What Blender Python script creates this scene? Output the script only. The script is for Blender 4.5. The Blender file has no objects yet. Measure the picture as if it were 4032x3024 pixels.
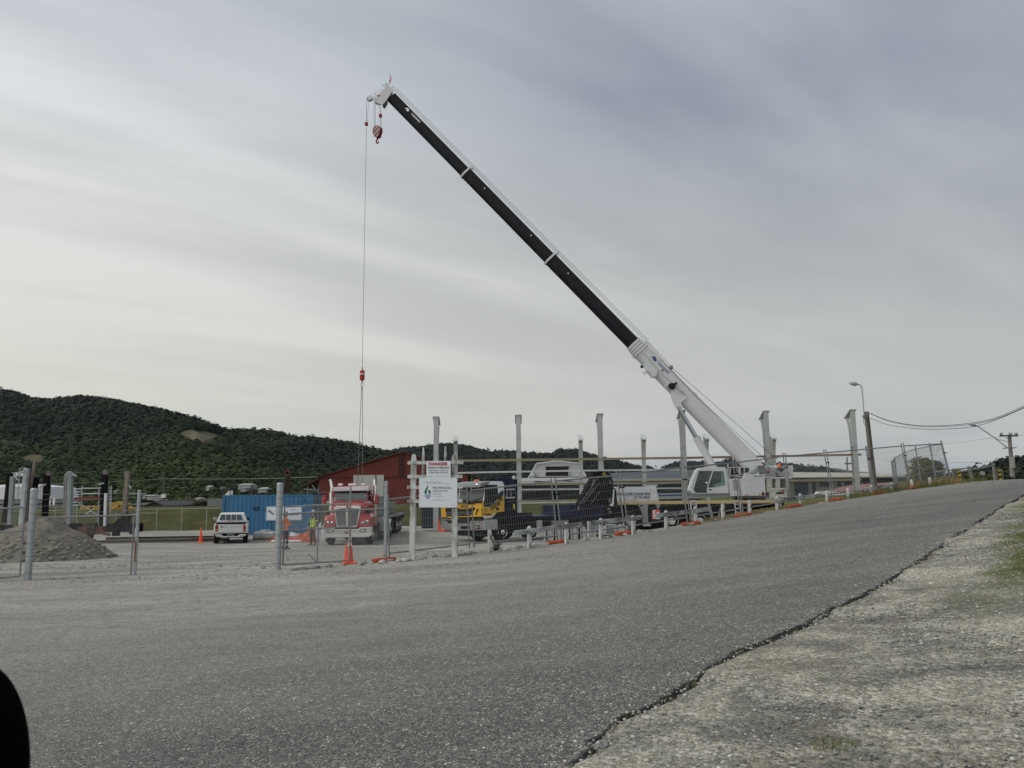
import bpy, math, random
import numpy as np
from mathutils import Vector, Matrix, noise
random.seed(7); np.random.seed(7)
S = bpy.context.scene
COL = S.collection
rad = math.radians
# ------------------------------------------------------------------ camera
FPX, PITCH, ROLL, CAMH = 3100.0, rad(8.0), -0.010, 1.7
_F = Vector((0, math.cos(PITCH), math.sin(PITCH)))
_U0 = Vector((0, -math.sin(PITCH), math.cos(PITCH)))
_R0 = Vector((1, 0, 0))
_R = (_R0 + _U0 * ROLL).normalized(); _U = (_U0 - _R0 * ROLL).normalized()
CAM = Vector((0, 0, CAMH))
cd = bpy.data.cameras.new('camera'); cam = bpy.data.objects.new('camera', cd); COL.objects.link(cam)
cd.sensor_width = 36.0; cd.lens = 36.0 * FPX / 4032; cd.clip_start = 0.05; cd.clip_end = 30000
M = Matrix(((_R.x, _U.x, -_F.x), (_R.y, _U.y, -_F.y), (_R.z, _U.z, -_F.z))).to_4x4()
M.translation = CAM; cam.matrix_world = M
S.camera = cam
cd.dof.use_dof = True; cd.dof.focus_distance = 40; cd.dof.aperture_fstop = 11
# ------------------------------------------------------------------ light and exposure
SUN_EL, SUN_AZ = 44.0, -100.0     # azimuth from +Y towards +X, degrees
S.view_settings.view_transform = 'Standard'; S.view_settings.look = 'None'
S.view_settings.gamma = 1.0; S.view_settings.exposure = 0.0
S.view_settings.use_curve_mapping = False
sl = bpy.data.lights.new('sun', 'SUN'); sl.energy = 1.4; sl.angle = rad(14); sl.color = (1.0, 0.95, 0.87)
so = bpy.data.objects.new('sun', sl); COL.objects.link(so)
sd = Vector((math.sin(rad(SUN_AZ)) * math.cos(rad(SUN_EL)), math.cos(rad(SUN_AZ)) * math.cos(rad(SUN_EL)), math.sin(rad(SUN_EL))))
so.rotation_euler = (-sd).to_track_quat('-Z', 'Y').to_euler()
so['kind'] = 'structure'

W = bpy.data.worlds.new('World'); S.world = W; W.use_nodes = True
def world():
    nt = W.node_tree; nt.nodes.clear(); N = nt.nodes.new; L = nt.links.new
    out = N('ShaderNodeOutputWorld')
    sky = N('ShaderNodeTexSky'); sky.sky_type = 'NISHITA'; sky.sun_disc = False
    sky.sun_elevation = rad(SUN_EL); sky.sun_rotation = rad(SUN_AZ)
    sky.air_density = 1.0; sky.dust_density = 2.0
    bs = N('ShaderNodeBackground'); bs.inputs[1].default_value = 0.07; L(sky.outputs[0], bs.inputs[0])
    tc = N('ShaderNodeTexCoord'); sep = N('ShaderNodeSeparateXYZ'); L(tc.outputs['Generated'], sep.inputs[0])
    def mth(op, a, b=None, c=None):
        n = N('ShaderNodeMath'); n.operation = op
        for i, v in enumerate((a, b, c)):
            if v is None: continue
            if isinstance(v, (int, float)): n.inputs[i].default_value = v
            else: L(v, n.inputs[i])
        return n.outputs[0]
    x, y, z = sep.outputs
    zc = mth('MAXIMUM', z, 0.0)
    den = mth('ADD', zc, 0.12)
    u = mth('DIVIDE', x, den); v = mth('DIVIDE', y, den)
    comb = N('ShaderNodeCombineXYZ'); L(u, comb.inputs[0]); L(v, comb.inputs[1])
    mp = N('ShaderNodeMapping'); L(comb.outputs[0], mp.inputs[0])
    mp.vector_type = 'TEXTURE'; mp.inputs['Rotation'].default_value = (0, 0, rad(34)); mp.inputs['Scale'].default_value = (3.6, 1.0, 1)
    mp.inputs['Location'].default_value = (3.7, 1.3, 0)
    n1 = N('ShaderNodeTexNoise'); L(mp.outputs[0], n1.inputs[0]); n1.inputs['Scale'].default_value = 1.15
    n1.inputs['Detail'].default_value = 5; n1.inputs['Roughness'].default_value = 0.52; n1.inputs['Distortion'].default_value = 0.35
    n2 = N('ShaderNodeTexNoise'); L(comb.outputs[0], n2.inputs[0]); n2.inputs['Scale'].default_value = 0.42
    n2.inputs['Detail'].default_value = 3; n2.inputs['Roughness'].default_value = 0.4
    # density of cloud: 0 thin and bright .. 1 thick and grey-blue
    d = mth('MULTIPLY', n1.outputs[0], 2.3)
    d = mth('ADD', d, mth('MULTIPLY', n2.outputs[0], 0.9))
    az = mth('ARCTAN2', x, y)                 # 0 ahead, + right
    d = mth('ADD', d, mth('SUBTRACT', mth('MULTIPLY', x, 0.68), mth('MULTIPLY', mth('MAXIMUM', mth('MULTIPLY', y, -1.0), 0.0), 0.5)))
    d = mth('ADD', d, mth('MULTIPLY', mth('MULTIPLY', zc, x), 0.35))
    cr = N('ShaderNodeValToRGB'); L(mth('MULTIPLY', mth('SUBTRACT', d, 1.08), 1.0), cr.inputs[0])
    e = cr.color_ramp.elements; e[0].position = 0.05; e[0].color = (0.74, 0.76, 0.78, 1); e[1].position = 0.95; e[1].color = (0.27, 0.30, 0.365, 1)
    m = cr.color_ramp.elements.new(0.45); m.color = (0.47, 0.505, 0.54, 1)
    # horizon band: warm pale light under the cloud deck, blue-grey rags low on the right
    hz = N('ShaderNodeValToRGB'); L(z, hz.inputs[0])
    h = hz.color_ramp.elements; h[0].position = 0.0; h[0].color = (0.85, 0.85, 0.85, 1); h[1].position = 0.46; h[1].color = (0, 0, 0, 1)
    q = hz.color_ramp.elements.new(0.10); q.color = (0.82, 0.82, 0.82, 1)
    q = hz.color_ramp.elements.new(0.22); q.color = (0.5, 0.5, 0.5, 1)
    wr = N('ShaderNodeMapRange'); L(az, wr.inputs[0]); wr.inputs[1].default_value = -0.6; wr.inputs[2].default_value = 0.6
    wc = N('ShaderNodeMix'); wc.data_type = 'RGBA'; L(wr.outputs[0], wc.inputs[0])
    wc.inputs[6].default_value = (0.83, 0.80, 0.65, 1); wc.inputs[7].default_value = (0.62, 0.63, 0.58, 1)
    mx = N('ShaderNodeMix'); mx.data_type = 'RGBA'; L(hz.outputs[0], mx.inputs[0]); L(cr.outputs[0], mx.inputs[6]); L(wc.outputs[2], mx.inputs[7])
    # ragged low clouds
    mp2 = N('ShaderNodeMapping'); L(tc.outputs['Generated'], mp2.inputs[0]); mp2.inputs['Scale'].default_value = (5, 5, 22)
    n3 = N('ShaderNodeTexNoise'); L(mp2.outputs[0], n3.inputs[0]); n3.inputs['Scale'].default_value = 1.6; n3.inputs['Detail'].default_value = 6
    lowr = N('ShaderNodeMapRange'); L(z, lowr.inputs[0]); lowr.inputs[1].default_value = 0.085; lowr.inputs[2].default_value = 0.02; lowr.inputs[3].default_value = 0; lowr.inputs[4].default_value = 1
    rr = N('ShaderNodeMapRange'); L(az, rr.inputs[0]); rr.inputs[1].default_value = 0.08; rr.inputs[2].default_value = 0.2
    nr = N('ShaderNodeMapRange'); L(n3.outputs[0], nr.inputs[0]); nr.inputs[1].default_value = 0.42; nr.inputs[2].default_value = 0.6
    lf = mth('MULTIPLY', mth('MULTIPLY', lowr.outputs[0], rr.outputs[0]), mth('MULTIPLY', nr.outputs[0], 0.75))
    mx2 = N('ShaderNodeMix'); mx2.data_type = 'RGBA'; L(lf, mx2.inputs[0]); L(mx.outputs[2], mx2.inputs[6]); mx2.inputs[7].default_value = (0.36, 0.41, 0.50, 1)
    bc = N('ShaderNodeBackground'); L(mx2.outputs[2], bc.inputs[0]); L(mth('MULTIPLY_ADD', mth('MAXIMUM', mth('MULTIPLY', y, -1.0), 0.0), 0.34, SKYK), bc.inputs[1])
    ms = N('ShaderNodeMixShader'); ms.inputs[0].default_value = 0.93
    L(bs.outputs[0], ms.inputs[1]); L(bc.outputs[0], ms.inputs[2]); L(ms.outputs[0], out.inputs[0])
SKYK = 1.08; HAZE = 0.00005
world()

# ------------------------------------------------------------------ helpers
def at(px, py, Y):
    """world point seen at photograph pixel (4032x3024) at distance Y ahead"""
    d = _F * FPX + _R * (px - 2016) + _U * (1512 - py)
    return CAM + d * (Y / d.y)
def smooth(a, b, x):
    t = min(1, max(0, (x - a) / (b - a))); return t * t * (3 - 2 * t)
def nz(x, y, z=0): return noise.noise(Vector((x, y, z)))

def interp(tab, x):
    if x <= tab[0][0]: return tab[0][1]
    for (a, va), (b, vb) in zip(tab, tab[1:]):
        if x <= b: return va + (vb - va) * (x - a) / (b - a)
    return tab[-1][1]

class MB:
    def __init__(s): s.v = []; s.f = []
    def add(s, vs, fs, R=None, T=None):
        o = len(s.v)
        for v in vs:
            v = Vector(v)
            if R is not None: v = R @ v
            if T is not None: v = v + Vector(T)
            s.v.append(v)
        s.f += [tuple(i + o for i in f) for f in fs]; return s
    def box(s, x0, x1, y0, y1, z0, z1, R=None, T=None):
        return s.add([(x0,y0,z0),(x1,y0,z0),(x1,y1,z0),(x0,y1,z0),(x0,y0,z1),(x1,y0,z1),(x1,y1,z1),(x0,y1,z1)],
                     [(0,3,2,1),(4,5,6,7),(0,1,5,4),(1,2,6,5),(2,3,7,6),(3,0,4,7)], R, T)
    def hexa(s, b, t):   # bottom 4, top 4 corners
        return s.add(list(b) + list(t), [(0,3,2,1),(4,5,6,7),(0,1,5,4),(1,2,6,5),(2,3,7,6),(3,0,4,7)])
    def loft(s, rings, cap=True, closed=True):
        n = len(rings[0]); o = len(s.v)
        for r in rings: s.v += [Vector(p) for p in r]
        for k in range(len(rings) - 1):
            for i in range(n if closed else n - 1):
                j = (i + 1) % n; a = o + k * n
                s.f.append((a + i, a + j, a + n + j, a + n + i))
        if cap and closed:
            s.f.append(tuple(o + i for i in reversed(range(n)))); s.f.append(tuple(o + (len(rings) - 1) * n + i for i in range(n)))
        return s
    def prism(s, prof, axis, a, b):   # closed 2D profile extruded along 'x','y' or 'z'
        def P(p, c):
            return {'x': (c, p[0], p[1]), 'y': (p[0], c, p[1]), 'z': (p[0], p[1], c)}[axis]
        return s.loft([[P(p, a) for p in prof], [P(p, b) for p in prof]])
    def cyl(s, p0, p1, r0, r1=None, n=12, cap=True):
        p0 = Vector(p0); p1 = Vector(p1); r1 = r0 if r1 is None else r1
        d = (p1 - p0); d = d.normalized() if d.length else Vector((0,0,1))
        u = d.cross(Vector((0,0,1)))
        if u.length < 1e-3: u = d.cross(Vector((1,0,0)))
        u.normalize(); w = d.cross(u)
        ring = lambda c, r: [c + (u * math.cos(2*math.pi*i/n) + w * math.sin(2*math.pi*i/n)) * r for i in range(n)]
        return s.loft([ring(p0, r0), ring(p1, r1)], cap)
    def tube(s, pts, r, n=6):
        pts = [Vector(p) for p in pts]; rings = []; pu = None
        for k, p in enumerate(pts):
            d = (pts[min(k+1, len(pts)-1)] - pts[max(k-1, 0)]).normalized()
            if pu is None:
                u = d.cross(Vector((0,0,1)))
                if u.length < 1e-3: u = d.cross(Vector((1,0,0)))
            else: u = pu - d * pu.dot(d)
            u.normalize(); pu = u; w = d.cross(u); rk = r[k] if isinstance(r, (list, tuple)) else r
            rings.append([p + (u * math.cos(2*math.pi*i/n) + w * math.sin(2*math.pi*i/n)) * rk for i in range(n)])
        return s.loft(rings)
    def bar(s, p0, p1, w, h, up=(0,0,1)):   # rectangular bar, w sideways, h along up
        p0 = Vector(p0); p1 = Vector(p1); d = (p1 - p0).normalized(); up = Vector(up)
        if abs(d.dot(up)) > .99: up = Vector((0,1,0))
        sd_ = d.cross(up).normalized(); u = sd_.cross(d).normalized()
        ring = lambda c: [c - sd_*w/2 - u*h/2, c + sd_*w/2 - u*h/2, c + sd_*w/2 + u*h/2, c - sd_*w/2 + u*h/2]
        return s.loft([ring(p0), ring(p1)])
    def lathe(s, prof, c=(0,0,0), axis='z', n=16):   # prof: (radius, height)
        rings = []
        for r, h in prof:
            ring = []
            for i in range(n):
                a = 2*math.pi*i/n; p = (r*math.cos(a), r*math.sin(a), h)
                if axis == 'x': p = (p[2], p[0], p[1])
                if axis == 'y': p = (p[1], p[2], p[0])
                ring.append(Vector(c) + Vector(p))
            rings.append(ring)
        return s.loft(rings)
    def wire(s, p0, p1, r):      # thin three sided wire
        return s.cyl(p0, p1, r, n=3, cap=False)
    def sphere(s, c, r, n=10, m=7, sc=(1,1,1)):
        prof = [(max(.001, math.sin(math.pi*k/m)) * r, -math.cos(math.pi*k/m) * r) for k in range(m+1)]
        rings = [[Vector(c) + Vector((pr*math.cos(2*math.pi*i/n)*sc[0], pr*math.sin(2*math.pi*i/n)*sc[1], h*sc[2])) for i in range(n)] for pr, h in prof]
        return s.loft(rings)
    def build(s, name, mat, parent=None, bevel=0, smooth_=False, seg=2):
        me = bpy.data.meshes.new(name); me.from_pydata([tuple(v) for v in s.v], [], s.f); me.materials.append(mat)
        me.validate(); me.update()
        o = bpy.data.objects.new(name, me); COL.objects.link(o)
        if parent: o.parent = parent
        if smooth_:
            me.polygons.foreach_set('use_smooth', [True]*len(me.polygons))
            try: me.set_sharp_from_angle(angle=rad(38))
            except Exception: pass
        if bevel:
            b = o.modifiers.new('bevel', 'BEVEL'); b.width = bevel; b.segments = seg; b.limit_method = 'ANGLE'; b.angle_limit = rad(35)
        return o

def tag(o, label=None, cat=None, group=None, kind=None):
    if label: o['label'] = label
    if cat: o['category'] = cat
    if group: o['group'] = group
    if kind: o['kind'] = kind
    return o
def empty(name, loc, rz=0, label=None, cat=None, group=None):
    o = bpy.data.objects.new(name, None); COL.objects.link(o); o.location = loc; o.rotation_euler = (0, 0, rz); o.empty_display_size = .2
    return tag(o, label, cat, group)
CHILD = {}
def copy_tree(o, parent=None):
    c = o.copy(); COL.objects.link(c)
    if parent is not None: c.parent = parent
    for ch in list(o.children): copy_tree(ch, c)
    return c
def np_mesh(name, V, Fc, mat, parent=None, smooth_=False):
    """V (n,3) array, Fc (m,k) int array"""
    me = bpy.data.meshes.new(name); k = Fc.shape[1]
    me.vertices.add(len(V)); me.vertices.foreach_set('co', V.astype(np.float32).ravel())
    me.loops.add(Fc.size); me.loops.foreach_set('vertex_index', Fc.astype(np.int32).ravel())
    me.polygons.add(len(Fc)); me.polygons.foreach_set('loop_start', np.arange(0, Fc.size, k, dtype=np.int32))
    me.polygons.foreach_set('loop_total', np.full(len(Fc), k, dtype=np.int32))
    if smooth_: me.polygons.foreach_set('use_smooth', np.ones(len(Fc), dtype=bool))
    me.update(calc_edges=True); me.validate(); me.materials.append(mat)
    o = bpy.data.objects.new(name, me); COL.objects.link(o)
    if parent: o.parent = parent
    return o

# ------------------------------------------------------------------ materials
MATS = {}
def pm(name, col, rough=.6, metal=0, var=.12, scale=2.0, bump=0, bscale=40, dirt=None, dirt_amt=.4, dscale=1.2, spec=.22, coat=0, stretch=None):
    """principled paint/metal/wood with noise variation, optional stains of a second colour"""
    if name in MATS: return MATS[name]
    m = bpy.data.materials.new(name); m.use_nodes = True; nt = m.node_tree; N = nt.nodes.new; L = nt.links.new
    p = nt.nodes['Principled BSDF']; p.inputs['Roughness'].default_value = rough; p.inputs['Metallic'].default_value = metal
    p.inputs['Specular IOR Level'].default_value = spec
    if coat: p.inputs['Coat Weight'].default_value = coat; p.inputs['Coat Roughness'].default_value = .08
    tc = N('ShaderNodeTexCoord'); mp = N('ShaderNodeMapping'); L(tc.outputs['Object'], mp.inputs[0])
    if stretch: mp.inputs['Scale'].default_value = stretch
    n = N('ShaderNodeTexNoise'); L(mp.outputs[0], n.inputs[0]); n.inputs['Scale'].default_value = scale; n.inputs['Detail'].default_value = 6
    n.inputs['Roughness'].default_value = .6
    r = N('ShaderNodeValToRGB'); L(n.outputs[0], r.inputs[0])
    c = Vector(col[:3]); e = r.color_ramp.elements
    e[0].position = .3; e[0].color = (*(c * (1 - var)), 1); e[1].position = .7; e[1].color = (*[min(1, q) for q in c * (1 + var)], 1)
    src = r.outputs[0]
    if dirt:
        n2 = N('ShaderNodeTexNoise'); L(mp.outputs[0], n2.inputs[0]); n2.inputs['Scale'].default_value = dscale; n2.inputs['Detail'].default_value = 9
        n2.inputs['Roughness'].default_value = .72
        mr = N('ShaderNodeMapRange'); L(n2.outputs[0], mr.inputs[0]); mr.inputs[1].default_value = .62 - dirt_amt * .3; mr.inputs[2].default_value = .78 - dirt_amt * .25
        mx = N('ShaderNodeMix'); mx.data_type = 'RGBA'; L(mr.outputs[0], mx.inputs[0]); L(src, mx.inputs[6]); mx.inputs[7].default_value = (*dirt, 1); src = mx.outputs[2]
    L(src, p.inputs['Base Color'])
    if bump:
        nb = N('ShaderNodeTexNoise'); L(mp.outputs[0], nb.inputs[0]); nb.inputs['Scale'].default_value = bscale; nb.inputs['Detail'].default_value = 5
        b = N('ShaderNodeBump'); L(nb.outputs[0], b.inputs['Height']); b.inputs['Strength'].default_value = bump; b.inputs['Distance'].default_value = .02
        L(b.outputs[0], p.inputs['Normal'])
    MATS[name] = m; return m
def glass(name, col=(.02,.03,.03), rough=.06):
    if name in MATS: return MATS[name]
    m = bpy.data.materials.new(name); m.use_nodes = True; nt = m.node_tree; L = nt.links.new; N = nt.nodes.new
    p = nt.nodes['Principled BSDF']; p.inputs['Roughness'].default_value = rough
    p.inputs['Base Color'].default_value = (*col, 1); p.inputs['Specular IOR Level'].default_value = .5
    MATS[name] = m; return m
def clearglass(name, tint=(.6,.75,.72), mixf=.35):
    if name in MATS: return MATS[name]
    m = bpy.data.materials.new(name); m.use_nodes = True; nt = m.node_tree; L = nt.links.new; N = nt.nodes.new
    nt.nodes.remove(nt.nodes['Principled BSDF'])
    t = N('ShaderNodeBsdfTransparent'); t.inputs[0].default_value = (*tint, 1)
    g = N('ShaderNodeBsdfGlossy'); g.inputs[1].default_value = .03; g.inputs[0].default_value = (.8, .85, .85, 1)
    fr = N('ShaderNodeFresnel'); fr.inputs[0].default_value = 1.5
    ad = N('ShaderNodeMath'); ad.operation = 'ADD'; ad.inputs[1].default_value = .06; L(fr.outputs[0], ad.inputs[0])
    mx = N('ShaderNodeMixShader'); L(ad.outputs[0], mx.inputs[0]); L(t.outputs[0], mx.inputs[1]); L(g.outputs[0], mx.inputs[2])
    L(mx.outputs[0], nt.nodes['Material Output'].inputs[0]); MATS[name] = m; return m

WHITE = pm('white paint', (.74,.75,.75), .35, var=.04, dirt=(.5,.5,.47), dirt_amt=.12)
GALV = pm('galvanised steel', (.36,.39,.41), .45, .55, var=.14, scale=9)
DGALV = pm('dull fence steel', (.25,.26,.27), .5, .6, var=.2, scale=12)
TYRE = pm('tyre rubber', (.018,.018,.018), .9, var=.3, scale=14, dirt=(.09,.085,.075), dirt_amt=.15, spec=.12)
BLACK = pm('black paint', (.010,.010,.011), .55, var=.2, spec=.2)
DARK = pm('dark chassis', (.012,.012,.013), .8, var=.3, dirt=(.04,.036,.03), dirt_amt=.2, spec=.15)
CHROME = pm('chrome', (.75,.76,.77), .12, 1.0, var=.03)
ALU = pm('aluminium', (.55,.56,.57), .35, .85, var=.08)
ORANGE = pm('orange plastic', (.42,.075,.028), .5, var=.12, dirt=(.4,.14,.07), dirt_amt=.25)
REFL = pm('reflective white', (.75,.76,.76), .4, var=.05)
OLDW = pm('weathered white timber', (.56,.57,.54), .8, var=.12, scale=6, bump=.4, bscale=30, dirt=(.13,.13,.12), dirt_amt=.55, dscale=4.5, stretch=(1,1,.35))
OLDR = pm('weathered grey timber', (.42,.44,.43), .85, var=.2, scale=5, bump=.5, bscale=30, dirt=(.09,.095,.09), dirt_amt=.75, dscale=3.0, stretch=(.5,.5,1))
INK = pm('black lettering', (.02,.02,.025), .6, var=.05)
GLASS = glass('dark window glass')

def text(s, name, parent, o, right, up, h, width=None, mat=INK, bold=0.0, align='LEFT', depth=.002):
    """lettering as mesh: cap height h, origin o at the lower left (or centre), local axes right/up"""
    cu = bpy.data.curves.new('t', 'FONT'); cu.body = s; cu.size = 1.0; cu.offset = bold; cu.extrude = 0; cu.fill_mode = 'BOTH'
    to = bpy.data.objects.new('t', cu); COL.objects.link(to)
    dg = bpy.context.evaluated_depsgraph_get(); me = bpy.data.meshes.new_from_object(to.evaluated_get(dg))
    bpy.data.objects.remove(to); bpy.data.curves.remove(cu)
    if not len(me.vertices): return None
    xs = [v.co.x for v in me.vertices]; ys = [v.co.y for v in me.vertices]
    x0, x1 = min(xs), max(xs); k = h / .69; kx = k if width is None else width / max(.01, x1 - x0)
    right = Vector(right).normalized(); up = Vector(up).normalized(); nrm = right.cross(up); off = 0 if align == 'LEFT' else (x1 - x0) / 2
    for v in me.vertices:
        v.co = Vector(o) + right * ((v.co.x - x0 - off) * kx) + up * (v.co.y * k) + nrm * depth
    me.materials.clear(); me.materials.append(mat); me.name = name
    ob = bpy.data.objects.new(name, me); COL.objects.link(ob); ob.parent = parent; return ob
# ================================================================== TERRAIN
PROF = [(-200,-.8),(-40,-.72),(-14,-.47),(-7,-.37),(-3,-.2),(0,0),(5.3,.47),(11.5,1.12),(17.2,1.66),(20,1.93),(23,2.14),(27,2.26),(34,2.2),(60,1.9),(200,1.2),(4000,0)]
def gprof(x):      # smoothed cross profile of the road
    return (interp(PROF, x - 1.5) + interp(PROF, x - .7) + 2*interp(PROF, x) + interp(PROF, x + .7) + interp(PROF, x + 1.5)) / 6
FENCE = [(-40,21.6),(-13.6,22),(-6.9,23.1),(-3.85,24),(-1.38,25.2),(1.33,26),(3.65,27.2),(6.17,28.6),(8.53,30.2),(11.06,32),(13.4,33.8),(16,35.5),(18.3,37),(20.7,38),(25,41),(40,55),(80,90),(300,250)]
def fy(x): return interp(FENCE, x)
def yard(x, y):
    base = -.78
    base += 1.95 * smooth(16.5, 23, x) * smooth(38, 46, y) if x > 16 else 0
    base += -.1 * smooth(40, 70, y)
    return base
def height(x, y):
    g = gprof(x)
    s = (y - fy(x)) * (.95 if x < -3 else .8)
    if s <= 0.15: h = g
    else:
        w = 15 if x < -6 else (15 - 11 * smooth(-6, 2, x))
        h = g + (yard(x, y) - g) * smooth(.15, w, s)
    # flood bank across the back of the yard
    if 60 < y < 105:
        t = smooth(64.5, 70, y) * (1 - smooth(80, 100, y)); h += t * (1.75 + (.0 if x < 10 else 0)) * (1 - smooth(14, 22, x))
    if y > 110: h = min(h, -.9)
    # right verge: a grass bank beyond the gravel
    e = redge(y)
    if e is not None and x > e and y < 40:
        d = x - e; h = g + .10 * smooth(2.0, 6, d) * smooth(6, 14, y) + .04 * nz(x*.8, y*.8)
        if d > 8: h += .05 * (d - 8)
    return h
# right hand edge of the seal, from the photograph
_epx = [(2230,3024),(2351,2916),(2460,2816),(2625,2752),(2734,2670),(2880,2570),(3080,2497),(3263,2406),(3463,2306),(3618,2206),(3755,2114),(3883,2032),(3955,1990),(4032,1948)]
def ray_ground(px, py):
    d = _F*FPX + _R*(px-2016) + _U*(1512-py); d = d / d.y; lo = 1.0
    y = 2.0
    while y < 120:
        p = CAM + d*y
        if p.z < gprof(p.x): return p
        y += .02
    return CAM + d*y
REDGE = [ray_ground(*p) for p in _epx]
REDGE = [Vector((-6,-8,0)), Vector((-1.2,2.6,0))] + REDGE + [Vector((REDGE[-1].x + 14, REDGE[-1].y + 14, 0)), Vector((75, 78, 0))]
_ey = [(p.y, p.x) for p in REDGE]
def redge(y):
    if y < -8 or y > 78: return None
    return interp(_ey, y)
def on_road(x, y):
    e = redge(y)
    return e is not None and x < e and y < fy(x) - 1.0

def lin(a, b, step): return list(np.arange(a, b, step))
gx = sorted(set([-3500,-2500,-1700,-1200,-800,-550,-400,-300,-220,-160,-120,-95,-80] + lin(-70,-34,2) + lin(-34,-14,.6) + lin(-14,24,.35) + lin(24,50,1) + lin(50,100,5) + [100,130,160,200,260,350,500,700,1000,1400,2000,2800,3500]))
gy = sorted(set([-200,-80,-40,-20,-12] + lin(-8,3,1) + lin(3,45,.35) + lin(45,110,1.0) + [110.5,112,120,140,170,210,260,330,420,550,750,1000,1400,2000,3000,5000,9000]))
V = np.zeros((len(gy), len(gx), 3))
for j, y in enumerate(gy):
    for i, x in enumerate(gx):
        h = height(x, y)
        if on_road(x, y):
            e = redge(y); dd = min((e - x), (fy(x) - 1.0 - y))
            h -= .06 + .08 * smooth(.1, .9, dd)
        elif y < 60 and abs(x) < 30:
            h += .015 * nz(x*1.3, y*1.3, 3) + .03*nz(x*.35, y*.35, 9)
        V[j, i] = (x, y, h)
nxg = len(gx); idx = np.arange(len(gy)*nxg).reshape(len(gy), nxg)
F4 = np.stack([idx[:-1,:-1], idx[:-1,1:], idx[1:,1:], idx[1:,:-1]], -1).reshape(-1, 4)

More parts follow.
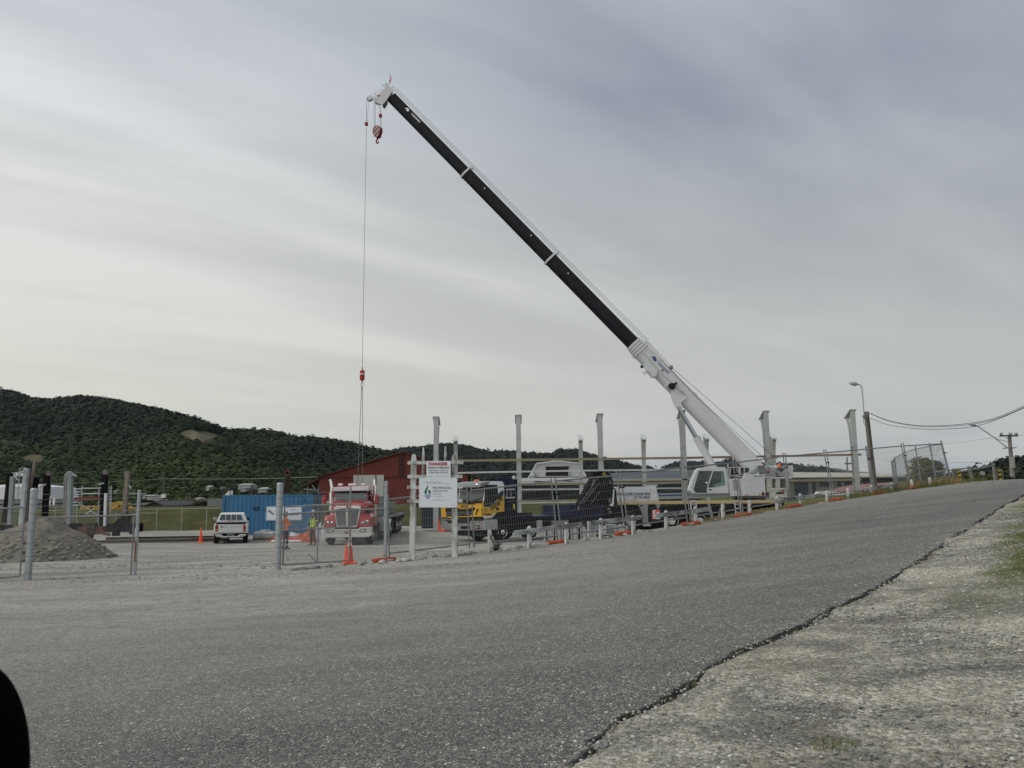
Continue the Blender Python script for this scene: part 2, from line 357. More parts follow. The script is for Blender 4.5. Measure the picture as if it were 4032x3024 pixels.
def ground_mat():
    m = bpy.data.materials.new('gravel and grass ground'); m.use_nodes = True; nt = m.node_tree; N = nt.nodes.new; L = nt.links.new
    p = nt.nodes['Principled BSDF']; p.inputs['Roughness'].default_value = .95; p.inputs['Specular IOR Level'].default_value = .15
    tc = N('ShaderNodeTexCoord'); P = tc.outputs['Object']; sep = N('ShaderNodeSeparateXYZ'); L(P, sep.inputs[0])
    def noise_(sc, det=5, r=.6, dist=0, sx=(1,1,1)):
        mp = N('ShaderNodeMapping'); L(P, mp.inputs[0]); mp.inputs['Scale'].default_value = sx
        n = N('ShaderNodeTexNoise'); L(mp.outputs[0], n.inputs[0]); n.inputs['Scale'].default_value = sc; n.inputs['Detail'].default_value = det
        n.inputs['Roughness'].default_value = r; n.inputs['Distortion'].default_value = dist; return n.outputs[0]
    def ramp(v, stops):
        r = N('ShaderNodeValToRGB'); L(v, r.inputs[0]); e = r.color_ramp.elements
        e[0].position, e[0].color = stops[0][0], (*stops[0][1], 1); e[1].position, e[1].color = stops[-1][0], (*stops[-1][1], 1)
        for s in stops[1:-1]: q = e.new(s[0]); q.color = (*s[1], 1)
        return r.outputs[0]
    def mix(f, a, b, mode='MIX'):
        x = N('ShaderNodeMix'); x.data_type = 'RGBA'; x.blend_type = mode
        if isinstance(f, (int, float)): x.inputs[0].default_value = f
        else: L(f, x.inputs[0])
        for i, c in ((6, a), (7, b)):
            if isinstance(c, tuple): x.inputs[i].default_value = (*c, 1)
            else: L(c, x.inputs[i])
        return x.outputs[2]
    def mr(v, a, b, c=0, d=1):
        x = N('ShaderNodeMapRange'); L(v, x.inputs[0]); x.inputs[1].default_value = a; x.inputs[2].default_value = b; x.inputs[3].default_value = c; x.inputs[4].default_value = d; return x.outputs[0]
    def mul(a, b):
        x = N('ShaderNodeMath'); x.operation = 'MULTIPLY'; L(a, x.inputs[0])
        if isinstance(b, (int, float)): x.inputs[1].default_value = b
        else: L(b, x.inputs[1])
        return x.outputs[0]
    # yard gravel, grey with paler wheel tracks
    yg = ramp(noise_(.35, 8, .7, .6, (.5,1.6,1)), [(.3,(.20,.195,.172)),(.5,(.32,.312,.278)),(.7,(.50,.485,.43))])
    vo = N('ShaderNodeTexVoronoi'); L(P, vo.inputs[0]); vo.inputs['Scale'].default_value = 26
    vo2 = N('ShaderNodeTexVoronoi'); L(P, vo2.inputs[0]); vo2.inputs['Scale'].default_value = 70
    st = mix(.55, ramp(vo.outputs['Color'], [(.12,(.3,.3,.3)),(.6,(1.0,1.0,1.0)),(.9,(1.9,1.9,1.86))]), ramp(vo2.outputs['Color'], [(.12,(.25,.25,.25)),(.6,(1,1,1)),(.9,(2.1,2.1,2.05))]))
    yg = mix(.85, yg, st, 'MULTIPLY')
    # right verge: buff sand, grey stones, weeds
    vb = ramp(noise_(.9, 8, .7, .9, (1,1.5,1)), [(.30,(.15,.148,.137)),(.43,(.25,.24,.21)),(.54,(.40,.38,.315)),(.70,(.54,.515,.43))])
    vb = mix(.9, vb, st, 'MULTIPLY')
    vb = mix(mul(mr(noise_(.7, 6, .7, 1.2), .52, .66), .45), vb, (.20,.165,.115))
    weed = mul(mr(noise_(1.1, 7, .72), .60, .70), .55); vb = mix(weed, vb, (.10,.115,.04))
    side = N('ShaderNodeMath'); side.operation = 'SUBTRACT'      # x*.8 - (y-3)*.55 : right of the seal
    a = N('ShaderNodeMath'); a.operation = 'MULTIPLY'; L(sep.outputs[0], a.inputs[0]); a.inputs[1].default_value = .85
    b = N('ShaderNodeMath'); b.operation = 'MULTIPLY'; L(sep.outputs[1], b.inputs[0]); b.inputs[1].default_value = .42
    L(a.outputs[0], side.inputs[0]); L(b.outputs[0], side.inputs[1])
    col = mix(mr(side.outputs[0], -4, -3), yg, vb)
    # grass of the right bank
    gn = noise_(1.2, 5, .6)
    ga = N('ShaderNodeMath'); ga.operation = 'ADD'; a2 = N('ShaderNodeMath'); a2.operation = 'MULTIPLY_ADD'; L(sep.outputs[1], a2.inputs[0]); a2.inputs[1].default_value = -.70; L(sep.outputs[0], a2.inputs[2]); L(a2.outputs[0], ga.inputs[0]); L(mul(gn, 2.4), ga.inputs[1])
    gm = mul(mr(ga.outputs[0], -.35, .35), mr(sep.outputs[1], 8.0, 11))
    grass = ramp(noise_(6, 8, .75), [(.3,(.055,.07,.018)),(.5,(.11,.125,.035)),(.7,(.22,.20,.085))])
    col = mix(gm, col, grass)
    # flood bank and the fields beyond
    bg = ramp(noise_(.55, 9, .72, .3, (1,1,2.2)), [(.3,(.032,.040,.012)),(.48,(.058,.064,.020)),(.6,(.088,.084,.032)),(.75,(.15,.125,.06))])
    bn = N('ShaderNodeMath'); bn.operation = 'ADD'; L(sep.outputs[1], bn.inputs[0]); L(mul(noise_(.4,4), 3.0), bn.inputs[1])
    bm = mr(bn.outputs[0], 65.0, 65.8)
    col = mix(bm, col, bg)
    # lawn beyond the raised end of the yard
    lm = mul(mr(sep.outputs[0], 16.5, 18.5), mr(sep.outputs[1], 40.5, 41.5)); col = mix(lm, col, (.10,.125,.035))
    L(col, p.inputs['Base Color'])
    h1 = noise_(22, 6, .75); bp = N('ShaderNodeBump'); bp.inputs['Strength'].default_value = .9; bp.inputs['Distance'].default_value = .03
    ad = N('ShaderNodeMath'); ad.operation = 'SUBTRACT'; L(h1, ad.inputs[0]); L(mul(vo.outputs['Distance'], .9), ad.inputs[1]); L(ad.outputs[0], bp.inputs['Height']); L(bp.outputs[0], p.inputs['Normal'])
    return m
gob = np_mesh('ground', V.reshape(-1,3), F4, ground_mat(), smooth_=True); tag(gob, kind='structure')

# ------------------------------------------------------------------ road: chip seal sheet with a broken edge
def asphalt():
    m = bpy.data.materials.new('chip seal'); m.use_nodes = True; nt = m.node_tree; N = nt.nodes.new; L = nt.links.new
    p = nt.nodes['Principled BSDF']; p.inputs['Roughness'].default_value = .85; p.inputs['Specular IOR Level'].default_value = .3
    tc = N('ShaderNodeTexCoord'); P = tc.outputs['Object']; sep = N('ShaderNodeSeparateXYZ'); L(P, sep.inputs[0])
    def ns(sc, det=6, r=.65, sx=(1,1,1), rot=0):
        mp = N('ShaderNodeMapping'); L(P, mp.inputs[0]); mp.inputs['Scale'].default_value = sx; mp.inputs['Rotation'].default_value = (0,0,rot)
        n = N('ShaderNodeTexNoise'); L(mp.outputs[0], n.inputs[0]); n.inputs['Scale'].default_value = sc; n.inputs['Detail'].default_value = det; n.inputs['Roughness'].default_value = r; return n.outputs[0]
    def ramp(v, stops):
        r = N('ShaderNodeValToRGB'); L(v, r.inputs[0]); e = r.color_ramp.elements
        e[0].position, e[0].color = stops[0][0], (*stops[0][1], 1); e[1].position, e[1].color = stops[-1][0], (*stops[-1][1], 1)
        for s in stops[1:-1]: q = e.new(s[0]); q.color = (*s[1], 1)
        return r.outputs[0]
    def mix(f, a, b, mode='MIX'):
        x = N('ShaderNodeMix'); x.data_type = 'RGBA'; x.blend_type = mode
        if isinstance(f, (int, float)): x.inputs[0].default_value = f
        else: L(f, x.inputs[0])
        for i, c in ((6, a), (7, b)):
            if isinstance(c, tuple): x.inputs[i].default_value = (*c, 1)
            else: L(c, x.inputs[i])
        return x.outputs[2]
    def mr(v, a, b, c=0, d=1):
        x = N('ShaderNodeMapRange'); L(v, x.inputs[0]); x.inputs[1].default_value = a; x.inputs[2].default_value = b; x.inputs[3].default_value = c; x.inputs[4].default_value = d; return x.outputs[0]
    def mth(op, a, b):
        x = N('ShaderNodeMath'); x.operation = op
        for i, v in ((0,a),(1,b)):
            if isinstance(v, (int,float)): x.inputs[i].default_value = v
            else: L(v, x.inputs[i])
        return x.outputs[0]
    base = ramp(ns(.5, 6, .6, (.35,1.8,1), rad(38)), [(.3,(.142,.139,.128)),(.7,(.215,.211,.194))])
    v1 = N('ShaderNodeTexVoronoi'); L(P, v1.inputs[0]); v1.inputs['Scale'].default_value = 75
    chips = ramp(v1.outputs['Color'], [(.15,(.35,.35,.35)),(.6,(.95,.95,.95)),(.88,(1.8,1.8,1.76)),(.95,(5.0,5.0,4.85))])
    v3 = N('ShaderNodeTexVoronoi'); L(P, v3.inputs[0]); v3.inputs['Scale'].default_value = 24
    chips2 = ramp(v3.outputs['Color'], [(.1,(.7,.7,.7)),(.8,(1.15,1.15,1.15)),(.95,(1.9,1.9,1.85))])
    col = mix(1.0, base, chips, 'MULTIPLY'); col = mix(.8, col, chips2, 'MULTIPLY')
    tr = mth('ADD', mth('MULTIPLY', sep.outputs[0], .79), mth('MULTIPLY', sep.outputs[1], -.62)); wv = mth('SINE', mth('ADD', mth('MULTIPLY', tr, 3.4), mth('MULTIPLY', ns(.12, 2), 5.0)), 0.0)
    col = mix(mth('MULTIPLY', mr(wv, .1, 1.0), mr(ns(.22, 4, .6, (.4,1,1), rad(38)), .35, .65, .05, .38)), col, mix(1.0, col, (.74,.74,.75), 'MULTIPLY'))
    col = mix(mr(ns(.9, 8, .75), .60, .74, 0, .3), col, (.24,.235,.215))
    # loose gravel dragged over the seal from the yard entrance
    t = mth('ADD', mth('ADD', sep.outputs[1], mth('MULTIPLY', sep.outputs[0], -.30)), mth('MULTIPLY', ns(.35, 7, .7, (.5,1.4,1), rad(12)), 9.0))
    gf = mth('MULTIPLY', mr(t, 11.0, 24.0), mr(sep.outputs[0], 9, -2))
    gf = mth('MAXIMUM', gf, mth('MULTIPLY', mr(mth('SUBTRACT', sep.outputs[1], mth('MULTIPLY', sep.outputs[0], .62)), 18.5, 25.2), .55))
    fine = N('ShaderNodeTexVoronoi'); L(P, fine.inputs[0]); fine.inputs['Scale'].default_value = 38
    gcol = mix(.8, ramp(ns(.6, 8, .7, (.4,1.6,1)), [(.3,(.235,.228,.205)),(.7,(.42,.41,.37))]), ramp(fine.outputs['Color'], [(.1,(.5,.5,.5)),(.9,(1.5,1.5,1.5))]), 'MULTIPLY')
    gn = mth('MULTIPLY', gf, mr(ns(3.5, 8, .8), .28, .5)); col = mix(gn, col, gcol)
    L(col, p.inputs['Base Color'])
    bp = N('ShaderNodeBump'); bp.inputs['Strength'].default_value = 1.0; bp.inputs['Distance'].default_value = .012
    L(mth('SUBTRACT', ns(40, 4, .8), v1.outputs['Distance']), bp.inputs['Height']); L(bp.outputs[0], p.inputs['Normal'])
    return m
ASPH = asphalt()
rows = lin(-7.5, 2, .12) + lin(2, 14, .05) + lin(14, 30, .25) + lin(30, 76, .8)
NC = 40; RV = []; EDGE = []
def leftx(y):       # left end of the sheet in this row: either far left or the kerb line
    if y < 20.4: return -60.0
    lo, hi = -60.0, 80.0          # fy(x)-1.0 = y
    for _ in range(40):
        mid = (lo + hi)/2
        if fy(mid) - 1.0 < y: lo = mid
        else: hi = mid
    return lo
for k, y in enumerate(rows):
    e = redge(y) + .10*nz(y*1.1, 4) + .08*nz(y*3.1, 8) + .06*nz(y*8, 2) + .03*nz(y*19, 6); l = min(leftx(y), e - .3) + (.12*nz(y*1.7, 5) if y > 20.4 else 0)
    # columns: dense towards the right edge
    for i in range(NC):
        t = i/(NC-1); x = l + (e - l) * (1 - (1-t)**2.2)
        z = height(x, y) if not (x > redge(y)) else gprof(x)
        RV.append((x, y, gprof(x) + .006))
    RV.append((e + .012, y, gprof(e) - .012)); EDGE.append((e, y))
RV = np.array(RV); idx = np.arange(len(RV)).reshape(len(rows), NC + 1)
RF = np.stack([idx[:-1,:-1], idx[:-1,1:], idx[1:,1:], idx[1:,:-1]], -1).reshape(-1, 4)
tag(np_mesh('road', RV, RF, ASPH), kind='structure')
EV = []
for e, y in EDGE:
    k = .05 + .05*abs(nz(y*4.3, 1)) + .03*abs(nz(y*15, 7)); g_ = gprof(e); EV += [(e - .012, y, g_ + .0075), (e + .012, y, g_ + .001), (e + .012 + k*.6, y, g_ - .03), (e + .012 + k*1.25, y, g_ - .075)]
ix = np.arange(len(EV)).reshape(-1, 4); tag(np_mesh('road_edge', np.array(EV), np.stack([ix[:-1,:-1], ix[:-1,1:], ix[1:,1:], ix[1:,:-1]], -1).reshape(-1, 4), pm('broken tar edge', (.035,.035,.034), .9, var=.5, scale=30, bump=1, bscale=60)), kind='structure')
mk = MB(); a0 = ray_ground(3990, 1912); 
wl = pm('road marking white', (.62,.62,.6), .7, var=.2, scale=8)
x0, y0 = 27.0, 40.5
o = len(mk.v)
pts = [(24.6,37.6),(27.4,41.0)]
dv = Vector((pts[1][0]-pts[0][0], pts[1][1]-pts[0][1], 0)).normalized(); nv = Vector((dv.y, -dv.x, 0))*.06
rings = []
for k in range(6):
    q = Vector((*pts[0], 0)).lerp(Vector((*pts[1], 0)), k/5)
    rings.append([(*(q-nv).xy, gprof((q-nv).x)+.012), (*(q+nv).xy, gprof((q+nv).x)+.012)])
mk.loft(rings, closed=False); tag(mk.build('road_marking', wl), kind='structure')

# ------------------------------------------------------------------ loose stones (verge, yard edge)
STONE = pm('river stone', (.30,.30,.285), .8, var=.45, scale=3.0, bump=.2, bscale=20)
def rock_verts(seed, sub=1, amp=.25):
    import bmesh
    bm = bmesh.new(); bmesh.ops.create_icosphere(bm, subdivisions=sub, radius=1)
    for v in bm.verts:
        k = 1 + amp * nz(v.co.x*1.3 + seed*7, v.co.y*1.3, v.co.z*1.3 + seed); v.co *= k
    vs = np.array([v.co[:] for v in bm.verts]); fs = np.array([[v.index for v in f.verts] for f in bm.faces]); bm.free(); return vs, fs
def scatter(name, mat, pts, variants, label=None, smooth_=True):
    """pts: list of (x,y,z, sx,sy,sz, rot)"""
    Vs, Fs, o = [], [], 0
    for k, (x, y, z, sx, sy, sz, r) in enumerate(pts):
        vs, fs = variants[k % len(variants)]; c, s = math.cos(r), math.sin(r)
        q = vs * (sx, sy, sz); q = np.stack([q[:,0]*c - q[:,1]*s, q[:,0]*s + q[:,1]*c, q[:,2]], 1) + (x, y, z)
        Vs.append(q); Fs.append(fs + o); o += len(vs)
    ob = np_mesh(name, np.concatenate(Vs), np.concatenate(Fs), mat, smooth_=smooth_); return ob
RK = [rock_verts(k, 1, .45) for k in range(6)]
pts = []
rs = random.Random(3)
for k in range(1500):
    y = 3.2 + rs.random()**1.5*14; x = redge(y) + rs.gauss(0, .16); s = .005 + .011*rs.random()**2; pts.append((x, y, (gprof(x)+.006 if x < redge(y) else height(x,y)) + s*.2, s*1.3, s, s*.7, rs.random()*6))
while len(pts) < 22000:
    y = 3.2 + (rs.random()**1.7) * 17; e = redge(y); x = e + .05 + rs.random()**1.1 * (7.5 if y < 12 else 4.5)
    dn = nz(x*.9 + 5, y*.9) + .5*nz(x*2.3, y*2.3, 4)
    if dn < .02 and rs.random() < .75: continue
    s = .006 + .013 * rs.random()**2.5
    if rs.random() < .012: s *= 2.2
    pts.append((x, y, height(x, y) + s*.2, s*rs.uniform(.8,1.5), s*rs.uniform(.7,1.1), s*.6, rs.random()*6))
STM = pm('loose verge gravel', (.24,.24,.232), .85, var=.55, scale=9)
tag(scatter('pale_gravel', pm('pale verge stones', (.46,.45,.41), .85, var=.3, scale=9), pts[::4], RK, smooth_=False), 'loose pale stones lying over the sandy verge beside the road', 'gravel', kind='stuff')
pts = [q for k, q in enumerate(pts) if k % 4]
tag(scatter('gravel', STM, pts, RK, smooth_=False), 'loose grey stones lying over the sandy verge beside the road', 'gravel', kind='stuff')
# yard side loose chips near the entrance
pts = []
while len(pts) < 2600:
    x = rs.uniform(-17, 5); y = fy(x) + rs.uniform(-1.2, 4.5) + rs.random()**2*9
    s = .012 + .03*rs.random()**3
    pts.append((x, y, height(x, y) + s*.15, s*1.3, s, s*.6, rs.random()*6))
tag(scatter('yard_gravel', pm('yard stones', (.27,.265,.25), .85, var=.5, scale=5), pts, RK), 'scattered small stones over the yard entrance', 'gravel', kind='stuff')

# individual river rocks along the foot of the fence
rk_mats = [pm('pale river rock', (.36,.36,.335), .8, var=.25, scale=4), pm('grey river rock', (.25,.25,.24), .75, var=.25, scale=4), pm('brown river rock', (.20,.18,.15), .75, var=.25, scale=4)]
ROCKV = [rock_verts(20+k, 2, .55) for k in range(5)]
protos = []
for a in range(5):
    for b in range(3):
        me = bpy.data.meshes.new('river_rock'); me.from_pydata([tuple(v) for v in ROCKV[a][0]], [], [tuple(map(int, f)) for f in ROCKV[a][1]])
        me.polygons.foreach_set('use_smooth', [True]*len(me.polygons)); me.materials.append(rk_mats[b]); protos.append(me)
rrs = random.Random(11)
def rock(x, y, s, m, flat=.6):
    o = bpy.data.objects.new('river_rock', protos[rrs.randrange(5)*3 + m]); COL.objects.link(o)
    o.location = (x, y, height(x, y) + s*flat*.35); o.scale = (s*rrs.uniform(1,1.5), s*rrs.uniform(.75,1), s*flat); o.rotation_euler = (0, 0, rrs.random()*6)
    tag(o, ['pale', 'grey', 'brownish'][m] + ' rounded river rock lying at the foot of the roadside fence', 'rock', 'river rocks along the fence line')
for k in range(95):
    x = -6.4 + 9.6*rrs.random() if k < 78 else rrs.uniform(3.2, 9); y = fy(x) + rrs.uniform(-.95, -.05)
    if x < -4: y = fy(x) + rrs.uniform(-1.0, -.3)
    rock(x, y, .03 + .075*rrs.random()**2.4, rrs.choice([0,0,1,1,1,2]), rrs.uniform(.5,.75))
for px, py, s in [(1420,2240,.13),(1245,2226,.15),(1195,2236,.15),(1205,2241,.08),(1500,2203,.12),(1585,2200,.13),(1560,2196,.1),(1788,2185,.15),(1822,2179,.15),(1790,2180,.09),(2113,2146,.16),(2120,2146,.11),(2099,2143,.09)]:
    p = at(px, py, 23); rock(p.x, fy(p.x) - .75, s, 0 if px not in (1420,1245) else 1)

# ------------------------------------------------------------------ grass tufts
def blades(name, spots, mat, label, cat='grass'):
    """spots: (x,y,n,spread,h)"""
    Vs, Fs, o = [], [], 0; rg = random.Random(5)
    for x, y, n, sp, h in spots:
        for _ in range(n):
            a = rg.random()*6.283; d = sp*math.sqrt(rg.random()); bx, by = x + d*math.cos(a), y + d*math.sin(a); bz = height(bx, by)
            hh = h*rg.uniform(.45,1.1); la = rg.random()*6.283; ln = hh*rg.uniform(.15,.7); w = max(.0025, hh*.035)
            wx, wy = -math.sin(la)*w, math.cos(la)*w; lx, ly = math.cos(la)*ln, math.sin(la)*ln
            Vs += [(bx-wx,by-wy,bz-.01),(bx+wx,by+wy,bz-.01),(bx+wx*.7+lx*.4,by+wy*.7+ly*.4,bz+hh*.6),(bx-wx*.7+lx*.4,by-wy*.7+ly*.4,bz+hh*.6),(bx+lx,by+ly,bz+hh)]
            Fs += [(o,o+1,o+2),(o,o+2,o+3),(o+3,o+2,o+4)]; o += 5
    return tag(np_mesh(name, np.array(Vs), np.array(Fs), mat), label, cat, kind='stuff')
GR = pm('green grass blades', (.10,.135,.03), .7, var=.4, scale=1.5); DRY = pm('dry grass blades', (.24,.20,.10), .8, var=.35, scale=2)
rg = random.Random(9); sp = []
while len(sp) < 1500:
    y = rg.uniform(9, 26); x = redge(y) + rg.uniform(.5, 6)
    if x - .70*y + 1.2 + .9*nz(x*1.2, y*1.2) < .25: continue
    sp.append((x, y, 26, .28, .065))
blades('verge_grass', sp, GR, 'short green grass growing on the bank right of the road')
sp = [(1.95,5.1,160,.13,.03),(3.9,6.9,150,.3,.02),(5.2,9.0,120,.3,.02)]
for k in range(26):
    y = 5 + k*.35; sp.append((redge(y) + .09, y, 22, .09, .035))
blades('edge_weeds', sp, pm('weed green', (.13,.15,.05), .7, var=.3), 'small weeds growing along the broken edge of the seal', 'weeds')
sp = []
while len(sp) < 420:
    x = rg.uniform(7, 21.5); y = fy(x) + rg.uniform(-.5, 1.4); sp.append((x, y, 22, .3, .16 + .22*smooth(14, 18, x)))
blades('fence_grass', sp, DRY, 'dry straw coloured grass growing along the foot of the fence')
sp = []
while len(sp) < 260:
    x = rg.uniform(14, 23); y = fy(x) + rg.uniform(-.9, 3); sp.append((x, y, 22, .35, .22))
blades('bank_grass', sp, GR, 'green grass growing behind the fence at the top of the rise')
# ================================================================== ROADSIDE
def chain_link(w, h, pitch=.07, r=.0019, lean=0):
    """diamond mesh in the local xz plane, x 0..w, z 0..h"""
    mb = MB(); n = int((w + h)/pitch) + 1
    for k in range(n):
        a = k*pitch        # rising lines x - z = a-h
        x0 = a - h; z0 = 0
        if x0 < 0: z0 = -x0; x0 = 0
        x1 = a; z1 = h
        if x1 > w: z1 = h - (x1 - w); x1 = w
        if z1 > z0 + .01: mb.wire((x0, -.004, z0), (x1, -.004, z1), r)
        x0 = a; z0 = 0
        if x0 > w: z0 = x0 - w; x0 = w
        x1 = a - h; z1 = h
        if x1 < 0: z1 = h + x1; x1 = 0
        if z1 > z0 + .01: mb.wire((x0, .004, z0), (x1, .004, z1), r)
    return mb
MESHW = pm('mesh wire', (.33,.34,.34), .5, .3, var=.15)
def frame_obj(name, p, q, label, cat, group=None):
    """empty at p, local x towards q"""
    return empty(name, (p.x, p.y, p.z), math.atan2(q.y - p.y, q.x - p.x), label, cat, group)
def gp(x, y, dz=0): return Vector((x, y, height(x, y) + dz))

# --- round steel gate posts
def gate_post(px, Y, r, H, label, bands=True):
    b = at(px, 2200, Y); b.z = height(b.x, Y)
    t = empty('gate_post', b, 0, label, 'post')
    MB().cyl((0,0,-.3),(0,0,H), r, n=20).build('pipe', GALV, t, smooth_=True)
    if r > .07: MB().lathe([(.001,H+.05),(r*.7,H+.045),(r*1.05,H+.01),(r*1.07,H-.05),(r*1.0,H-.055)], n=20).build('cap', GALV, t, smooth_=True)
    m = MB()
    for z in ([.18,.62,.98,1.32,1.55,1.78,2.02,2.2] if bands else [.4,.8,1.4,1.75,2.0]):
        if z < H - .1: m.lathe([(r-.002,z-.012),(r+.008,z-.01),(r+.008,z+.01),(r-.002,z+.012)], n=18)
    m.build('wire_tie', DGALV, t); return t, b, H
P1, b1, _ = gate_post(115, 22.0, .092, 2.42, 'thick round steel gate post at the far left, in front of the gravel heap')
P2, b2, _ = gate_post(534, 22.6, .045, 2.36, 'slim steel post with a latch box on the left side of the gateway', False)
P3, b3, _ = gate_post(1094, 23.1, .092, 2.42, 'thick round steel gate post in front of the blue container')
P4, b4, _ = gate_post(1517, 24.0, .055, 2.38, 'slim steel fence post just left of the sign frame', True)
MB().box(-.03,.06,-.1,.0,1.05,1.3).build('latch_box', GALV, P2, .01); MB().box(-.28,.2,-.01,.01,2.24,2.262).build('barb_arm', GALV, P2)
MB().cyl((-.11,0,0),(-.11,0,1.62), .022).build('latch_tube', DGALV, P2); MB().box(-.02,.02,-.055,-.04,.35,.95).build('rust_patch', pm('rust', (.25,.09,.045), .9, var=.3), P2)
# --- fixed mesh panels with barbed strands
def mesh_panel(name, a, b, H, label, cat, rails=(1.0,), r=.021, group=None, barb=(), under=.04):
    t = frame_obj(name, a, b, label, cat, group); L_ = math.hypot(b.x-a.x, b.y-a.y); dz = b.z - a.z
    f = MB()
    for k in rails: f.cyl((0,0,H*k),(L_,0,H*k+dz), r, n=8)
    f.build('rail', DGALV, t, smooth_=True)
    c = chain_link(L_, H - under); 
    for v in c.v: v.z += under + dz*v.x/L_
    c.build('chain_link', MESHW, t)
    if barb:
        m = MB()
        for z in barb:
            pr = [(L_*i/12, 0, z + dz*i/12 - .03*math.sin(math.pi*i/12)) for i in range(13)]; m.tube(pr, .003, 3)
            for i in range(int(L_/.13)):
                x = i*.13; m.wire((x,-.012,z+dz*x/L_-.03*math.sin(math.pi*x/L_)-.012),(x+.01,.012,z+dz*x/L_-.03*math.sin(math.pi*x/L_)+.014), .0022)
        m.build('barbed_wire', MESHW, t)
    return t
mesh_panel('mesh_fence', b1 + Vector((.1,0,0)), b2, 1.66, 'galvanised chain link panel between the thick left gate post and the gateway', 'fence', (1.0,), .024, barb=(1.8,1.98,2.16,2.3))
mesh_panel('mesh_fence', b3 + Vector((.1,0,0)), b4, 1.56, 'galvanised chain link panel with a top rail, left of the sign frame', 'fence', (1.0,), .026, barb=(1.78,1.98,2.16))
# --- gate leaves
def gate_leaf(p, q, H, mids, label, stub=.0, zoff=.05):
    t = frame_obj('gate_leaf', p, q, label, 'gate'); L_ = math.hypot(q.x-p.x, q.y-p.y); dz = q.z - p.z
    def bar(n, x0, z0, x1, z1, r): MB().cyl((x0,0,z0+dz*x0/L_+zoff),(x1,0,z1+dz*x1/L_+zoff), r, n=8).build(n, DGALV, t, smooth_=True)
    bar('bottom_rail', 0,0,L_,0,.024); bar('top_rail', 0,H,L_,H,.024)
    for z in mids: bar('mid_rail', 0,z,L_,z,.018)
    bar('stile', 0,0,0,H,.022); bar('stile', L_,0,L_,H+stub,.026); bar('stile', L_*.51,0,L_*.51,H+.0,.018); bar('brace', L_*.51,.0,L_*.38,.26,.012)
    c = chain_link(L_, H)
    for v in c.v: v.z += zoff + dz*v.x/L_; v.y += .03
    c.build('chain_link', MESHW, t); return t
q3 = at(1376, 2195, 23.7); q3.z = b3.z + .07
pg_ = Vector((b3.x + .12, b3.y + .1, b3.z + .06))
gate_leaf(pg_, Vector((q3.x, q3.y, q3.z + .06)), 1.66, (.98,), 'galvanised mesh gate leaf swung open behind the gate post, next to the red truck', .5)
ql = at(-120, 2240, 21.4); ql.z = height(ql.x, ql.y)
gate_leaf(Vector((b1.x - .22, b1.y, b1.z+.04)), ql, 1.86, (1.22,), 'galvanised mesh gate leaf running off the left edge of the photo', .0)

